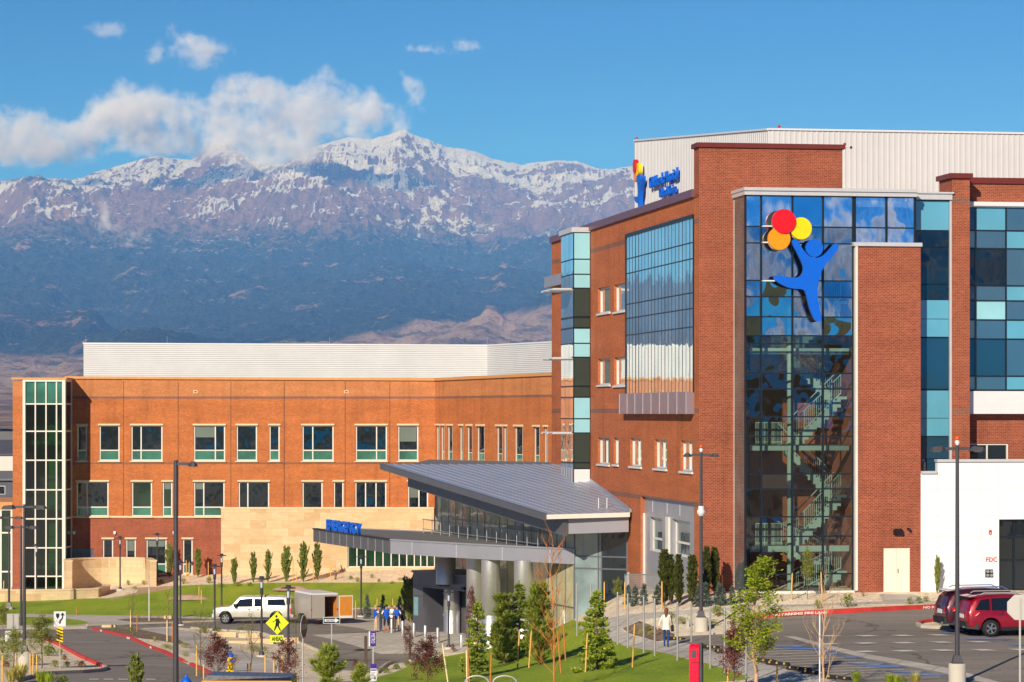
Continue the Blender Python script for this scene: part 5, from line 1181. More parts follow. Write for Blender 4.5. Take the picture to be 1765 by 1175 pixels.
bank = [(5,225,34,34),(35,240,62,46),(95,247,60,38),(55,270,50,24),(150,250,50,28),(205,178,48,38),(210,152,18,16),(240,212,62,46),(185,228,60,36),(295,215,60,46),(338,242,54,36),(275,252,60,26),(372,262,34,18),(400,165,34,34),(433,188,52,48),(450,236,58,48),(432,145,28,14),(482,268,42,26),(522,214,44,50),(556,152,32,42),(578,112,24,14),(600,188,50,40),(645,212,50,40),(562,242,60,36),(664,240,26,26),(618,262,26,16),(360,205,26,26),(130,215,30,18),(500,170,24,30),(690,225,16,12),(550,270,40,14),(250,165,22,18),(480,215,30,30),(380,225,34,26),(620,290,30,14),(520,285,30,14),(375,285,22,12)]
cloud(bank, 20800, 20, 150, MC); cloud([(188,48,38,19),(170,62,26,12),(215,38,26,10),(290,45,22,12),(300,60,20,10),(250,118,18,14),(380,82,34,16),(345,88,46,28),(330,70,22,15),(262,100,22,22),(375,100,30,14)], 20800, 18, 110, MC); cloud([(770,80,52,15),(725,92,26,8),(800,78,18,12),(740,92,20,8)], 20800, 20, 80, cloud_mat('thin_cloud_vapour', .008, -.5, 1/160.))
cloud([(695,132,14,16),(712,160,20,24),(728,186,16,14),(742,196,10,12)], 20800, 18, 90, MC); MW = cloud_mat('wisp_vapour', .012, -.5, 1/150.)
cloud([(180,360,14,26),(190,388,26,18),(205,405,40,16),(250,415,30,10),(300,430,30,11),(218,428,26,12)], 15500, 16, 80, MW)
def behind(px, py):      # the same sky behind the viewpoint, mirrored by the glass fronts
    a = R(155) + (px-1400)/F*1.0; D = 9000.; return Vector((math.sin(a)*D, math.cos(a)*D, CZ+(HY-py)/F*D)), D/F
rb = [(x+random.Random(x).uniform(-20,20), y+random.Random(x*3).uniform(-10,10), 130, 34) for y in (510,465,425) for x in range(300,2900,150)] + [(x, 400+random.Random(x).uniform(-14,14), 130, 22) for x in range(300,2900,190)] + [(x, 350+random.Random(x).uniform(-14,14), 150, 16) for x in range(300,2900,260)]
added_veil = [(x, y+random.Random(x+y).uniform(-12,12), 260, 26) for x in range(200,3000,330) for y in (385,340,290)]  # unseen thin cloud, added to pale the sky mirrored in the stair glass
cloud(added_veil, 9000, 30, 60, cloud_mat('added_veil_vapour', .006, .6, 1/500.), place=behind)
cloud(rb, 9000, 16, 60, cloud_mat('bright_cloud_vapour', .009, .65, 1/260.), place=behind)
# air
mb = MB(); mb.box(-14000, 16000, -1600, 30000, -3, 2750)
t = NT('air_haze'); t.t.nodes.remove(t.b); pv = t.n('VolumePrincipled'); pv.inputs['Color'].default_value = (.13,.37,1,1); pv.inputs['Absorption Color'].default_value = (1,1,1,1); pv.inputs['Density'].default_value = 4.2e-5; pv.inputs['Anisotropy'].default_value = -.32
t.l(pv.outputs[0], t.out.inputs['Volume']); hz = mb.build('haze', t.mat); hz['kind'] = 'stuff'
# ---------------------------------------------------------------- plants
def foliage(name, c1, c2, c3, sc=9, trans=.25):
    t = NT(name); p = t.pos(); g = t.n('NewGeometry')
    col = t.ramp(t.noise(p, sc, 3, .6), [(.32, c1), (.5, c2), (.68, c3)])
    r = t.n('ObjectInfo'); col = t.mix(1.0, col, t.ramp(r.outputs['Random'], [(0, .85), (1, 1.12)]), 'MULTIPLY')
    t.base(col); t.set(.75, spec=.2); tr = t.n('BsdfTranslucent'); t.l(col, tr.inputs[0]); mx = t.n('MixShader'); mx.inputs[0].default_value = trans
    t.l(t.b.outputs[0], mx.inputs[1]); t.l(tr.outputs[0], mx.inputs[2]); t.l(mx.outputs[0], t.out.inputs[0]); return t.mat
F_SPR = foliage('spruce_needles', (.13,.19,.014), (.34,.42,.04), (.58,.60,.10))
F_PIN = foliage('pine_needles', (.09,.14,.018), (.26,.31,.04), (.44,.45,.08))
F_BPN = foliage('bright_pine_needles', (.20,.27,.03), (.40,.47,.07), (.60,.62,.13))
F_BLU = foliage('blue_spruce_needles', (.07,.12,.09), (.15,.21,.17), (.28,.35,.30))
F_COL = foliage('arborvitae_leaves', (.035,.055,.008), (.10,.115,.02), (.20,.19,.045))
F_JUN = foliage('juniper_leaves', (.12,.15,.03), (.27,.31,.06), (.46,.48,.13))
F_LIM = foliage('spring_leaves', (.22,.32,.02), (.42,.52,.03), (.60,.66,.06), trans=.4)
F_OLV = foliage('olive_leaves', (.16,.19,.03), (.32,.35,.07), (.50,.50,.14), trans=.35)
F_PUR = foliage('purple_leaves', (.07,.02,.018), (.19,.06,.05), (.36,.16,.11))
F_SHR = foliage('shrub_leaves', (.08,.13,.012), (.22,.30,.03), (.40,.46,.06))
F_RUS = foliage('rust_foliage', (.18,.08,.02), (.34,.17,.05), (.48,.30,.10))
F_YEL = foliage('yellow_shrub', (.35,.28,.05), (.55,.48,.10), (.66,.6,.2))
M_BARK = plain('grey_brown_bark', (112,88,68), .9, var=.25, vs=6)
M_BARKL = plain('pale_tan_bark', (196,160,126), .85, var=.18, vs=6)
M_BARKO = plain('orange_twig_bark', (196,122,58), .8, var=.2, vs=6)
M_STAKE = plain('pine_stake', (226,176,92), .75, var=.14, vs=5)
M_GALV = plain('galvanised_steel', (176,176,172), .5, .5, var=.08, vs=3)
def leafcards(mb, c, n, s, rnd, spread, m=0, droop=0., asp=.55):
    for _ in range(n):
        p = c + Vector((rnd.gauss(0,1), rnd.gauss(0,1), rnd.gauss(0,1)))*spread
        a = Vector((rnd.uniform(-1,1), rnd.uniform(-1,1), rnd.uniform(-.6,.8)-droop)).normalized(); b = a.orthogonal().normalized(); b = Quaternion(a, rnd.uniform(0,6.28)) @ b
        l = s*rnd.uniform(.7,1.3); w = l*asp*.5
        mb.poly([p-b*w*.4, p+a*l*.45-b*w, p+a*l, p+a*l*.45+b*w], m)
def conifer(name, h, r, mat, n=1500, tuft=.12, seed=1, prof='cone', openness=.35, base=.04, asp=.22, trunk=M_BARK, step=.2):
    """trunk with whorls of real branches, each carrying needle tufts; gaps stay between the whorls"""
    rnd = random.Random(seed); root = empty(name); mb = MB(); t_ = MB(); br = []
    def tuftat(p, out, l, up):
        for k in range(3):
            a = (out*rnd.uniform(.2,1) + Vector((rnd.uniform(-.7,.7), rnd.uniform(-.7,.7), rnd.uniform(up-.5,up+.6)))).normalized(); b = a.cross(Vector((rnd.uniform(-1,1),rnd.uniform(-1,1),1))).normalized()
            w = l*asp*rnd.uniform(.8,1.3); q = l*rnd.uniform(.7,1.3); mb.poly([p-b*w*.4, p+a*q*.5-b*w, p+a*q, p+a*q*.5+b*w])
    z = base*h; tot = 0
    while z < h*.97:
        t = z/h
        R_ = {'cone': r*(1-t)**.9+.05, 'col': r*(math.sin(math.pi*min(1,.14+t*.8))**.7)*(1-.45*t)+.03, 'pine': r*(1.04-t)**.6*(.6+.4*min(1,t*4))+.03}[prof]
        for k in range(rnd.randint(6,9) if prof == 'cone' else rnd.randint(5,8)):
            th = rnd.uniform(0,6.283); out = Vector((math.cos(th), math.sin(th), 0)); L = R_*rnd.choice((1,1,.9,1.15,.75))*(1+openness*rnd.uniform(-.55,.35)); zz = z+rnd.uniform(-.04,.04)*h*.3
            if prof == 'cone': e = out*L + Vector((0,0,-.10*L+.16*L*t)); bow = -.10*L
            elif prof == 'pine': e = out*L*.85 + Vector((0,0,L*rnd.uniform(.35,.75))); bow = -.06*L
            else: e = out*L*.75 + Vector((0,0,L*rnd.uniform(1.0,2.0))); bow = 0
            br.append((Vector((0,0,zz)), e, L, bow)); tot += L
        z += step*h/3.0*(1.25-.6*t)*rnd.uniform(.8,1.2)
    for p, e, L, bow in br:
        t_.tube([p, p+e*.5+Vector((0,0,bow)), p+e*.95], [.012,.008,.004], 3, cap=False); m = max(3, int(n*L/tot)); out = Vector((e.x,e.y,0)).normalized(); side = Vector((-out.y,out.x,0))
        for i in range(m):
            s = rnd.uniform(.12,1.0)**.8; q = p+e*s+Vector((0,0,bow*4*s*(1-s))) + side*rnd.gauss(0,.16*L*(1.1-s)) + Vector((0,0,rnd.gauss(0,.018))); tuftat(q, out, tuft, .25 if prof == 'cone' else (.6 if prof == 'pine' else 1.1))
    for i in range(10): tuftat(Vector((0,0,h*(.9+.01*i))), Vector((0,0,1)), tuft*.8, 1)
    mb.build('crown', mat, root, uv=False); t_.tube([(0,0,-.1),(0,0,h*.5),(0,0,h*.97)], [h*.014+.012, h*.009+.008, .006], 7)
    t_.build('trunk', trunk, root, uv=False); return root
def branching(name, h, spread, leaf=None, nleaf=3, lsize=.06, seed=1, bark=M_BARK, trunk_r=.035, levels=3, first=.25, upright=.8, nb=11, trunk_top=.9, lspread=.07):
    rnd = random.Random(seed); root = empty(name); tb = MB(); lf = MB()
    def grow(p, d, L, r, lev):
        pts = [p]; n = 4
        for i in range(n):
            d = (d + Vector((rnd.gauss(0,.13), rnd.gauss(0,.13), rnd.gauss(.05*upright,.08)))).normalized(); pts.append(pts[-1]+d*L/n)
        tb.tube(pts, [r*(1-.75*i/n) for i in range(n+1)], 5 if lev < 2 else 3, cap=False)
        if leaf and lev >= 1:
            for q in pts[1:]: leafcards(lf, q, nleaf, lsize, rnd, lspread)
        if lev < levels:
            for _ in range(rnd.randint(3,5) if lev == 1 else rnd.randint(2,3)):
                i = rnd.randint(1, n-1); t = rnd.random(); q = pts[i].lerp(pts[i+1], t); th = rnd.uniform(0,6.28)
                nd = (d*upright + Vector((math.cos(th), math.sin(th), rnd.uniform(0,.5)))*.75).normalized(); grow(q, nd, L*rnd.uniform(.4,.62), r*.5, lev+1)
    tp = [Vector((0,0,-.1))]; 
    for i in range(1,7): tp.append(Vector((rnd.gauss(0,.02)*h*.4, rnd.gauss(0,.02)*h*.4, h*trunk_top*i/6)))
    tb.tube(tp, [trunk_r*(1-.82*i/6) for i in range(7)], 7, cap=False)
    for k in range(nb):
        t = first + (1-first)*(k+rnd.random())/nb; f = t*6*.999; i = int(f); q = tp[i].lerp(tp[i+1], f-i); th = k*2.4+rnd.uniform(-.4,.4)
        d = Vector((math.cos(th), math.sin(th), .35+upright*rnd.uniform(.5,1.2))).normalized(); grow(q, d, spread*(1.15-t*.7)*rnd.uniform(.75,1.2), trunk_r*.38, 1)
    if leaf: lf.build('crown', leaf, root, uv=False); tb.build('trunk', bark, root, uv=False)
    else: tb.build('trunk', bark, root, uv=False)
    return root
def shrub(name, r, h, mat, n=260, ls=.07, seed=1, stems=True, asp=.5, m2=M_BARK):
    rnd = random.Random(seed); root = empty(name); mb = MB(); tb = MB(); lob = [(rnd.uniform(0,6.28), rnd.uniform(.3,.8)) for _ in range(5)]
    for _ in range(n):
        th, u = rnd.choice(lob); c = Vector((math.cos(th)*r*u*.5, math.sin(th)*r*u*.5, 0)); a = rnd.uniform(0,6.28); e = rnd.uniform(.05,1.5); q = r*.62*rnd.uniform(.5,1)
        p = c + Vector((math.cos(a)*math.cos(e)*q, math.sin(a)*math.cos(e)*q, .03+math.sin(e)*h*rnd.uniform(.6,1.05))); leafcards(mb, p, 1, ls, rnd, .01, asp=asp)
    for _ in range(9): a = rnd.uniform(0,6.28); tb.tube([(0,0,-.03), (math.cos(a)*r*.3, math.sin(a)*r*.3, h*.5), (math.cos(a)*r*.55, math.sin(a)*r*.55, h*rnd.uniform(.7,1))], [.012,.007,.003], 4, cap=False)
    mb.build('foliage', mat, root, uv=False); tb.build('stems', m2, root, uv=False); return root
def clump(name, r, h, mat, n=130, seed=1):
    rnd = random.Random(seed); mb = MB()
    for _ in range(n):
        a = rnd.uniform(0,6.28); q = rnd.uniform(0,r*.35); l = h*rnd.uniform(.6,1.1); o = Vector((math.cos(a),math.sin(a),0)); p = o*q; e = o*(q+r*rnd.uniform(.3,1)) + Vector((0,0,l)); b = Vector((-o.y,o.x,0))*.012
        mb.poly([p-b, p.lerp(e,.55)+Vector((0,0,l*.18))-b, e, p.lerp(e,.55)+Vector((0,0,l*.18))+b])
    return mb.build(name, mat, uv=False)
PROTO = {
 'spruce': conifer('spruce_tree', 3.0, .85, F_SPR, 2600, .15, 3, openness=.6), 'spruce2': conifer('spruce_tree', 3.0, .66, F_SPR, 1900, .14, 8, openness=.7),
 'pine': conifer('pine_tree', 2.6, .72, F_PIN, 2300, .24, 5, prof='pine', openness=.6, asp=.08, step=.26), 'pineb': conifer('pine_tree', 2.4, .95, F_BPN, 1500, .32, 6, prof='pine', openness=.6, asp=.06, step=.3),
 'blue': conifer('blue_spruce', 1.0, .24, F_BLU, 620, .08, 7, step=.26), 'arbor': conifer('arborvitae', 2.4, .36, F_COL, 2600, .13, 9, prof='col', openness=.4, step=.13),
 'arbor2': conifer('arborvitae', 2.4, .30, F_COL, 2000, .13, 19, prof='col', openness=.5, step=.14), 'junip': conifer('columnar_juniper', 2.2, .58, F_JUN, 2200, .15, 10, prof='col', openness=.7, step=.14, base=.0), 'junip2': conifer('columnar_juniper', 2.2, .52, F_JUN, 1300, .16, 13, prof='col', openness=1.0, step=.17, base=.0),
 'leafy': branching('young_leafy_tree', 3.0, .9, F_OLV, 5, .085, 12, nb=12, first=.3, upright=.7, lspread=.09), 'lime': branching('spring_green_tree', 4.8, 1.05, F_LIM, 4, .085, 14, bark=M_BARKL, nb=20, first=.14, upright=1.25, trunk_r=.05, lspread=.06),
 'bareO': branching('bare_tree', 5.2, 1.35, None, seed=15, bark=M_BARKO, nb=24, first=.10, upright=1.15, trunk_r=.038, levels=3), 'bareT': branching('bare_tree', 4.6, 1.3, None, seed=16, bark=M_BARKL, nb=16, first=.06, upright=2.0, trunk_r=.042, levels=3),
 'bud': branching('budding_tree', 3.4, .95, F_OLV, 1, .05, 17, nb=13, first=.22, upright=.8, trunk_r=.035, levels=3), 'bud2': branching('budding_tree', 3.4, .8, F_OLV, 1, .05, 27, nb=10, first=.3, upright=.9, trunk_r=.03, levels=3),
 'purple': branching('purple_leaf_tree', 2.4, .85, F_PUR, 4, .085, 18, nb=14, first=.05, upright=.8, trunk_r=.025, lspread=.07), 'purple2': branching('purple_leaf_tree', 2.4, .95, F_PUR, 3, .085, 28, nb=13, first=.05, upright=.6, trunk_r=.025, lspread=.08),
 'shrub': shrub('green_shrub', .5, .42, F_SHR, 420, .08, 20), 'shrub2': shrub('green_shrub', .45, .5, F_SHR, 260, .09, 21), 'juniper': shrub('spreading_juniper', .75, .35, F_JUN, 420, .09, 22, asp=.25), 'twig': shrub('bare_shrub', .35, .55, F_RUS, 60, .05, 23), 'rust': shrub('rust_shrub', .55, .4, F_RUS, 420, .08, 24), 'yellow': shrub('yellow_flowering_shrub', .4, .22, F_YEL, 260, .06, 25),
 'sage': shrub('pale_shrub', .5, .45, F_OLV, 380, .08, 29), 'grass': clump('grass_clump', .35, .6, F_LIM, 150, 26), 'dry': clump('dry_grass_clump', .4, .7, F_YEL, 150, 30),
}
PH = {'spruce':3.0,'spruce2':3.0,'pine':2.6,'pineb':2.4,'blue':1.0,'arbor':2.4,'arbor2':2.4,'junip':2.2,'junip2':2.2,'leafy':3.2,'lime':5.0,'bareO':5.4,'bareT':5.2,'bud':3.5,'bud2':3.5,'purple':2.4,'purple2':2.4,'shrub':.45,'shrub2':.52,'juniper':.4,'twig':.6,'rust':.45,'yellow':.25,'sage':.48,'grass':.6,'dry':.7}
USED = set()
ZR = random.Random(44)
def plant(kind, px, ytop, ybase, label, group=None, wide=1.0, cat=None):
    p = G(px, ybase); h = (ybase-ytop)/F*p.y; s = h/PH[kind]; o = PROTO[kind]
    if kind in USED: o = copy_tree(o)
    USED.add(kind); o.location = (p.x, p.y, p.z-.01); o.rotation_euler = (0,0,ZR.uniform(0,6.28)); o.scale = (s*wide, s*wide, s)
    cats = {'grass':'grass clump','dry':'grass clump'}
    o['label'] = label; o['category'] = cat or cats.get(kind) or ('shrub' if kind in ('shrub','shrub2','juniper','twig','rust','yellow','sage') else 'tree')
    if group: o['group'] = group
    return o
# front lawn evergreens
plant('spruce', 1029, 1016, 1154, 'bright green spruce standing alone on the front lawn right of the orange bare tree', wide=1.0)
plant('spruce2', 895, 1002, 1136, 'slim green spruce between the two dark pines left of the orange bare tree')
plant('pine', 869, 1026, 1144, 'dark bushy pine directly left of the slim spruce on the front lawn', wide=1.05)
plant('pine', 929, 1008, 1146, 'dark green pine standing just behind the orange bare tree', wide=.85)
plant('spruce2', 823, 1035, 1168, 'green spruce with purple branches growing through it near the twin bike hoops', wide=1.0)
plant('purple2', 812, 1020, 1160, 'tall thin reddish sapling growing through the spruce near the bike hoops', wide=.3)
plant('pineb', 566, 1114, 1196, 'bright yellow-green pine in the planting bed below the one way sign', wide=1.1)
plant('pineb', 620, 1146, 1200, 'low yellow-green pine at the bottom edge right of the bright pine', wide=1.0)
plant('junip', 235, 1136, 1200, 'yellow-green juniper tip at the bottom edge beside the driveway crosswalk', wide=1.0)
plant('junip2', 1490, 1140, 1190, 'feathery green plant at the bottom edge left of the big lamp base', wide=.8) if False else None
# bare and budding trees
plant('bareO', 955, 905, 1192, 'tall leafless tree with orange twigs in the middle of the front lawn', wide=.95)
plant('bareT', 1421, 962, 1196, 'leafless pale multi-stemmed tree in front of the brick pier', wide=1.2)
plant('lime', 1302, 950, 1192, 'young tree with bright lime green spring leaves in front of the stair tower', wide=1.6)
plant('purple', 1266, 1080, 1190, 'small red-leaved sapling just left of the lime green tree', wide=.8)
plant('bud', 345, 1040, 1166, 'sparse budding tree between the single lamp pole and the hydrant')
plant('bud2', 290, 1010, 1103, 'thin budding tree beside the kerb left of the single lamp pole')
plant('bud', 228, 1015, 1088, 'thin budding tree on the left road island beside two stakes', wide=.7)
plant('bud', 433, 1050, 1172, 'sparse budding tree left of the yellow crosswalk sign', wide=1.0)
plant('bud2', 510, 1045, 1150, 'sparse budding tree standing behind the stop sign', wide=.9)
plant('leafy', 72, 1058, 1152, 'leafy young olive tree right of the left double lamp pole', wide=1.25)
plant('leafy', 24, 1080, 1160, 'leafy young olive tree at the left edge behind the sign backs', wide=1.1)
plant('leafy', 5, 1040, 1100, 'small olive tree at the very left edge of the lawn')
plant('leafy', 66, 966, 1018, 'bright leafy tree in front of the glazed stair tower of the hospital', wide=1.1)
plant('leafy', 1064, 995, 1047, 'small upright leafy tree beside the mesh fence', wide=.75)
plant('leafy', 1392, 942, 1032, 'slender leafy tree in front of the glazed stair tower of the clinic', wide=.6)
plant('purple', 375, 1098, 1176, 'purple-leaved tree around the yellow hydrant', wide=1.15)
plant('purple2', 492, 1106, 1190, 'purple-leaved tree beneath the stop sign', wide=1.0)
plant('purple', 737, 1104, 1190, 'large purple-leaved tree on the lawn edge right of the purple transit sign', wide=1.1)
plant('purple2', 704, 1080, 1140, 'small purple sapling beside the right brown post', wide=.5)
plant('purple2', 614, 1136, 1160, 'tiny purple shrub beside the left brown post')
plant('purple2', 780, 1110, 1124, 'dark purple shrub at the foot of the entrance lantern')
# dark arborvitae before the clinic
for i, (x, a, b, k) in enumerate(((1145,952,1043,'arbor'),(1156,960,1040,'arbor2'),(1170,960,1043,'arbor2'),(1193,961,1042,'arbor'),(1218,946,1028,'arbor2'),(1231.5,947,1024,'arbor'))):
    plant(k, x, a, b, ['leftmost dark arborvitae of the six before the clinic', 'second dark arborvitae from the left, tucked behind the first', 'third dark arborvitae from the left before the grey entrance', 'fourth dark arborvitae, just left of the tall lamp pole', 'fifth dark arborvitae, just right of the tall lamp pole', 'rightmost dark arborvitae of the six, against the brick corner'][i], 'dark arborvitae before the clinic')
for i, (x, a, b) in enumerate(((1083,1008,1040),(1095,1010,1044),(1110,1006,1042),(1133,1008,1040),(1204,1008,1044),(1216,1004,1044),(1239.5,1005,1042),(1247,1014,1042),(1262,1010,1041),(1276,1012,1038))):
    plant('blue', x, a, b, 'small blue-green spruce, %s from the left on the rock slope before the clinic' % ['first','second','third','fourth','fifth','sixth','seventh','eighth','ninth','last'][i], 'small blue spruces before the clinic', wide=1.0)
plant('junip', 1616, 966, 1023, 'slim grey-green cypress against the white wing', wide=.5)
# evergreens along the stone wall
for i, (x, a, b, k) in enumerate(((292,943,994,'junip'),(341,950,994,'junip2'),(404,966,1006,'junip2'),(437,958,1004,'junip'),(462,954,1004,'junip2'),(493,949,1003,'junip'),(523,942,1003,'junip2'),(547,944,999,'junip'))):
    plant(k, x, a, b, ['wide juniper in front of the ground floor windows of the hospital', 'narrow juniper left of the stone wall in front of red brick', 'V-shaped juniper, leftmost before the stone wall', 'second juniper from the left before the stone wall', 'third juniper from the left before the stone wall', 'fourth juniper from the left before the stone wall', 'tallest juniper before the stone wall, above the trailer', 'rightmost tall juniper before the stone wall'][i], 'junipers along the hospital wall', wide=ZR.uniform(.62,.85))
for i, (x, a, b, k) in enumerate(((578,974,999,'twig'),(633,1024,1066,'blue'),(660,1025,1066,'blue'),(689,1028,1066,'blue'),(706,1003,1072,'junip'))):
    plant(k, x, a, b, ['small reddish bare shrub before the stone wall', 'slim blue-green conifer beside the lantern right of the trailer', 'slim blue-green conifer behind the man with the camera', 'slim blue-green conifer behind the group in blue vests', 'bushy dark juniper against the vestibule'][i], wide=.9 if k != 'blue' else .6)
# low planting
SH = [('shrub',178,1015,1022.5,'low green shrub at the end of the curved low wall'),('shrub',172,1013,1022,'low green shrub touching the curved wall end'),('juniper',234,1010,1016,'low juniper at the foot of the lantern before the curved wall'),('shrub2',221,1000,1008,'tiny shrub by the curved stone wall'),('shrub2',248,1000,1008,'tiny green shrub near the curved stone wall corner'),('shrub',280,998,1006,'small shrub below the wide juniper'),('shrub2',316,996,1006,'small shrub right of the single lamp pole'),('shrub2',360,994,1005,'small pale shrub left of the stone wall'),
 ('juniper',380,1004,1012,'spreading shrub below the V-shaped juniper, left one'),('juniper',410,1002,1010,'spreading shrub below the V-shaped juniper, right one'),('shrub',430,1003,1010,'small round shrub between two junipers by the stone wall'),('shrub',604,992,998,'small flat shrub before the ribbon window'),('shrub2',616,995,1003,'small leafy shrub above the lantern right of the trailer'),('shrub2',641,989,996,'round shrub before the ribbon window'),('shrub2',653,997,1003,'low shrub just right of the tall lantern pole'),('juniper',675,1001,1006,'low dark shrub before the ribbon window'),('juniper',690,995,1000,'spreading shrub before the right end of the ribbon window'),
 ('twig',240,1058,1068,'bare twiggy shrub beside the road island trees'),('twig',258,1056,1068,'bare twiggy shrub left of the white post'),('twig',273,1058,1069,'bare twiggy shrub right of the white post'),
 ('juniper',197,1080,1088,'round green juniper on the island beside the stone block'),('juniper',222,1080,1088,'round green juniper at the foot of the stakes'),('sage',231,1087,1093,'grey-green shrub on the brown mulch'),('juniper',256,1089,1094,'flat dark juniper on the brown mulch'),('dry',267,1096,1106,'dry grass tuft beside the red kerb'),('juniper',288,1109,1117,'dark juniper on tan rock left of the lamp pole'),('juniper',294,1111,1119,'second dark juniper touching the first one'),('juniper',318,1106,1116,'dark juniper on tan rock right of the lamp pole'),('juniper',320,1124,1131,'flat grey juniper on tan rock near the red kerb end'),('juniper',346,1119,1127,'low juniper at the foot of the budding tree'),
 ('shrub',353,1080,1091,'green shrub left of the stone block wall'),('shrub',376,1080,1090,'green shrub behind the lantern by the stone blocks'),('shrub',413,1081,1089,'green shrub above the stone block wall'),('juniper',436,1111,1122,'dark juniper beside the concrete path, left one'),('juniper',451,1113,1125,'dark juniper beside the concrete path, right one'),
 ('grass',104,1116,1128,'green grass tuft behind the hazard board post'),('shrub',82,1112,1130,'dense green shrub beside the left lamp pole'),('sage',60,1128,1146,'pale sage shrub at the foot of the left lamp'),('rust',111,1128,1137,'rust coloured shrub behind the hazard board'),('rust',137,1138,1150,'large rust shrub near the driveway nose'),('sage',95,1137,1149,'pale green shrub left of the hazard board post'),('sage',116,1139,1150,'pale green shrub right of the hazard board post'),('dry',20,1148,1180,'golden dry grass at the lower left corner'),('dry',34,1140,1178,'golden dry bush beside the lamp base'),('grass',70,1154,1180,'green grass tuft right of the lamp base'),('grass',84,1158,1184,'green grass tuft at the bottom edge near the lamp base'),('shrub',105,1164,1182,'green ground shrub at the bottom edge'),('shrub2',5,1100,1125,'green shrub at the left edge behind the signs'),('rust',12,1138,1150,'rust shrub at the left edge'),('juniper',6,1125,1140,'dark juniper at the left edge'),
 ('shrub',664,1150,1160,'leafy green shrub, leftmost along the lawn kerb'),('shrub',683,1144,1154,'leafy green shrub, second along the lawn kerb'),('shrub',700,1138,1147,'leafy green shrub, third along the lawn kerb'),('shrub',762,1126,1134,'green shrub under the purple tree, left'),('juniper',742,1130,1140,'green shrub in the purple tree shade'),
 ('juniper',1152,1053,1066,'dark shrub beside the walking woman'),('juniper',1178,1062,1075,'round dark juniper left of the lamp base'),('juniper',1229,1067,1080,'round dark juniper right of the lamp base'),('yellow',1106,1085,1093,'yellow flowering shrub on the mulch, left one'),('yellow',1123,1087,1094,'yellow flowering shrub on the mulch, right one'),('shrub2',1117,1078,1088,'small green shrub on the brown mulch'),('sage',1237,1043,1062,'pale upright shrub right of the tall lamp pole'),
 ('shrub2',1410,1034,1048,'bright green shrub below the slender tree'),('shrub2',1461,1024,1046,'bright green shrub before the stair glass corner'),('twig',1376,1020,1031,'bare shrub before the stair glass, right of the stake'),('twig',1348,1020,1036,'bare shrub before the stair glass, left of the stake'),('twig',1488,1010,1028,'dark bare shrub against the brick pier'),('shrub2',1568,1030,1041,'small shrub on rock before the white wing, leftmost'),('shrub2',1584,1028,1040,'small shrub on rock before the white wing, second'),('shrub2',1596,1027,1037,'small shrub on rock before the white wing, third'),('shrub2',1626,1025,1038,'small shrub on rock right of the slim cypress'),('juniper',1624,1069,1077,'dark juniper on the parking island'),
 ('grass',1476,1155,1180,'yellow-green grass tuft at the bottom, left of the big lamp base'),('grass',1533,1160,1182,'bright grass tuft, first of three at the bottom right'),('grass',1545,1162,1182,'bright grass tuft, second of three at the bottom right'),('shrub2',1558,1166,1182,'low green shrub, bottom edge left of the big lamp base'),('dry',1578,1156,1182,'tan plume grass beside the big lamp base'),('shrub',1690,1004,1012,'little green plant in the reflection by the dark window') ]
for k, x, a, b, lab in SH:
    if k == 'shrub' and x == 1690: continue
    plant(k, x, a, b, lab, wide={'shrub':1.0,'juniper':1.0}.get(k, .9))
for k, o in PROTO.items():
    if k not in USED:
        for c in list(o.children): bpy.data.objects.remove(c)
        bpy.data.objects.remove(o)
# ---------------------------------------------------------------- street furniture and signs
_build.world = False
M_YSIGN = plain('yellow_green_sign', (226,240,20), .45, var=.03); M_YHAZ = plain('yellow_sign', (250,212,20), .45, var=.03); M_STOPR = plain('stop_sign_red', (120,26,28), .45, var=.08)
M_PURP = plain('purple_sign', (66,30,140), .4, var=.05); M_ALU = plain('sign_back_aluminium', (186,182,174), .5, .35, var=.05, vs=2); M_BROWNP = plain('brown_post_paint', (70,54,44), .6, var=.1)
M_GLASSL = plain('lamp_diffuser', (190,205,225), .2, var=.05); M_ORANGE = plain('orange_lens', (240,90,30), .3); M_RUBBER = plain('black_rubber', (34,32,32), .8, var=.15)
def at_px(px, py): return G(px, py)
def face_cam(p, extra=0.0): return math.atan2(p.x, p.y)*-1 + extra      # rotation so that local -Y looks to the camera
ORD = ['first','second','third','fourth','fifth','sixth','seventh','eighth','ninth','tenth','eleventh','twelfth','thirteenth','fourteenth']
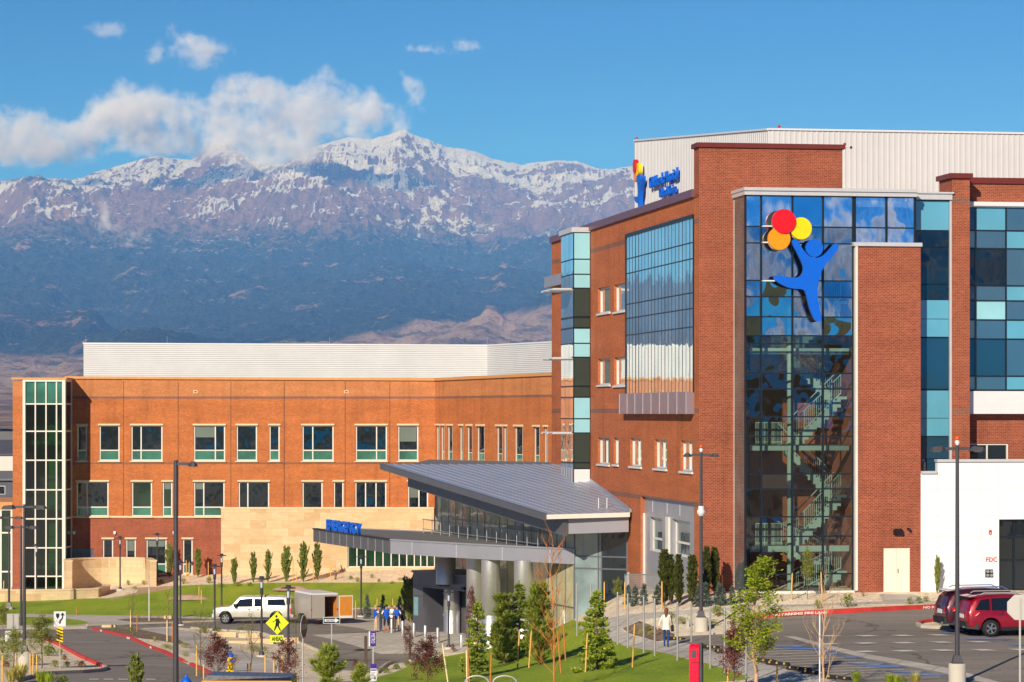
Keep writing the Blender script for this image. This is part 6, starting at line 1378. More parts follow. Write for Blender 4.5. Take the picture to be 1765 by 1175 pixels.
def parking_lamp(px, ybase, ytop, label, double=True, heads=(-1.65,1.65), conc=.65, dome=False, alarm=False, base_y=None, pole_r=.085):
    p = G(px, ybase) if base_y is None else Vector(((px-CX)/F*base_y, base_y, gz((px-CX)/F*base_y, base_y)))
    H = CZ+(HY-ytop)/F*p.y - p.z; r = empty('parking_lamp', p, 0, label, 'street lamp', 'parking lot lamps')
    if conc: mb = MB(); mb.lathe([(.30,-.3),(.30,conc-.03),(.27,conc)], n=20); mb.build('concrete_base', M_CONC, r)
    mb = MB(); mb.box(-.2,.2,-.2,.2,conc,conc+.04); mb.hexa([(-.17,-.17,conc+.04),(.17,-.17,conc+.04),(.17,.17,conc+.04),(-.17,.17,conc+.04)], [(-.12,-.12,conc+.28),(.12,-.12,conc+.28),(.12,.12,conc+.28),(-.12,.12,conc+.28)]); mb.build('base_cover', M_POLE, r)
    mb = MB(); mb.tube([(0,0,conc),(0,0,H*.5),(0,0,H)], [pole_r,pole_r*.85,pole_r*.7], 12); mb.build('pole', M_POLE, r)
    for s in ((-1,1) if double else (1,)):
        L = abs(heads[1]); mb = MB(); z = H-.12
        mb.box(min(.05*s,.42*s), max(.05*s,.42*s), -.05,.05, z-.05, z+.05)
        xs_ = [.42*s, .55*s, L*.9*s, L*s]; sec = [(.10,.05),(.2,.12),(.2,.10),(.1,.03)]
        for k in range(3):
            a, b = xs_[k], xs_[k+1]; (wa, ha), (wb, hb) = sec[k], sec[k+1]
            q = [(a,-wa,z-.09),(a,wa,z-.09),(a,wa,z-.09+ha*1.5),(a,-wa,z-.09+ha*1.5)], [(b,-wb,z-.09),(b,wb,z-.09),(b,wb,z-.09+hb*1.5),(b,-wb,z-.09+hb*1.5)]
            mb.hexa(*q) if s < 0 else mb.hexa(q[0][::-1], q[1][::-1])
        h_ = mb.build('lamp_head', M_POLE, r); mb = MB(); mb.box(min(.6*s,L*.85*s), max(.6*s,L*.85*s), -.14,.14, z-.12, z-.091); mb.build('lens', M_GLASSL, h_)
    if dome: mb = MB(); z = H*.66; mb.lathe([(.0,z+.32),(.13,z+.32),(.13,z+.18),(.19,z+.1),(.17,z-.02),(.09,z-.12)][::-1], n=14); mb.build('dome_camera', M_WHITEMET, r)
    if alarm: mb = MB(); mb.lathe([(.05,H),(.09,H+.1),(.07,H+.16)], n=10, m=0); mb.ball((0,0,H+.24), .09, 8, 6, 1); mb.build('beacon', [M_WHITEMET, M_ORANGE], r)
    return r
parking_lamp(1208.5, 1089, 779, 'tall double-headed lamp with white dome camera before the brick clinic tower', heads=(-.75,.78), dome=True, alarm=True)
parking_lamp(1650, 1178, 767, 'tall double-headed lamp on a big concrete base before the white wing', heads=(-.9,.95), alarm=True, conc=.7)
parking_lamp(303, 1230, 793, 'tall single-headed lamp pole, nearest one, in front of the hospital windows', double=False, heads=(0,.72), conc=.6, base_y=97, pole_r=.10)
parking_lamp(42, 1146, 869, 'double-headed lamp on a concrete base, tallest of the three at the left', heads=(-1,1.05), alarm=False)
parking_lamp(36.5, 1080, 905, 'double-headed lamp directly behind the tallest left lamp', heads=(-1,1.05), conc=.2, base_y=176)
parking_lamp(15.5, 1050, 889, 'small double-headed lamp at the left edge, farthest of the three there', heads=(-.95,1), conc=.2, base_y=206)
mbx = MB()
def lantern(px, ytop, ybase, label):
    p = G(px, ybase); H = (ybase-ytop)/F*p.y; r = empty('lantern_post', p, 0, label, 'lantern', 'slim lantern posts')
    mb = MB(); mb.lathe([(.28,-.1),(.28,.08),(.26,.10)], n=16); mb.build('footing', M_CONC, r)
    mb = MB(); mb.lathe([(.14,.10),(.14,.2),(.075,.24),(.06,.3),(.055,H-.95),(.09,H-.9),(.09,H-.62)], n=12); mb.build('post', M_POLE, r)
    mb = MB(); mb.lathe([(.36,H-.16),(.34,H-.12),(.14,H-.10),(.12,H),(.02,H+.01)], n=18, m=0)
    for k in range(4): a = k*math.pi/2+.5; mb.tube([(.1*math.cos(a),.1*math.sin(a),H-.62),(.12*math.cos(a),.12*math.sin(a),H-.14)], .012, 4, 0)
    hd = mb.build('lantern_head', M_POLE, r); mb = MB(); mb.lathe([(.055,H-.6),(.065,H-.4),(.055,H-.18)], n=10); mb.build('lamp_glass', M_GLASSL, hd); return r
for a_ in ((63,937,1033,'slim lantern post in front of the glazed hospital stair tower'),(207,924,1017,'slim lantern post in front of the curved stone wall'),(271,918,1006,'slim lantern post between the curved stone wall and the wide juniper'),(311,966,1078,'slim lantern post just right of the tall single lamp pole'),(370,972,1090,'slim lantern post at the front of the white pickup'),(382,954,1050,'slim lantern post on the lawn behind the pickup bonnet'),(451,993,1132,'slim lantern post in front of the pickup cab'),(497,1008,1152,'slim lantern post in front of the pickup tail'),(622.5,956,1063,'slim lantern post right of the open trailer door'),(773.5,1017,1118,'slim lantern post in front of the entrance vestibule')): lantern(*a_)
def post(mb, x, y, z0, z1, w=.03, m=0): mb.box(x-w, x+w, y-w*.6, y+w*.6, z0, z1, m)
def sign_root(name, px, ybase, label, cat='sign', rz=None, by=None):
    p = G(px, ybase) if by is None else Vector(((px-CX)/F*by, by, gz((px-CX)/F*by, by))); r = empty(name, p, face_cam(p) if rz is None else rz, label, cat); r['_'] = 0; del r['_']; return r, p
LF = Fr((0,0), (1,0))
def zof(p, py): return CZ+(HY-py)/F*p.y - p.z
# keep right sign with hazard board
r, p = sign_root('keep_right_sign', 103, 1152, 'keep right sign with arrow above a black and yellow striped board'); k = F/p.y
mb = MB(); post(mb, 0, .03, -.2, zof(p,1056), .025); mb.build('post', M_GALV, r)
w = 10.2/k; z0, z1 = zof(p,1079.5), zof(p,1053.5); mb = MB(); mb.box(-w, w, -.012, 0, z0, z1, 0)
def flat(mb, pts, y, m): mb.poly([(a, y, b) for a, b in pts], m)
zc_ = (z0+z1)/2; s_ = (z1-z0)/26.
def rel(L): return [((a-103)*s_, z1-(b-1053.5)*s_) for a, b in L]
flat(mb, rel([(96.5,1057),(102.5,1057),(102.3,1062),(99.5,1067),(96.7,1062)]), -.016, 1)
flat(mb, rel([(103,1074.5),(101.8,1074.5),(102.5,1069),(106.5,1065),(107,1060.5),(104,1060.5),(107.8,1055.5),(111.8,1060.5),(109,1060.5),(108.6,1066),(105,1070.5),(104.6,1074.5)]), -.016, 1); mb.build('board', [M_WHITEMET, M_BLACK], r)
mb = MB(); z0, z1 = zof(p,1107), zof(p,1080.5); w = 5.4/k; mb.box(-w, w, -.012, 0, z0, z1, 0); n = 5; hh = (z1-z0)/n
for i in range(n+1):
    b = z0+hh*(i-.5); P = [(-w, b+hh*.75), (w, b), (w, b+hh*.42), (-w, b+hh*1.17)]; P = [(a, min(z1, max(z0, c))) for a, c in P]
    if P[0][1] < z1 and P[3][1]-P[0][1]+P[2][1]-P[1][1] > .02: flat(mb, P, -.016, 1)
mb.build('hazard_board', [M_YHAZ, M_BLACK], r)
# sign backs at the left edge
r, p = sign_root('sign_back', 22, 1130, 'two blank white sign backs on one post at the left edge'); k = F/p.y
mb = MB(); post(mb, 0, -.03, -.2, zof(p,1057)); mb.build('post', M_GALV, r)
mb = MB(); mb.box(-10/k, 10/k, -.012, .0, zof(p,1083), zof(p,1057.5)); mb.build('board', M_ALU, r); mb = MB(); mb.box(-13/k, 3/k, -.012, .0, zof(p,1105), zof(p,1087)); mb.build('lower_board', M_WHITEMET, r)
# pedestrian crossing sign
r, p = sign_root('crosswalk_sign', 478, 0, 'yellow-green diamond pedestrian sign with AHEAD plate', by=114.); k = F/p.y; X = lambda a: (a-478)/k; Zs = lambda b: zof(p,b)
mb = MB(); post(mb, 0, .03, -.2, Zs(1056)); mb.build('post', M_GALV, r)
mb = MB(); mb.hexa([(X(478),0,Zs(1093.5)),(X(498),0,Zs(1073.5)),(X(478),0,Zs(1053.5)),(X(458),0,Zs(1073.5))], [(X(478),-.015,Zs(1093.5)),(X(498),-.015,Zs(1073.5)),(X(478),-.015,Zs(1053.5)),(X(458),-.015,Zs(1073.5))], 0)
for P in ([(475,1066),(480,1065.5),(482,1070),(481,1077),(478,1079),(474.5,1076),(475.5,1071)],[(475.5,1066.5),(476,1069),(470,1072.8),(469.3,1071.6),(474,1069)],[(480.5,1066.5),(482.5,1071),(484,1074),(483,1075),(480.5,1071)],[(475,1076),(478.5,1077.5),(475.5,1083.5),(473.5,1087),(471.8,1086.5),(473.5,1081)],[(477.5,1077.5),(480.5,1077),(482,1081.5),(484.5,1086),(482.5,1087),(479.8,1082)]):
    flat(mb, [(X(a),Zs(b)) for a, b in P], -.02, 1)
flat(mb, [(X(476.5+2*math.cos(t*.628)),Zs(1062+2.3*math.sin(t*.628))) for t in range(10)], -.02, 1); mb.build('diamond_board', [M_YSIGN, M_BLACK], r)
mb = MB(); mb.box(X(465.5), X(488.5), -.015, 0, Zs(1106.5), Zs(1094.5)); b_ = mb.build('ahead_board', M_YSIGN, r)
def words(s, parent, x, z, size, y, mat, fit=None, rot=None, bold=.0, align='CENTER'):
    o = text(LF, s, 0, 0, size, 0, .006, mat, None, align=align, bold=bold, fit=fit); o.data.transform(Matrix.Translation((0, .003, 0)))
    if rot: o.data.transform(rot)
    o.data.transform(Matrix.Translation((x, y, z))); o.parent = parent; return o
words('AHEAD', b_, 0, Zs(1104.2), .24, -.02, M_BLACK, fit=19/k, bold=.008)
# stop sign, nearly edge-on
r, p = sign_root('stop_sign', 523.5, 0, 'dark red stop sign seen nearly edge-on between the crosswalk and one way signs', by=110., rz=None); k = F/p.y; r.rotation_euler = (0,0,face_cam(p)+R(74))
mb = MB(); post(mb, 0, .03, -.2, zof(p,1060)); mb.build('post', M_GALV, r); R8 = 21.5/k; zc_ = zof(p,1080)
oc = [(R8*math.cos(R(22.5+45*i)), zc_+R8*math.sin(R(22.5+45*i))) for i in range(8)]
mb = MB(); mb.hexa([(a,0,b) for a, b in oc], [(a,-.012,b) for a, b in oc], 1); flat(mb, [(a*.93,zc_+(b-zc_)*.93) for a, b in oc], -.0155, 0); b_ = mb.build('octagon_board', [M_STOPR, M_WHITEMET], r); words('STOP', b_, 0, zc_-.10, .28, -.018, M_WHITEMET, fit=R8*1.4, bold=.0)
# octagon seen from behind, right edge
r, p = sign_root('stop_sign', 1758, 0, 'grey back of an octagonal stop sign at the right edge before the red car', by=94.); k = F/p.y; R8 = 23.5/k; zc_ = zof(p,1046.5)
mb = MB(); post(mb, 0, -.05, -.2, zof(p,1030)); mb.build('post', M_GALV, r)
oc = [(.0+R8*math.cos(R(22.5+45*i)), zc_+R8*math.sin(R(22.5+45*i))) for i in range(8)]
mb = MB(); mb.hexa([(a,0,b) for a, b in oc], [(a,-.012,b) for a, b in oc], 0); mb.build('octagon_board', M_ALU, r)
# one way sign
r, p = sign_root('one_way_sign', 571.5, 1130, 'black and white ONE WAY arrow sign below the trailer'); k = F/p.y; X = lambda a: (a-571.5)/k; Zs = lambda b: zof(p,b)
mb = MB(); post(mb, 0, .03, -.2, Zs(1065)); mb.build('post', M_GALV, r); mb = MB(); mb.box(X(557), X(586), -.012, 0, Zs(1074.5), Zs(1063.5), 0)
flat(mb, [(X(557.8),Zs(1073.8)),(X(585.2),Zs(1073.8)),(X(585.2),Zs(1064.2)),(X(557.8),Zs(1064.2))], -.014, 1); flat(mb, [(X(559.5),Zs(1071.2)),(X(578),Zs(1071.2)),(X(578),Zs(1073.2)),(X(584.5),Zs(1069)),(X(578),Zs(1064.8)),(X(578),Zs(1066.8)),(X(559.5),Zs(1066.8))], -.017, 0)
b_ = mb.build('arrow_board', [M_WHITEMET, M_BLACK], r); words('ONE WAY', b_, X(569), Zs(1070.6), .15, -.020, M_BLACK, fit=15/k, bold=.003)
# purple transit sign
r, p = sign_root('transit_sign', 643, 0, 'purple transit stop sign with a timetable plate on its post', by=118.); k = F/p.y; X = lambda a: (a-643)/k; Zs = lambda b: zof(p,b)
mb = MB(); post(mb, 0, .04, -.2, Zs(1090)); mb.build('post', M_GALV, r)
mb = MB(); mb.box(X(638), X(648), -.02, .10, Zs(1113.5), Zs(1088), 0); mb.box(X(635.6), X(638)-.002, -.02, .10, Zs(1113.5), Zs(1088), 1); b_ = mb.build('blade', [M_PURP, M_WHITEMET], r)
words('METRO', b_, X(643)-.07, Zs(1091), .22, -.03, M_WHITEMET, fit=17/k, rot=Matrix.Rotation(R(90),4,'Y'), align='LEFT')
mb = MB(); mb.box(X(638.6), X(649), -.02, 0, Zs(1152), Zs(1144), 0); mb.box(X(638.6), X(649), -.02, 0, Zs(1173), Zs(1152)-.002, 1); mb.box(X(639.2), X(648.4), -.024, -.02, Zs(1155.8), Zs(1153.4), 0)
for i in range(5): mb.box(X(640), X(644.5 if i % 2 else 647), -.024, -.02, Zs(1160+i*2.4), Zs(1159+i*2.4), 2)
mb.box(X(645), X(647.6), -.024, -.02, Zs(1171), Zs(1165.5), 2); mb.build('timetable_plate', [M_PURP, M_WHITEMET, M_POLE], r)
# white post with small plate on the lawn
r, p = sign_root('edge_sign', 257, 1070, 'thin white post carrying a narrow sign seen edge-on on the left island'); mb = MB(); mb.tube([(0,0,-.1),(0,0,zof(p,994))], .035, 8); mb.build('post', M_WHITEMET, r); mb = MB(); mb.box(-.03,.03,-.3,.3,zof(p,1013),zof(p,994)); mb.build('board', M_OLVP if 'M_OLVP' in globals() else M_ALU, r)
# red call pillar
r, p = sign_root('call_pillar', 1198, 0, 'bright red emergency call pillar at the bottom edge of the lawn', cat='call pillar', by=99.); k = F/p.y; w = 8.3/k; H = zof(p,1110); r.rotation_euler = (0,0,face_cam(p)+R(-14))
mb = MB(); mb.box(-w, w, -w*.9, w*.7, -.2, H-.62); mb.box(-w*1.05, w*1.05, -w*1.0, w*.7, H-.60, H-.08); mb.hexa([(-w*1.05,-w,H-.08),(w*1.05,-w,H-.08),(w*1.05,w*.7,H-.08),(-w*1.05,w*.7,H-.08)], [(-w*.9,-w*.5,H),(w*.9,-w*.5,H),(w*.9,w*.7,H),(-w*.9,w*.7,H)]); mb.build('housing', plain('glossy_crimson', (224,8,56), .3, var=.03), r)
mb = MB(); mb.box(w*1.06, w*1.55, -w*.6, w*.9, -.2, H+.04); mb.box(-w*.5,w*.5,-w*1.03,-w*1.01,H-.45,H-.2); mb.build('back_frame', M_POLE, r)
# hoops
for i, (cx_, lab) in enumerate(((822,'left one of two grey steel bike hoops at the bottom edge'),(870,'right one of two grey steel bike hoops at the bottom edge'))):
    Yb = 92.; X0 = (cx_-CX)/F*Yb; z = gz(X0,Yb); top = CZ+(HY-1164.5)/F*Yb-z; r = empty('bike_hoop', (X0,Yb,z), 0, lab, 'bike rack', 'bike hoops'); mb = MB(); w = 20/F*Yb
    mb.tube([(-w,0,-.2),(-w,0,top-.2)]+[(w*math.cos(t)*1.0,0,top-.2+.2*math.sin(t)) for t in [math.pi*(1-q/10) for q in range(1,10)]]+[(w,0,top-.2),(w,0,-.2)], .03, 8); mb.build('tube', M_GALV, r)
    mb = MB(); mb.box(-w-.09,-w+.09,-.09,.09,0,.02); mb.build('foot_plate', M_GALV, r); mb = MB(); mb.box(w-.09,w+.09,-.09,.09,0,.02); mb.build('foot_plate', M_GALV, r)
# brown posts
for px, a, b, lab in ((630.5,1096,1161,'left of the two square brown posts by the plaza kerb'),(707,1093,1140,'right of the two square brown posts by the plaza kerb')):
    p = G(px, b); h = (b-a)/F*p.y; mb = MB(); mb.box(-.07,.07,-.07,.07,-.1,h-.03); mb.hexa([(-.07,-.07,h-.03),(.07,-.07,h-.03),(.07,.07,h-.03),(-.07,.07,h-.03)],[(-.03,-.03,h),(.03,-.03,h),(.03,.03,h),(-.03,.03,h)]); mb.box(-.075,.075,-.075,.075,-.1,.12,1); o = mb.build('brown_post', [M_BROWNP, M_CONC]); o.location = p; tag(o, lab, 'post', 'brown posts')
# steel bollards
proto = None
for i, (x, a, b) in enumerate(((656,1063,1087),(675,1066,1090.5),(694,1069.5,1094),(713.5,1073,1097.5),(733,1077,1102),(754.5,1081,1108),(795,1093,1115))):
    p = G(x, b); 
    if proto is None:
        proto = empty('steel_bollard', p); mb = MB(); mb.lathe([(.10,-.1),(.10,.86),(.085,.90),(.0001,.93)], n=16); mb.build('tube', M_STEEL, proto); mb = MB(); mb.lathe([(.14,-.05),(.14,.03)], n=16); mb.build('collar', M_GALV, proto); o = proto
    else: o = copy_tree(proto, loc=p)
    s = (b-a)/F*p.y/.92; o.scale = (1,1,s); tag(o, 'steel bollard, %s from the left in the row before the entrance' % ORD[i], 'bollard', 'steel bollards before the entrance')
# galvanised fence posts along the footpath
proto = None
for i, (x, a, b) in enumerate(((994.5,1005,1095),(1018,1008,1051),(1034.5,1012,1040),(1064.5,1020,1112),(1082,1023,1117),(1109.5,1028,1125),(1128.5,1031,1130),(1167.5,1037,1138),(1191.5,1040,1106),(1224,1044,1152),(1249,1048,1159),(1286,1060,1176))):
    p = G(x, b)
    if proto is None: mb = MB(); mb.tube([(0,0,-.1),(0,0,2.0)], .04, 8); mb.lathe([(.045,1.97),(.045,2.0),(.02,2.02)], n=8); proto = o = mb.build('fence_post', M_GALV)
    else: o = proto.copy(); COL.objects.link(o)
    o.location = p; o.scale = (1,1,(b-a)/F*p.y/2.02); tag(o, 'bare galvanised post, %s from the left along the curved footpath' % ORD[i], 'post', 'bare metal posts along the footpath')
for x, a, b, lab in ((1413,1057,1182,'white stake beside the leafless pale tree'),(1301.5,1092,1182,'white stake beside the lime green tree trunk')):
    p = G(x, b); mb = MB(); mb.tube([(0,0,-.1),(0,0,(b-a)/F*p.y)], .03, 6); o = mb.build('white_stake', M_WHITEMET); o.location = p; tag(o, lab, 'stake')
# wooden stakes
STK = [(892,1084,1152,3,'wooden stake left of the slim spruce'),(911.5,1086,1151,4,'wooden stake between the slim spruce and the dark pine'),(967,1087,1160,-5,'leaning wooden stake right of the orange bare tree, nearer one'),(975,1070,1138,-4,'leaning wooden stake right of the orange bare tree, farther one'),(1009,1090,1158,3,'wooden stake in front of the standalone spruce'),(1090,1075,1149,3,'lone wooden stake on the lawn right of the standalone spruce'),(1041.5,1002,1047,0,'wooden stake left of the small tree by the mesh fence'),(1077,1002,1048,0,'wooden stake right of the small tree by the mesh fence'),(1141,1001,1048,0,'wooden stake in front of the leftmost arborvitae'),(1204,992,1030,0,'wooden stake left of the tall lamp pole by the brick corner'),(1245,990,1018,0,'wooden stake against the red brick tower foot'),(1364,987,1033,2,'wooden stake left of the slender tree before the stair glass'),(1417,985,1036,-2,'wooden stake right of the slender tree before the stair glass'),(1254.5,1148,1180,0,'wooden stake at the bottom edge below the red sapling'),(1339,1145,1182,1,'wooden stake at the bottom edge right of the lime green tree'),
 (772,1108,1176,-8,'pale leaning stake right of the large purple tree'),(805,1119,1176,-1,'pale stake left of the spruce near the bike hoops'),(809,1110,1176,-3,'orange stake beside the pale stake near the bike hoops'),(845,1123,1178,2,'orange stake right of the spruce near the bike hoops'),(707.5,1032,1070,-4,'leaning stake beside the bushy juniper at the vestibule'),(613,1035,1066,0,'stake on the lawn left of the lantern behind the trailer'),(650,1031,1062,0,'stake on the lawn behind the man with the camera'),(677,1031,1060,0,'stake on the lawn behind the blue vests'),
 (225,1051,1087,0,'pale stake left of the thin island tree'),(236,1058,1088,1,'orange stake right of the thin island tree'),(288,1068,1105,0,'pale stake left of the budding tree by the kerb'),(297,1072,1106,0,'orange stake right of the budding tree by the kerb'),(339,1110,1164,0,'stake left of the purple hydrant tree'),(351,1143,1170,0,'short stake below the budding tree'),(427,1143,1172,0,'short stake left of the path end, left one'),(432,1142,1172,0,'short stake left of the path end, right one'),(457,1128,1172,0,'stake left of the crosswalk sign post'),(472,1132,1174,0,'stake just left of the crosswalk sign post'),(486,1128,1174,0,'stake just right of the crosswalk sign post'),
 (4,1128,1180,0,'stake at the lower left corner'),(27,1120,1150,0,'stake left of the left lamp base'),(52,1125,1165,0,'stake right of the left lamp base, first'),(57,1125,1168,0,'stake right of the left lamp base, second'),(64,1127,1172,-1,'stake right of the left lamp base, third'),(50,997,1015,2,'stake left of the tree before the glazed stair tower'),(84,997,1016,-2,'stake right of the tree before the glazed stair tower'),(6,1000,1020,2,'stake before the low glazed wing'),(132,1048,1059,0,'short orange stake on the far left lawn edge'),(321,965,1000,0,'stake left of the narrow juniper on red brick'),(326,968,1000,0,'second stake left of the narrow juniper on red brick'),(359,968,1000,0,'stake right of the narrow juniper on red brick'),(505,963,1004,0,'stake between the fourth and the tallest juniper'),(511,985,1004,0,'short stake right of the fourth juniper'),(570,968,1000,0,'stake right of the last tall juniper'),(540,975,1004,0,'stake left of the last tall juniper'),(343,1010,1032,0,'stake on the lawn above the pickup bonnet, left'),(347,1016,1040,0,'stake on the lawn above the pickup bonnet, right')]
sp = {}
for x, a, b, lean, lab in STK:
    p = G(x, b); k_ = 'o' if ('orange' in lab) else ('p' if 'pale' in lab else 'w')
    if k_ not in sp: mb = MB(); mb.tube([(0,0,-.1),(0,0,.93),(0,0,1.0)], [.035,.033,.012], 6); sp[k_] = o = mb.build('wooden_stake', {'o': M_BARKO, 'p': plain('pale_stake', (240,216,170), .75, var=.1), 'w': M_STAKE}[k_])
    else: o = sp[k_].copy(); COL.objects.link(o)
    o.location = p; o.scale = (1,1,(b-a)/F*p.y); o.rotation_euler = (0, R(lean), 0); tag(o, lab, 'stake', 'tree stakes')
# mesh fence
def mesh_fence(P, tops, name, lab):
    r = empty(name, P[0], 0, lab, 'fence'); o0 = Vector(P[0]); pm = MB(); rl = MB(); ms = MB()
    for p, t in zip(P, tops): q = p-o0; m_ = MB(); m_.box(q.x-.05,q.x+.05,q.y-.05,q.y+.05,q.z-.1,t-o0.z+.12); m_.build('fence_post', M_GALV, r)
    for (a, b), (ta, tb) in zip(zip(P, P[1:]), zip(tops, tops[1:])):
        a, b = a-o0, b-o0; ta_, tb_ = ta-o0.z, tb-o0.z; A0, B0 = Vector((a.x,a.y,a.z+.12)), Vector((b.x,b.y,b.z+.12)); A1, B1 = Vector((a.x,a.y,ta_)), Vector((b.x,b.y,tb_))
        rl.tube([A1,B1], .035, 6); rl.tube([A0,B0], .03, 6); L = (b-a).length; n = max(3, int(L/.11))
        for i in range(1, n): ms.tube([A0.lerp(B0,i/n), A1.lerp(B1,i/n)], .009, 3, cap=False)
        for j in range(1, 10): ms.tube([A0.lerp(A1,j/10), B0.lerp(B1,j/10)], .009, 3, cap=False)
    rl.build('rail', M_GALV, r); ms.build('wire_mesh', M_GALV, r); return r
P = [G(924,1040), G(987,1030), G(1031,1028), G(1083,1024), G(1150,1022), G(1232,1022)]; P = [G(934,1036), G(986,1031), G(1031,1028), G(1083,1025), G(1155,1023), G(1200,1022)]
def ztop(p, py): return CZ+(HY-py)/F*p.y
mesh_fence(P, [ztop(p, y) for p, y in zip(P, (995,991,990,990,990,990))], 'mesh_fence', 'grey wire mesh fence on the rock slope before the entrance')
P = [G(922,1050), G(953,1046), G(1012,1046)]
mesh_fence(P, [ztop(p, y) for p, y in zip(P, (1002,1006,1007))], 'mesh_fence', 'short lower mesh railing at the left end of the fence')
# hydrants
def hydrant(p, s, lab):
    r = empty('fire_hydrant', p, .3, lab, 'fire hydrant'); mb = MB(); mb.lathe([(.17,-.1),(.17,.03),(.11,.05),(.105,.12),(.10,.5),(.13,.52),(.13,.56)], n=16); mb.build('barrel', M_YHAZ, r)
    mb = MB(); mb.lathe([(.13,.56),(.12,.64),(.07,.72),(.03,.74),(.03,.79)], n=16); mb.build('bonnet', M_BLUE, r)
    for a in ((1,0),(-1,0),(0,-1)): mb = MB(); mb.tube([(0,0,.43),(a[0]*.15,a[1]*.15,.43)], .06, 10, 0); mb.tube([(a[0]*.15,a[1]*.15,.43),(a[0]*.2,a[1]*.2,.43)], .065, 10, 1); mb.build('outlet', [M_YHAZ, M_BLUE], r)
    r.scale = (s,)*3; return r
p = G(397, 1157); hydrant(p, (1157-1122)/F*p.y/.79, 'yellow fire hydrant with blue bonnet among purple leaves'); p = Vector(((321-CX)/F*100, 100, gz((321-CX)/F*100,100))); hydrant(p, max(.9,(CZ+(HY-1163)/F*100-p.z)/.79), 'blue-capped yellow hydrant beside the tall lamp pole at the bottom edge')
# wheel stops
proto = None
for i, (x, y) in enumerate(((1164,1103),(1222,1117),(1251.5,1125.5),(1318,1141),(1341,1146),(1377,1155),(1404,1161.5),(1444,1170.5))):
    p = G(x, y)
    if proto is None:
        proto = o = empty('wheel_stop', p); mb = MB(); mb.hexa([(-.62,-.08,-.02),(.62,-.08,-.02),(.62,.08,-.02),(-.62,.08,-.02)],[(-.59,-.05,.11),(.59,-.05,.11),(.59,.05,.11),(-.59,.05,.11)]); mb.build('rubber_block', M_RUBBER, o)
        for k in range(3): mb = MB(); xk = -.4+.4*k; mb.hexa([(xk-.045,-.083,.03),(xk+.045,-.083,.03),(xk+.045,-.07,.03),(xk-.045,-.07,.03)],[(xk-.045,-.066,.10),(xk+.045,-.066,.10),(xk+.045,-.055,.10),(xk-.045,-.055,.10)]); mb.build('yellow_stripe', plain('worn_amber_paint', (196,158,70), .7), o)
    else: o = copy_tree(proto, loc=p)
    o.location = p+Vector((0,0,.02)); o.rotation_euler = (0,0,R(-52)); tag(o, 'black rubber wheel stop with yellow stripes, %s from the left' % ORD[i], 'wheel stop', 'rubber wheel stops along the footpath')
# stone walls and boulders at the left
def arc_wall(name, P, h, w, lab, cap=.1):
    r = empty(name, P[0], 0, lab, 'wall'); o0 = P[0]; mb = MB(); cp = MB(); n = len(P)
    for m_, za, zb, ww in ((mb,-.3,0,w),(cp,0,cap,w+.1)):
        vs = []
        for i, p in enumerate(P):
            d = (P[min(i+1,n-1)]-P[max(i-1,0)]).xy.normalized(); nn = Vector((-d.y,d.x))*ww/2; q = p-o0
            b0 = (q.z-.3 if m_ is mb else h[i]-o0.z); t0 = (h[i]-o0.z if m_ is mb else h[i]-o0.z+cap)
            vs += [(q.x+nn.x,q.y+nn.y,b0),(q.x-nn.x,q.y-nn.y,b0),(q.x-nn.x,q.y-nn.y,t0),(q.x+nn.x,q.y+nn.y,t0)]
        fs = [(i*4+k,i*4+(k+1)%4,(i+1)*4+(k+1)%4,(i+1)*4+k) for i in range(n-1) for k in range(4)] + [(3,2,1,0),(n*4-4,n*4-3,n*4-2,n*4-1)]; m_.add(vs, fs)
    mb.build('stone_face', M_STONE, r); cp.build('cap_stone', M_TRIM, r); return r
def arc(c, rx, ry, a0, a1, n=18): return [Vector((c[0]+rx*math.cos(R(a0+(a1-a0)*i/n)), c[1]+ry*math.sin(R(a0+(a1-a0)*i/n)), 0)) for i in range(n+1)]
def grounded(P):
    for p in P: p.z = gz(p.x,p.y)
    return P
a_ = G(264,1011); b_ = G(178,1020); P = grounded([Vector((a_.x, a_.y, 0))] + arc(((a_.x-33.8)/2-.1, 222.0), (a_.x+33.8)/2+.1, 3.4, 20, 205)[2:]); 
arc_wall('curved_stone_wall', P, [CZ+(HY-966)/F*222]*len(P), .5, 'tall curved buff stone wall beside the glazed stair tower')
P = grounded([Vector(((-60-CX)/F*214,214,0)), Vector(((0-CX)/F*214,214,0)), Vector(((60-CX)/F*214,214,0)), Vector(((120-CX)/F*214.5,214.5,0)), Vector(((165-CX)/F*215.5,215.5,0)), Vector(((182-CX)/F*218,218,0)), Vector(((184-CX)/F*220,220,0))])
arc_wall('low_stone_wall', P, [CZ+(HY-1017)/F*214.5]*len(P), .5, 'low buff stone seat wall along the far left lawn')
def boulder(px, py, wx, hy, lab, m=M_STONE):
    p = G(px, py); k = p.y/F; rnd = random.Random(px); w, h = wx*k, hy*k; mb = MB(); lo = [(-w/2,-.3,-.1),(w/2,-.3,-.1),(w/2,.3,-.1),(-w/2,.3,-.1)]; hi = [(a*rnd.uniform(.9,.98),b*rnd.uniform(.8,.95),h*rnd.uniform(.9,1)) for a, b, _ in lo]; mb.hexa(lo, hi); o = mb.build('stone_block', m); o.location = p; tag(o, lab, 'stone block', 'landscape stone blocks'); return o
for a_ in ((188,1081,24,5,'flat stone block on the left island'),(390,1097,36,9,'long stone block below the pickup front wheel'),(430,1099,38,9,'orange stained stone block below the pickup'),(452,1107,40,7,'lower stone block beneath the orange stained one'),(412,1108,36,5,'low stone block edging the concrete path'),(500,1106,32,8,'stone block behind the stop sign post'),(290,1066,14,6,'small pale boulder on the far lawn edge')): boulder(*a_)
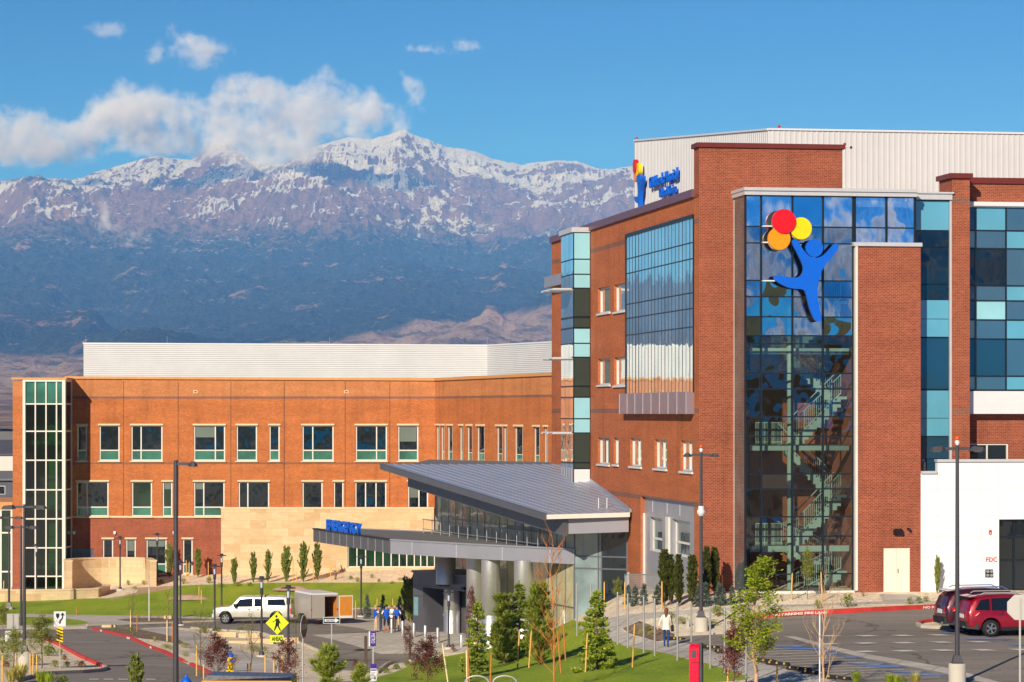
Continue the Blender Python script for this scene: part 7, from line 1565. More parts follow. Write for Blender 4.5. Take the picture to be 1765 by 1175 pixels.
def mound(px, py, w, h, mat, lab):
    p = G(px, py); k = p.y/F; mb = MB(); n = 20; rnd = random.Random(int(px)); vs = []; rr_ = [(1,-.02),(.75,.45),(.4,.85),(.0,1)]
    for q, z in rr_:
        for i in range(n): a = 2*math.pi*i/n; j = rnd.uniform(.85,1.15); vs.append((w*k/2*q*math.cos(a)*j, w*k*.4*q*math.sin(a)*j, h*k*z*rnd.uniform(.85,1.1)))
    mb.add(vs, [(j*n+i, j*n+(i+1)%n, (j+1)*n+(i+1)%n, (j+1)*n+i) for j in range(3) for i in range(n)], 0, True); o = mb.build('soil_mound', mat); o.location = p; o['kind'] = 'structure'
mound(325,1032,75,8,MG_SOIL,''); mound(505,1016,70,7,MG_SOIL,''); mound(390,1050,26,7,MG_SOIL,'')
# utility box and small yard things
for x, a, b, w, lab, m in ((1185,1067,1081,5,'small grey utility pedestal beside the tall lamp base',M_ALU),(795,1054,1086,22,'teal equipment cart in the vestibule doorway',None),(744.5,1070,1088,9,'yellow folding caution stand by the vestibule column',None)):
    p = G(x, b); k = p.y/F; h = (b-a)*k; w = w*k
    if 'teal' in lab:
        r = empty('equipment_cart', p, 0, lab, 'cart'); mb = MB(); mb.box(-w/2,w/2,-.3,.3,.18,h-.06); mb.build('body', plain('teal_plastic', (18,98,108), .5), r); mb = MB(); mb.box(-w/2-.02,w/2+.02,-.32,.32,h-.06,h); mb.build('lid', M_POLE, r); mb = MB(); mb.tube([(-w/2,0,h*.8),(-w/2-.25,0,h*.95)], .02, 6); mb.build('handle', M_STEEL, r)
        for sx in (-1,1):
            for sy in (-1,1): mb = MB(); mb.tube([(sx*w*.4-.02,sy*.24,.08),(sx*w*.4+.02,sy*.24,.08)], .08, 10); mb.build('wheel', M_RUBBER, r)
    elif 'yellow' in lab:
        r = empty('caution_stand', p, .3, lab, 'floor sign'); 
        for s in (-1,1): mb = MB(); mb.hexa([(-w/2,s*.2-.01,0),(w/2,s*.2-.01,0),(w/2,s*.2+.01,0),(-w/2,s*.2+.01,0)],[(-w*.12,s*.02-.01,h),(w*.12,s*.02-.01,h),(w*.12,s*.02+.01,h),(-w*.12,s*.02+.01,h)]); mb.build('leaf', M_YHAZ, r)
    else: mb = MB(); mb.box(-w/2,w/2,-.12,.12,-.05,h-.04); mb.box(-w/2-.02,w/2+.02,-.14,.14,h-.04,h); o = mb.build('utility_pedestal', m); o.location = p; tag(o, lab, 'utility box')
# houses seen past the left end of the hospital
def house(px, Yd, w, d, hh, rh, wallm, roofm, lab):
    x = (px-CX)/F*Yd; r = empty('distant_house', (x,Yd,0), .15, lab, 'house', 'houses beyond the hospital'); mb = MB(); mb.box(-w/2,w/2,0,d,0,hh)
    mb.hexa([(-w/2,0,hh),(w/2,0,hh),(w/2,d,hh),(-w/2,d,hh)],[(-w/2,d/2-.1,hh+rh*.98),(w/2,d/2-.1,hh+rh*.98),(w/2,d/2+.1,hh+rh*.98),(-w/2,d/2+.1,hh+rh*.98)]); mb.build('wall', wallm, r)
    mb = MB(); 
    for s in (0,1):
        y0, y1 = (-.5, d/2) if s == 0 else (d+.5, d/2); q = [(-w/2-.4,y0,hh-.25),(w/2+.4,y0,hh-.25),(w/2+.4,y1,hh+rh),(-w/2-.4,y1,hh+rh)]; mb.hexa(q, [(a,b,c+.25) for a,b,c in q])
    mb.build('roof', roofm, r)
    for i in range(3):
        x0 = -w/2+w*(i+.5)/3; f_ = MB(); f_.box(x0-.6,x0+.6,-.06,-.01,hh*.45,hh*.75); wn = f_.build('window', M_WHITEMET, r); f_ = MB(); f_.box(x0-.5,x0+.5,-.09,-.07,hh*.47,hh*.73); f_.build('pane', M_GL_DARK, wn)
for a_ in ((6,640,18,12,6.2,3.2,M_TRIM,M_ROOFG,'cream house with grey roof seen left of the hospital, larger one'),(-14,600,16,10,5.5,2.6,M_FRAME,M_GRPAN2,'pale house at the left edge beyond the hospital'),(16,760,14,10,5.5,2.5,M_CONC,M_COP_T,'small farther house touching the hospital edge'),(2,430,30,14,4.2,.8,M_GRPAN2,M_ROOFG,'long grey flat building in front of the cream house'),(-40,700,18,12,6,3,M_TRIM,M_COP_R,'red roofed house beyond the left edge')): house(*a_)
# ---------------------------------------------------------------- people
M_SKIN = plain('skin', (214,158,128), .6, var=.05, vs=8); M_SKIN2 = plain('tan_skin', (176,118,88), .6, var=.05, vs=8)
def cloth(n, c): return plain('cloth_'+n, c, .85, var=.12, vs=7, bump=.004, bs=25)
def person(p, rz, label, J, mats, zones, hair=(60,40,28), hairlen=0, scale=1.0, group=None, extra=None):
    """J: overrides of the joints; zones: bone -> material slot. One continuous skinned body."""
    D = dict(pel=(0,0,.96), sp=(0,-.01,1.16), ch=(0,0,1.34), nk=(0,-.01,1.49), hd0=(0,.01,1.56), hd1=(0,.03,1.64), hd2=(0,.02,1.72),
      ls=(-.17,0,1.42), le=(-.24,-.02,1.14), lw=(-.25,.08,.90), lh=(-.25,.11,.82), rs=(.17,0,1.42), re=(.24,-.02,1.14), rw=(.25,.08,.90), rh=(.25,.11,.82),
      lp=(-.10,0,.92), lk=(-.12,.02,.50), la=(-.13,-.02,.09), lt=(-.15,.15,.04), rp=(.10,0,.92), rk=(.12,.02,.50), ra=(.13,-.02,.09), rt=(.15,.15,.04))
    D.update(J); rad = dict(pel=.145, sp=.13, ch=.155, nk=.06, hd0=.062, hd1=.095, hd2=.080, ls=.062, le=.045, lw=.030, lh=.036, rs=.062, re=.045, rw=.030, rh=.036, lp=.095, lk=.062, la=.042, lt=.038, rp=.095, rk=.062, ra=.042, rt=.038)
    B = [('pel','sp'),('sp','ch'),('ch','nk'),('nk','hd0'),('hd0','hd1'),('hd1','hd2'),('ch','ls'),('ls','le'),('le','lw'),('lw','lh'),('ch','rs'),('rs','re'),('re','rw'),('rw','rh'),('pel','lp'),('lp','lk'),('lk','la'),('la','lt'),('pel','rp'),('rp','rk'),('rk','ra'),('ra','rt')]
    for s in 'lr':                                  # five fingers, unequal and bent
        w, h = Vector(D[s+'w']), Vector(D[s+'h']); d = (h-w).normalized(); side = d.cross(Vector((0,1,.2))).normalized()
        for k, (o_, L_) in enumerate(((-.028,.060),(-.010,.072),(.010,.068),(.027,.052))):
            a = h + side*o_ + d*.035; b = a + d*L_*.6 + Vector((0,.012,0)); c = b + d*L_*.4 + Vector((0,.022,0))
            D[s+'f%da'%k], D[s+'f%db'%k], D[s+'f%dc'%k] = a, b, c; rad[s+'f%da'%k], rad[s+'f%db'%k], rad[s+'f%dc'%k] = .011, .010, .008
            B += [(s+'h', s+'f%da'%k), (s+'f%da'%k, s+'f%db'%k), (s+'f%db'%k, s+'f%dc'%k)]
        t = w.lerp(h,.6) + side*-.04 + Vector((0,.02,0)); D[s+'ta'] = t; D[s+'tb'] = t + d*.035 + side*-.012; rad[s+'ta'], rad[s+'tb'] = .013, .010; B += [(s+'h', s+'ta'), (s+'ta', s+'tb')]
    names = list(D); ix = {n: i for i, n in enumerate(names)}; me = bpy.data.meshes.new('body'); me.from_pydata([Vector(D[n]) for n in names], [(ix[a], ix[b]) for a, b in B], [])
    o = bpy.data.objects.new('person', me); COL.objects.link(o); o.modifiers.new('s', 'SKIN'); sk = me.skin_vertices[0].data
    for n in names: sk[ix[n]].radius = (rad[n],)*2; sk[ix[n]].use_root = n == 'pel'
    for n in ('ch','sp'): sk[ix[n]].radius = (rad[n]*1.12, rad[n]*.80)
    m_ = o.modifiers.new('u', 'SUBSURF'); m_.levels = 1; m_.render_levels = 1
    ev = bpy.data.meshes.new_from_object(o.evaluated_get(bpy.context.evaluated_depsgraph_get())); o.modifiers.clear(); o.data = ev; ev.name = 'body'; ev.materials.clear()
    for m in mats: ev.materials.append(m)
    seg = [(Vector(D[a]), Vector(D[b]), b) for a, b in B]
    def near(c):
        best = (9, None)
        for a, b, n in seg:
            ab = b-a; t = max(0, min(1, (c-a).dot(ab)/max(ab.length_squared,1e-9))); d = (c-(a+ab*t)).length - (rad[n])
            if d < best[0]: best = (d, n, t)
        return best
    for f in ev.polygons:
        _, n, t = near(f.center); k = n[0:2] if n[1:2] == 'f' or n[1:] in ('ta','tb') else n
        z = zones.get(n, zones.get('skin' if (n[1:2] == 'f' or n[1:] in ('ta','tb','h')) else n, 0))
        if isinstance(z, tuple): z = z[0] if t < z[2] else z[1]
        f.material_index = z; f.use_smooth = True
    o.location = p; o.rotation_euler = (0,0,rz); o.scale = (scale,)*3; tag(o, label, 'person', group)
    h1 = Vector(D['hd1']); up = (Vector(D['hd2'])-Vector(D['hd0'])).normalized(); fw = (up.cross(Vector((1,0,0)))*-1).normalized(); fw = fw if fw.y > 0 else -fw
    mb = MB(); mb.ball(h1+up*.035-fw*.018, .108, 12, 8, sc=(.92,1,.95))
    if hairlen: mb.tube([h1+up*.03-fw*.06, h1-up*.08-fw*.085, h1-up*(.08+hairlen)-fw*.10], [.085,.085,.05], 10)
    mb.build('hair', plain('hair_%d_%d' % (hair[0], hair[2]), hair, .7, var=.2, vs=20), o)
    mb = MB(); c = h1+fw*.10; mb.hexa([c+Vector((-.012,0,-.035)), c+Vector((.012,0,-.035)), c+Vector((.006,-.02,.02)), c+Vector((-.006,-.02,.02))], [c+Vector((-.012,.03,-.03)), c+Vector((.012,.03,-.03)), c+Vector((.004,.004,.022)), c+Vector((-.004,.004,.022))]); mb.build('nose', mats[0], o)
    mb = MB()
    for s in (-1,1): mb.ball(h1+fw*.088+Vector((s*.034,0,.012)), .012, 6, 4)
    mb.build('eyes', M_BLACK, o)
    if extra: extra(o, D)
    return o
C_BLUE, C_WHITE, C_KHAKI, C_BLACK, C_GREY, C_JEAN, C_SCRUB, C_SHOE, C_CREAM = cloth('royal_blue',(0,84,196)), cloth('white',(236,236,236)), cloth('khaki',(206,178,138)), cloth('black',(26,26,30)), cloth('grey',(130,128,130)), cloth('jeans',(28,62,120)), cloth('scrubs',(32,92,168)), cloth('shoe',(44,36,34)), cloth('cream',(238,230,216))
def Z_(torso, sleeve, fore, pants, calf, shoe): return dict(skin=0, sp=torso, ch=torso, nk=(torso,0,.35), hd0=0, hd1=0, hd2=0, ls=torso, rs=torso, le=sleeve, re=sleeve, lw=fore, rw=fore, pel=pants, lp=pants, rp=pants, lk=pants, rk=pants, la=calf, ra=calf, lt=shoe, rt=shoe)
def foot(px, py): return G(px, py)
def hgt(px, a, b): p = G(px, b); return (b-a)/F*p.y/1.81
# man with camera
def cam_(o, D):
    mb = MB(); c = Vector((.0,.20,1.63)); mb.box(c.x-.07,c.x+.07,c.y-.04,c.y+.03,c.z-.05,c.z+.05); mb.tube([c, c+Vector((0,.13,0))], .045, 10); mb.build('camera', M_BLACK, o)
person(foot(647.5,1089), R(-68), 'man in blue vest, white sleeves and khaki trousers raising a camera', dict(le=(-.26,.10,1.24), lw=(-.10,.20,1.52), lh=(-.055,.21,1.58), re=(.26,.10,1.24), rw=(.10,.20,1.52), rh=(.055,.21,1.58)), [M_SKIN, C_BLUE, C_WHITE, C_KHAKI, C_SHOE], Z_(1,2,0,3,3,4), (190,160,120), 0, hgt(647,1041,1089), 'people by the entrance', cam_)
fold = dict(le=(-.27,.04,1.16), lw=(-.10,.24,1.16), lh=(-.03,.26,1.17), re=(.27,.04,1.16), rw=(.10,.24,1.16), rh=(.03,.26,1.19))
person(foot(666,1090.5), R(8), 'person in blue vest and black shorts seen from behind beside the second bollard', dict(fold, hd1=(0,.06,1.62), hd2=(0,.09,1.70)), [M_SKIN2, C_BLUE, C_WHITE, C_BLACK, C_SHOE], dict(Z_(1,2,0,3,0,4), la=0, ra=0), (40,26,18), 0, hgt(666,1040,1090.5), 'people by the entrance')
person(foot(684,1088), R(-14), 'person in blue vest and khaki shorts seen from behind between the second and third bollards', dict(fold, hd1=(0,.06,1.62), hd2=(0,.09,1.70)), [M_SKIN2, C_BLUE, C_WHITE, C_KHAKI, C_SHOE], Z_(1,2,0,3,0,4), (52,36,22), 0, hgt(684,1041,1088), 'people by the entrance')
person(foot(694.5,1086), R(60), 'dark haired person in grey top and black trousers at the right of the group', dict(re=(.24,.10,1.18), rw=(.16,.30,1.20), rh=(.13,.36,1.22)), [M_SKIN2, C_GREY, C_GREY, C_BLACK, C_SHOE], Z_(1,2,0,3,3,4), (22,16,14), .14, hgt(694,1041,1086), 'people by the entrance')
person(foot(675,1084), R(175), 'person in white shirt and dark trousers hidden behind the two blue vests', fold, [M_SKIN, C_WHITE, C_WHITE, C_BLACK, C_SHOE], Z_(1,2,0,3,3,4), (120,90,50), 0, hgt(675,1042,1084), 'people by the entrance')
# person in scrubs
person(foot(768,1091.5), R(-62), 'person in blue scrubs bending slightly with a hand on the hip by the entrance column', dict(sp=(0,.06,1.15), ch=(0,.15,1.32), nk=(0,.22,1.45), hd0=(0,.26,1.51), hd1=(0,.32,1.57), hd2=(0,.34,1.65), ls=(-.17,.15,1.40), le=(-.36,.0,1.22), lw=(-.20,.02,1.03), lh=(-.15,.05,1.0), rs=(.17,.15,1.40), re=(.22,.30,1.20), rw=(.16,.48,1.08), rh=(.14,.55,1.05)), [M_SKIN2, C_SCRUB, C_SCRUB, C_SCRUB, C_SHOE], dict(Z_(1,2,0,3,3,4)), (20,15,13), 0, hgt(768,1043,1091.5))
# woman walking away
def bag(o, D):
    mb = MB(); mb.hexa([(.22,-.12,.72),(.34,-.10,.72),(.34,.14,.72),(.22,.12,.72)], [(.22,-.13,1.0),(.32,-.10,1.0),(.32,.13,1.0),(.22,.12,1.0)]); b = mb.build('handbag', C_BLACK, o); mb = MB(); mb.tube([(.28,-.10,.98),(.20,-.10,1.42),(.19,.04,1.47),(.24,.11,1.30),(.28,.12,.98)], .012, 5); mb.build('strap', C_BLACK, b)
    mb = MB(); n = 14; vs = []
    for z, rx, ry, cy in ((.80,.19,.15,-.0),(.90,.185,.145,0),(1.1,.165,.13,0),(1.3,.19,.13,0),(1.42,.18,.11,0)):
        for k in range(n): a = 2*math.pi*k/n; vs.append((rx*math.cos(a), cy+ry*math.sin(a), z+.012*math.sin(3*a)))
    mb.add(vs, [(j*n+k, j*n+(k+1)%n, (j+1)*n+(k+1)%n, (j+1)*n+k) for j in range(4) for k in range(n)], 0, True); mb.build('blouse', C_CREAM, o)
person(foot(1148.5,1115.5), R(-10), 'woman with long brown hair, cream blouse and jeans walking away along the footpath', dict(lk=(-.09,.10,.50), la=(-.09,.04,.10), lt=(-.10,.20,.05), rk=(.09,-.02,.50), ra=(.09,-.20,.14), rt=(.10,-.08,.03), le=(-.27,-.10,1.16), lw=(-.33,-.22,.96), lh=(-.35,-.27,.89), re=(.25,.02,1.14), rw=(.27,.16,.98), rh=(.27,.22,.94)), [M_SKIN, C_CREAM, C_CREAM, C_JEAN, C_SHOE], Z_(1,2,2,3,3,4), (112,62,38), .22, hgt(1148,1046,1115.5), None, bag)
# ---------------------------------------------------------------- vehicles
M_GLCAR = glass_op('car_glass', (.012,.016,.022), wav=.003, scale=1.0, ior=1.6); M_TYRE = plain('tyre', (26,26,27), .85, var=.2); M_RIM = plain('alloy_rim', (176,178,182), .3, .8, var=.05); M_TRIMB = plain('black_trim', (30,30,32), .55, var=.1)
def paintm(n, c, coat=.8): m = plain('car_paint_'+n, c, .32, .25, var=.03, vs=1); m.node_tree.nodes['Principled BSDF'].inputs['Coat Weight'].default_value = coat; return m
def wheel(parent, x, y, z, r, w, side, spokes=5):
    wr = empty('wheel', (x,y,z)); wr.parent = parent; mb = MB(); n = 26; vs = []; prof = [(r*.64,-w/2),(r*.92,-w/2),(r,-w*.32),(r,w*.32),(r*.92,w/2),(r*.64,w/2)]
    for rr_, yy in prof:
        for k in range(n): a = 2*math.pi*k/n; vs.append((rr_*math.cos(a), yy, rr_*math.sin(a)))
    mb.add(vs, [(j*n+k,(j+1)*n+k,(j+1)*n+(k+1)%n,j*n+(k+1)%n) for j in range(5) for k in range(n)], 0, True); mb.build('tyre', M_TYRE, wr)
    mb = MB(); s = side; yo = s*w*.42
    for k in range(spokes):
        a = 2*math.pi*k/spokes; ca, sa = math.cos(a), math.sin(a); cb, sb = math.cos(a+.34), math.sin(a+.34); cc, sc_ = math.cos(a-.34), math.sin(a-.34)
        P = [(r*.14*cc,yo,r*.14*sc_),(r*.62*math.cos(a-.22),yo,r*.62*math.sin(a-.22)),(r*.62*math.cos(a+.22),yo,r*.62*math.sin(a+.22)),(r*.14*cb,yo,r*.14*sb)]; Q = [(a_,yo-s*.03,c_) for a_,b_,c_ in P]; mb.hexa(Q, P, 0)
    mb.tube([(0,yo-s*.04,0),(0,yo+s*.01,0)], r*.17, 12, 0); vs = []
    for rr_ in (r*.58, r*.66):
        for k in range(n): a = 2*math.pi*k/n; vs.append((rr_*math.cos(a), yo+s*.005, rr_*math.sin(a)))
    mb.add(vs, [(k,(k+1)%n,n+(k+1)%n,n+k) for k in range(n)], 0)
    mb.add([(r*.62*math.cos(2*math.pi*k/n), yo-s*.05, r*.62*math.sin(2*math.pi*k/n)) for k in range(n)], [list(range(n))], 1); mb.build('rim', [M_RIM, M_BLACK], wr); return wr
def body_shell(name, parent, st, mat, wheels, cut_r, sill=.28, belt_w=1.0, tumble=.16, mats=None):
    """st: (x, z_low, z_belt, z_top, halfwidth) stations from rear to front; wheel wells are cut out"""
    secs = []
    for x, zl_, zb_, zt_, hw in st:
        sh = zt_ - zb_
        half = [(0,zl_),(hw*.86,zl_),(hw*.97,zl_+.10),(hw,zl_+(zb_-zl_)*.45),(hw*.985,zb_-.12),(hw*.955,zb_)] 
        half += [(hw*.955-tumble*min(1,sh/.5)*.5, zb_+sh*.5),(hw*.955-tumble*min(1,sh/.5), zt_-min(.08,sh*.3)),(hw*.80-tumble*min(1,sh/.5)*.9, zt_-.0),(0,zt_+.015)]
        secs.append([(x,y,z) for y, z in half] + [(x,-y,z) for y, z in half[-2:0:-1]])
    n = len(secs[0]); mb = MB(); mb.add([p for s in secs for p in s], [(i*n+k,i*n+(k+1)%n,(i+1)*n+(k+1)%n,(i+1)*n+k) for i in range(len(secs)-1) for k in range(n)] + [list(range(n))[::-1], list(range((len(secs)-1)*n, len(secs)*n))], 0, True)
    o = mb.build(name, mats or mat, None, uv=False); bm = bmesh.new(); bm.from_mesh(o.data); bmesh.ops.recalc_face_normals(bm, faces=bm.faces); bm.to_mesh(o.data); bm.free()
    for wx, wz in wheels:
        c = MB(); c.tube([(wx,-2,wz),(wx,2,wz)], cut_r, 24); cut = c.build('cut', M_TRIMB, None, uv=False); bm = bmesh.new(); bm.from_mesh(cut.data); bmesh.ops.remove_doubles(bm, verts=bm.verts, dist=1e-4); bmesh.ops.recalc_face_normals(bm, faces=bm.faces); bm.to_mesh(cut.data); bm.free()
        b = o.modifiers.new('b','BOOLEAN'); b.operation = 'DIFFERENCE'; b.object = cut; b.solver = 'EXACT'
        me = bpy.data.meshes.new_from_object(o.evaluated_get(bpy.context.evaluated_depsgraph_get())); o.modifiers.clear(); o.data = me; bpy.data.objects.remove(cut)
    o.data.name = name; o.parent = parent
    try: o.data.set_sharp_from_angle(angle=R(32))
    except Exception: pass
    return o
def side_glass(parent, pts, hw, tumble, zb_, zt_, mat, both=True, name='side_window'):
    """window outline (x, z) laid 6 mm outside the tumblehome"""
    for s in ((-1,1) if both else (-1,)):
        mb = MB(); P = []
        for x, z in pts: t = (z-zb_)/(zt_-zb_); P.append((x, s*(hw*.955 - tumble*t*min(1,(zt_-zb_)/.5) + .012), z))
        mb.poly(P if s < 0 else P[::-1]); mb.build(name, mat, parent, uv=False)
def suv(p, rz, label, pm, cat='car', seedcol=None, rails=M_ALU):
    r = empty('parked_suv', p, rz, label, cat, 'dark red cars in the parking lot')
    st = [(-2.28,.42,.92,.95,.74),(-2.22,.36,1.0,1.12,.82),(-2.12,.32,1.03,1.40,.86),(-1.85,.30,1.04,1.60,.89),(-1.4,.28,1.03,1.68,.90),(-.6,.26,1.01,1.71,.90),(.1,.26,.99,1.69,.90),(.5,.26,.98,1.58,.90),(.95,.27,.97,1.22,.89),(1.25,.28,.98,1.03,.88),(1.8,.30,.90,.94,.86),(2.15,.34,.78,.84,.78),(2.3,.42,.64,.70,.68)]
    body_shell('body', r, st, pm, [(-1.32,.36),(1.33,.36)], .43)
    for x in (-1.32,1.33):
        for s in (-1,1): wheel(r, x, s*.78, .345, .345, .23, s)
    side_glass(r, [(-2.0,1.10),(-1.35,1.08),(-1.35,1.55),(-1.72,1.50)], .90,.16,1.02,1.68, M_GLCAR); side_glass(r, [(-1.28,1.07),(-.38,1.05),(-.38,1.59),(-1.28,1.56)], .90,.16,1.01,1.70, M_GLCAR); side_glass(r, [(-.30,1.05),(.82,1.03),(.62,1.30),(.35,1.55),(-.30,1.60)], .90,.16,1.0,1.70, M_GLCAR)
    mb = MB(); mb.poly([(-2.243,-.66,1.04),(-2.243,.66,1.04),(-1.98,.58,1.52),(-1.98,-.58,1.52)][::-1]); mb.build('rear_window', M_GLCAR, r, uv=False)
    mb = MB(); mb.hexa([(-2.16,-.66,1.585),(-1.85,-.68,1.60),(-1.85,.68,1.60),(-2.16,.66,1.585)], [(-2.18,-.66,1.62),(-1.85,-.68,1.67),(-1.85,.68,1.67),(-2.18,.66,1.62)]); mb.build('spoiler', pm, r, uv=False)
    mb = MB(); mb.poly([(.98,-.72,1.02),(.98,.72,1.02),(.42,.62,1.57),(.42,-.62,1.57)]); mb.build('windscreen', M_GLCAR, r, uv=False)
    for s in (-1,1):
        mb = MB(); mb.tube([(-1.7,s*.62,1.70),(-1.55,s*.63,1.77),(.1,s*.63,1.78),(.35,s*.6,1.66)], .022, 6); mb.build('roof_rail', rails, r)
        mb = MB(); mb.hexa([(-2.30,s*.55,.80),(-2.02,s*.865,.84),(-2.02,s*.88,.98),(-2.27,s*.60,1.0)], [(-2.32,s*.55,.80),(-1.90,s*.90,.90),(-1.80,s*.905,1.02),(-2.285,s*.60,1.0)], 0); mb.build('tail_light', M_RED, r)
        mb = MB(); mb.poly([(2.2,s*.45,.72),(2.0,s*.80,.76),(1.85,s*.845,.86),(2.14,s*.52,.82)]); mb.build('headlight', M_GLASSL, r)
        mb = MB(); mb.box(.55,.75,min(s*.9,s*1.08),max(s*.9,s*1.08),1.02,1.16); mb.build('mirror', pm, r)
        mb = MB(); mb.box(-1.0,-.82,min(s*.895,s*.925),max(s*.895,s*.925),.90,.93); mb.build('handle', M_TRIMB, r)
        mb = MB(); mb.hexa([(-.88,s*.80,.26),(.90,s*.80,.26),(.90,s*.90,.27),(-.88,s*.90,.27)], [(-.88,s*.80,.40),(.90,s*.80,.40),(.90,s*.905,.41),(-.88,s*.905,.41)]); mb.build('side_skirt', M_TRIMB, r)
    mb = MB(); mb.hexa([(-2.33,-.72,.34),(-1.85,-.90,.30),(-1.85,.90,.30),(-2.33,.72,.34)], [(-2.34,-.74,.60),(-1.86,-.905,.56),(-1.86,.905,.56),(-2.34,.74,.60)]); mb.build('rear_bumper', M_TRIMB, r)
    mb = MB(); mb.box(-2.30,-2.262,-.26,.26,.74,.90); mb.build('number_plate', M_WHITEMET, r)
    mb = MB(); mb.box(-2.35,-2.29,-.55,-.35,.36,.42); mb.build('exhaust', M_STEEL, r); return r
pm1, pm2 = paintm('crimson', (150,8,34)), paintm('maroon', (72,14,34))
def on_ground(px, py, Y): X = (px-CX)/F*Y; return Vector((X, Y, gz(X,Y)))
p = G(1708, 1097.5); hd = R(9.5); c = p + Vector((math.cos(hd), math.sin(hd), 0))*1.32 + Vector((-math.sin(hd), math.cos(hd), 0))*.85; c.z = gz(c.x,c.y)
suv(c, hd, 'bright red SUV parked at the right, nearer of the two red cars', pm1)
p = Vector(((1633-CX)/F*119.5, 119.5, 0)); c = p + Vector((math.cos(hd), math.sin(hd), 0))*2.3 + Vector((-math.sin(hd), math.cos(hd), 0))*.85; c.z = gz(c.x,c.y)+.02
s2_ = suv(c, hd, 'dark maroon SUV with roof rails parked behind the bright red one', pm2, rails=plain('blue_grey_rail', (120,150,200), .35, .5)); s2_.scale = (1.03,1.03,1.06)
# pickup with canopy
def pickup(p, rz, L=1.0):
    pm = paintm('champagne_white', (212,206,194), .6); r = empty('pickup_truck', p, rz, 'white extended-cab pickup with a canopy parked in front of the hospital lawn', 'pickup truck')
    st = [(-2.85,.52,1.10,1.13,.88),(-2.8,.46,1.14,1.72,.92),(-2.6,.42,1.16,1.86,.95),(-.98,.40,1.16,1.90,.95),(-.9,.40,1.16,1.86,.95),(.9,.40,1.12,1.88,.95),(1.05,.40,1.12,1.80,.95),(1.55,.40,1.12,1.30,.95),(1.75,.42,1.12,1.18,.95),(2.7,.46,1.04,1.12,.93),(2.9,.50,.95,1.04,.86)]
    body_shell('body', r, st, pm, [(-1.75,.42),(2.0,.42)], .50)
    for x in (-1.75,2.0):
        for s in (-1,1): wheel(r, x, s*.82, .40, .40, .27, s, 6)
    side_glass(r, [(-2.45,1.28),(-1.1,1.28),(-1.1,1.68),(-2.3,1.68)], .95,.16,1.15,1.88, M_GLCAR, name='canopy_window'); side_glass(r, [(-.72,1.2),(-.12,1.2),(-.12,1.72),(-.6,1.72)], .95,.16,1.15,1.88, M_GLCAR); side_glass(r, [(0,1.18),(1.35,1.16),(.95,1.68),(0,1.74)], .95,.16,1.15,1.88, M_GLCAR)
    mb = MB(); mb.poly([(1.60,-.76,1.2),(1.60,.76,1.2),(1.06,.66,1.76),(1.06,-.66,1.76)]); mb.build('windscreen', M_GLCAR, r, uv=False)
    mb = MB(); mb.box(-2.83,-2.81,-.6,.6,1.2,1.62); mb.build('rear_window', M_GLCAR, r)
    for s in (-1,1):
        mb = MB(); mb.box(-2.88,-2.78,min(s*.72,s*.93),max(s*.72,s*.93),.75,1.08); mb.build('tail_light', M_RED, r); mb = MB(); mb.box(2.84,2.93,min(s*.5,s*.86),max(s*.5,s*.86),.78,.95); mb.build('headlight', M_GLASSL, r)
        mb = MB(); mb.box(1.15,1.35,min(s*.95,s*1.2),max(s*.95,s*1.2),1.16,1.38); mb.build('mirror', M_BLACK, r)
        for x in (-.5,.15): mb = MB(); mb.box(x,x+.18,min(s*.945,s*.972),max(s*.945,s*.972),.98,1.02); mb.build('handle', M_TRIMB, r)
        mb = MB(); mb.box(-1.2,1.4,min(s*.86,s*.957),max(s*.86,s*.957),.36,.46); mb.build('side_step', M_TRIMB, r)
    mb = MB(); mb.box(-3.0,-2.82,-.9,.9,.48,.68); mb.build('rear_bumper', M_STEEL, r); mb = MB(); mb.box(2.84,3.0,-.9,.9,.46,.70); mb.build('front_bumper', M_STEEL, r); mb = MB(); mb.box(2.88,2.94,-.5,.5,.74,.98); mb.build('grille', M_BLACK, r)
    mb = MB(); mb.box(-.95,-.88,-.78,.78,1.16,1.93); mb.build('canopy_seam', M_TRIMB, r)
    return r
pw = G(389, 1075.5); hd = R(180-4); k = 3.75/5; d = Vector((math.cos(hd), math.sin(hd),0)); c = pw - d*2.0*.92 + Vector((0,.8,0)); c.z = gz(c.x,c.y)
tr = pickup(c, hd); tr.scale = (.90,.92,.98)
# enclosed trailer with one rear door open
pr_ = G(560, 1076.5); r = empty('cargo_trailer', (pr_.x, pr_.y, pr_.z), R(90+22), 'grey enclosed cargo trailer with its plywood-lined rear door open', 'trailer')
M_TRL = plain('trailer_grey', (176,168,158), .45, .2, var=.05, vs=1.5); M_PLY = plain('plywood', (206,132,44), .7, var=.12, vs=3)
L_, w, h, z0 = 3.6, .92, 1.95, .42
mb = MB(); mb.box(0,L_,-w,-w+.04,z0,h,0); mb.box(0,L_,w-.04,w,z0,h,0); mb.box(L_-.04,L_,-w+.04,w-.04,z0,h,0); mb.hexa([(0,-w,h),(L_,-w,h),(L_,w,h),(0,w,h)],[(0,-w*.9,h+.10),(L_,-w*.9,h+.10),(L_,w*.9,h+.10),(0,w*.9,h+.10)],1); mb.box(0,L_,-w+.04,w-.04,z0,z0+.06,0)
mb.box(.02,L_-.05,w-.06,w-.045,z0+.06,h-.02,2); mb.box(.02,L_-.05,-w+.045,-w+.06,z0+.06,h-.02,2); mb.box(L_-.06,L_-.045,-w+.06,w-.06,z0+.06,h-.02,2); mb.box(0,.05,-w,-w+.09,z0,h,0); mb.box(0,.05,w-.09,w,z0,h,0); mb.box(0,.05,-w+.09,w-.09,h-.12,h,0)
mb.build('body', [M_TRL, M_WHITEMET, M_PLY], r)
mb = MB(); mb.box(-.04,-.005,.02,w-.04,z0+.02,h-.10); mb.build('closed_door', M_TRL, r)
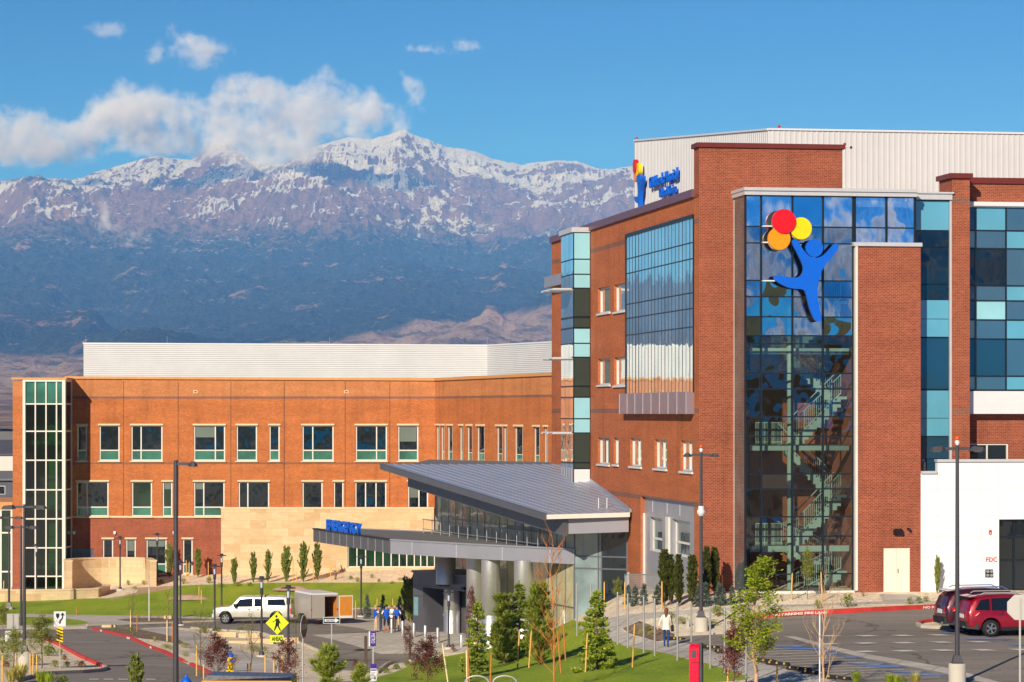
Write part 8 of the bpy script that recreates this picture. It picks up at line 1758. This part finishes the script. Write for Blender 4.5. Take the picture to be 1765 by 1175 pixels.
dr = MB(); dr.box(-.05,-.005,-w-.98,-w-.02,z0-.02,h-.08,0); dr.box(-.056,-.051,-w-.93,-w-.08,z0+.14,h-.14,1); dr.build('open_door', [M_FRAME, M_PLY], r, uv=False)
for s in (-1,1):
    mb = MB(); mb.box(-.02,.04,min(s*.82,s*.93),max(s*.82,s*.93),.9,1.05); mb.build('tail_light', M_RED, r); wheel(r, 1.9, s*1.02, .33, .33, .2, s)
    mb = MB(); mb.box(1.45,2.35,min(s*.92,s*1.14),max(s*.92,s*1.14),.68,.74); mb.build('mudguard', M_TRL, r)
mb = MB(); mb.box(-.012,-.005+.0,.35,.6,.6,.75); mb.build('number_plate', M_WHITEMET, r)
mb = MB(); mb.tube([(L_,0,.45),(L_+1.2,0,.45)], .05, 6); mb.build('drawbar', M_TRIMB, r)
# off-roader at the bottom edge
Yj = 92.; c = Vector(((410-CX)/F*Yj, Yj, 0)); c.z = gz(c.x,c.y); zt_ = CZ+(HY-1160.5)/F*Yj-c.z; r = empty('off_road_car', c, R(178), 'yellow off-road car with a black hard top cut off by the bottom edge', 'car')
sc_ = zt_/1.87; r.scale = (sc_,)*3; M_NAVY = plain('navy_hard_top', (24,34,58), .3, var=.06)
st = [(-1.95,.5,1.05,1.08,.80),(-1.9,.45,1.1,1.12,.86),(1.0,.45,1.12,1.14,.88),(1.9,.5,1.08,1.12,.80),(2.1,.55,.9,1.0,.70)]
body_shell('body', r, st, plain('school_bus_yellow', (246,172,34), .35, var=.04), [(-1.25,.42),(1.35,.42)], .5)
for x in (-1.25,1.35):
    for s in (-1,1): wheel(r, x, s*.8, .4, .4, .27, s)
mb = MB(); mb.hexa([(-1.9,-.80,1.70),(1.05,-.80,1.70),(1.05,.80,1.70),(-1.9,.80,1.70)], [(-1.86,-.72,1.82),(.95,-.74,1.87),(.95,.74,1.87),(-1.86,.72,1.82)]); mb.build('hard_top', M_NAVY, r)
for s in (-1,1):
    mb = MB()
    for x0, x1 in ((-1.9,-1.75),(-.62,-.48),(.22,.34),(1.0,1.1)): mb.box(x0,x1,min(s*.76,s*.83),max(s*.76,s*.83),1.13,1.70)
    mb.box(-1.9,1.1,min(s*.765,s*.84),max(s*.765,s*.84),1.62,1.70); mb.build('window_frame', plain('school_bus_yellow', (246,172,34)), r)
    mb = MB(); mb.box(-1.75,1.0,min(s*.77,s*.80),max(s*.77,s*.80),1.13,1.62); mb.build('side_window', M_GLCAR, r)
mb = MB(); mb.box(-1.9,-1.87,-.75,.75,1.13,1.69); mb.box(1.06,1.09,-.75,.75,1.13,1.69); mb.build('end_window', M_GLCAR, r)
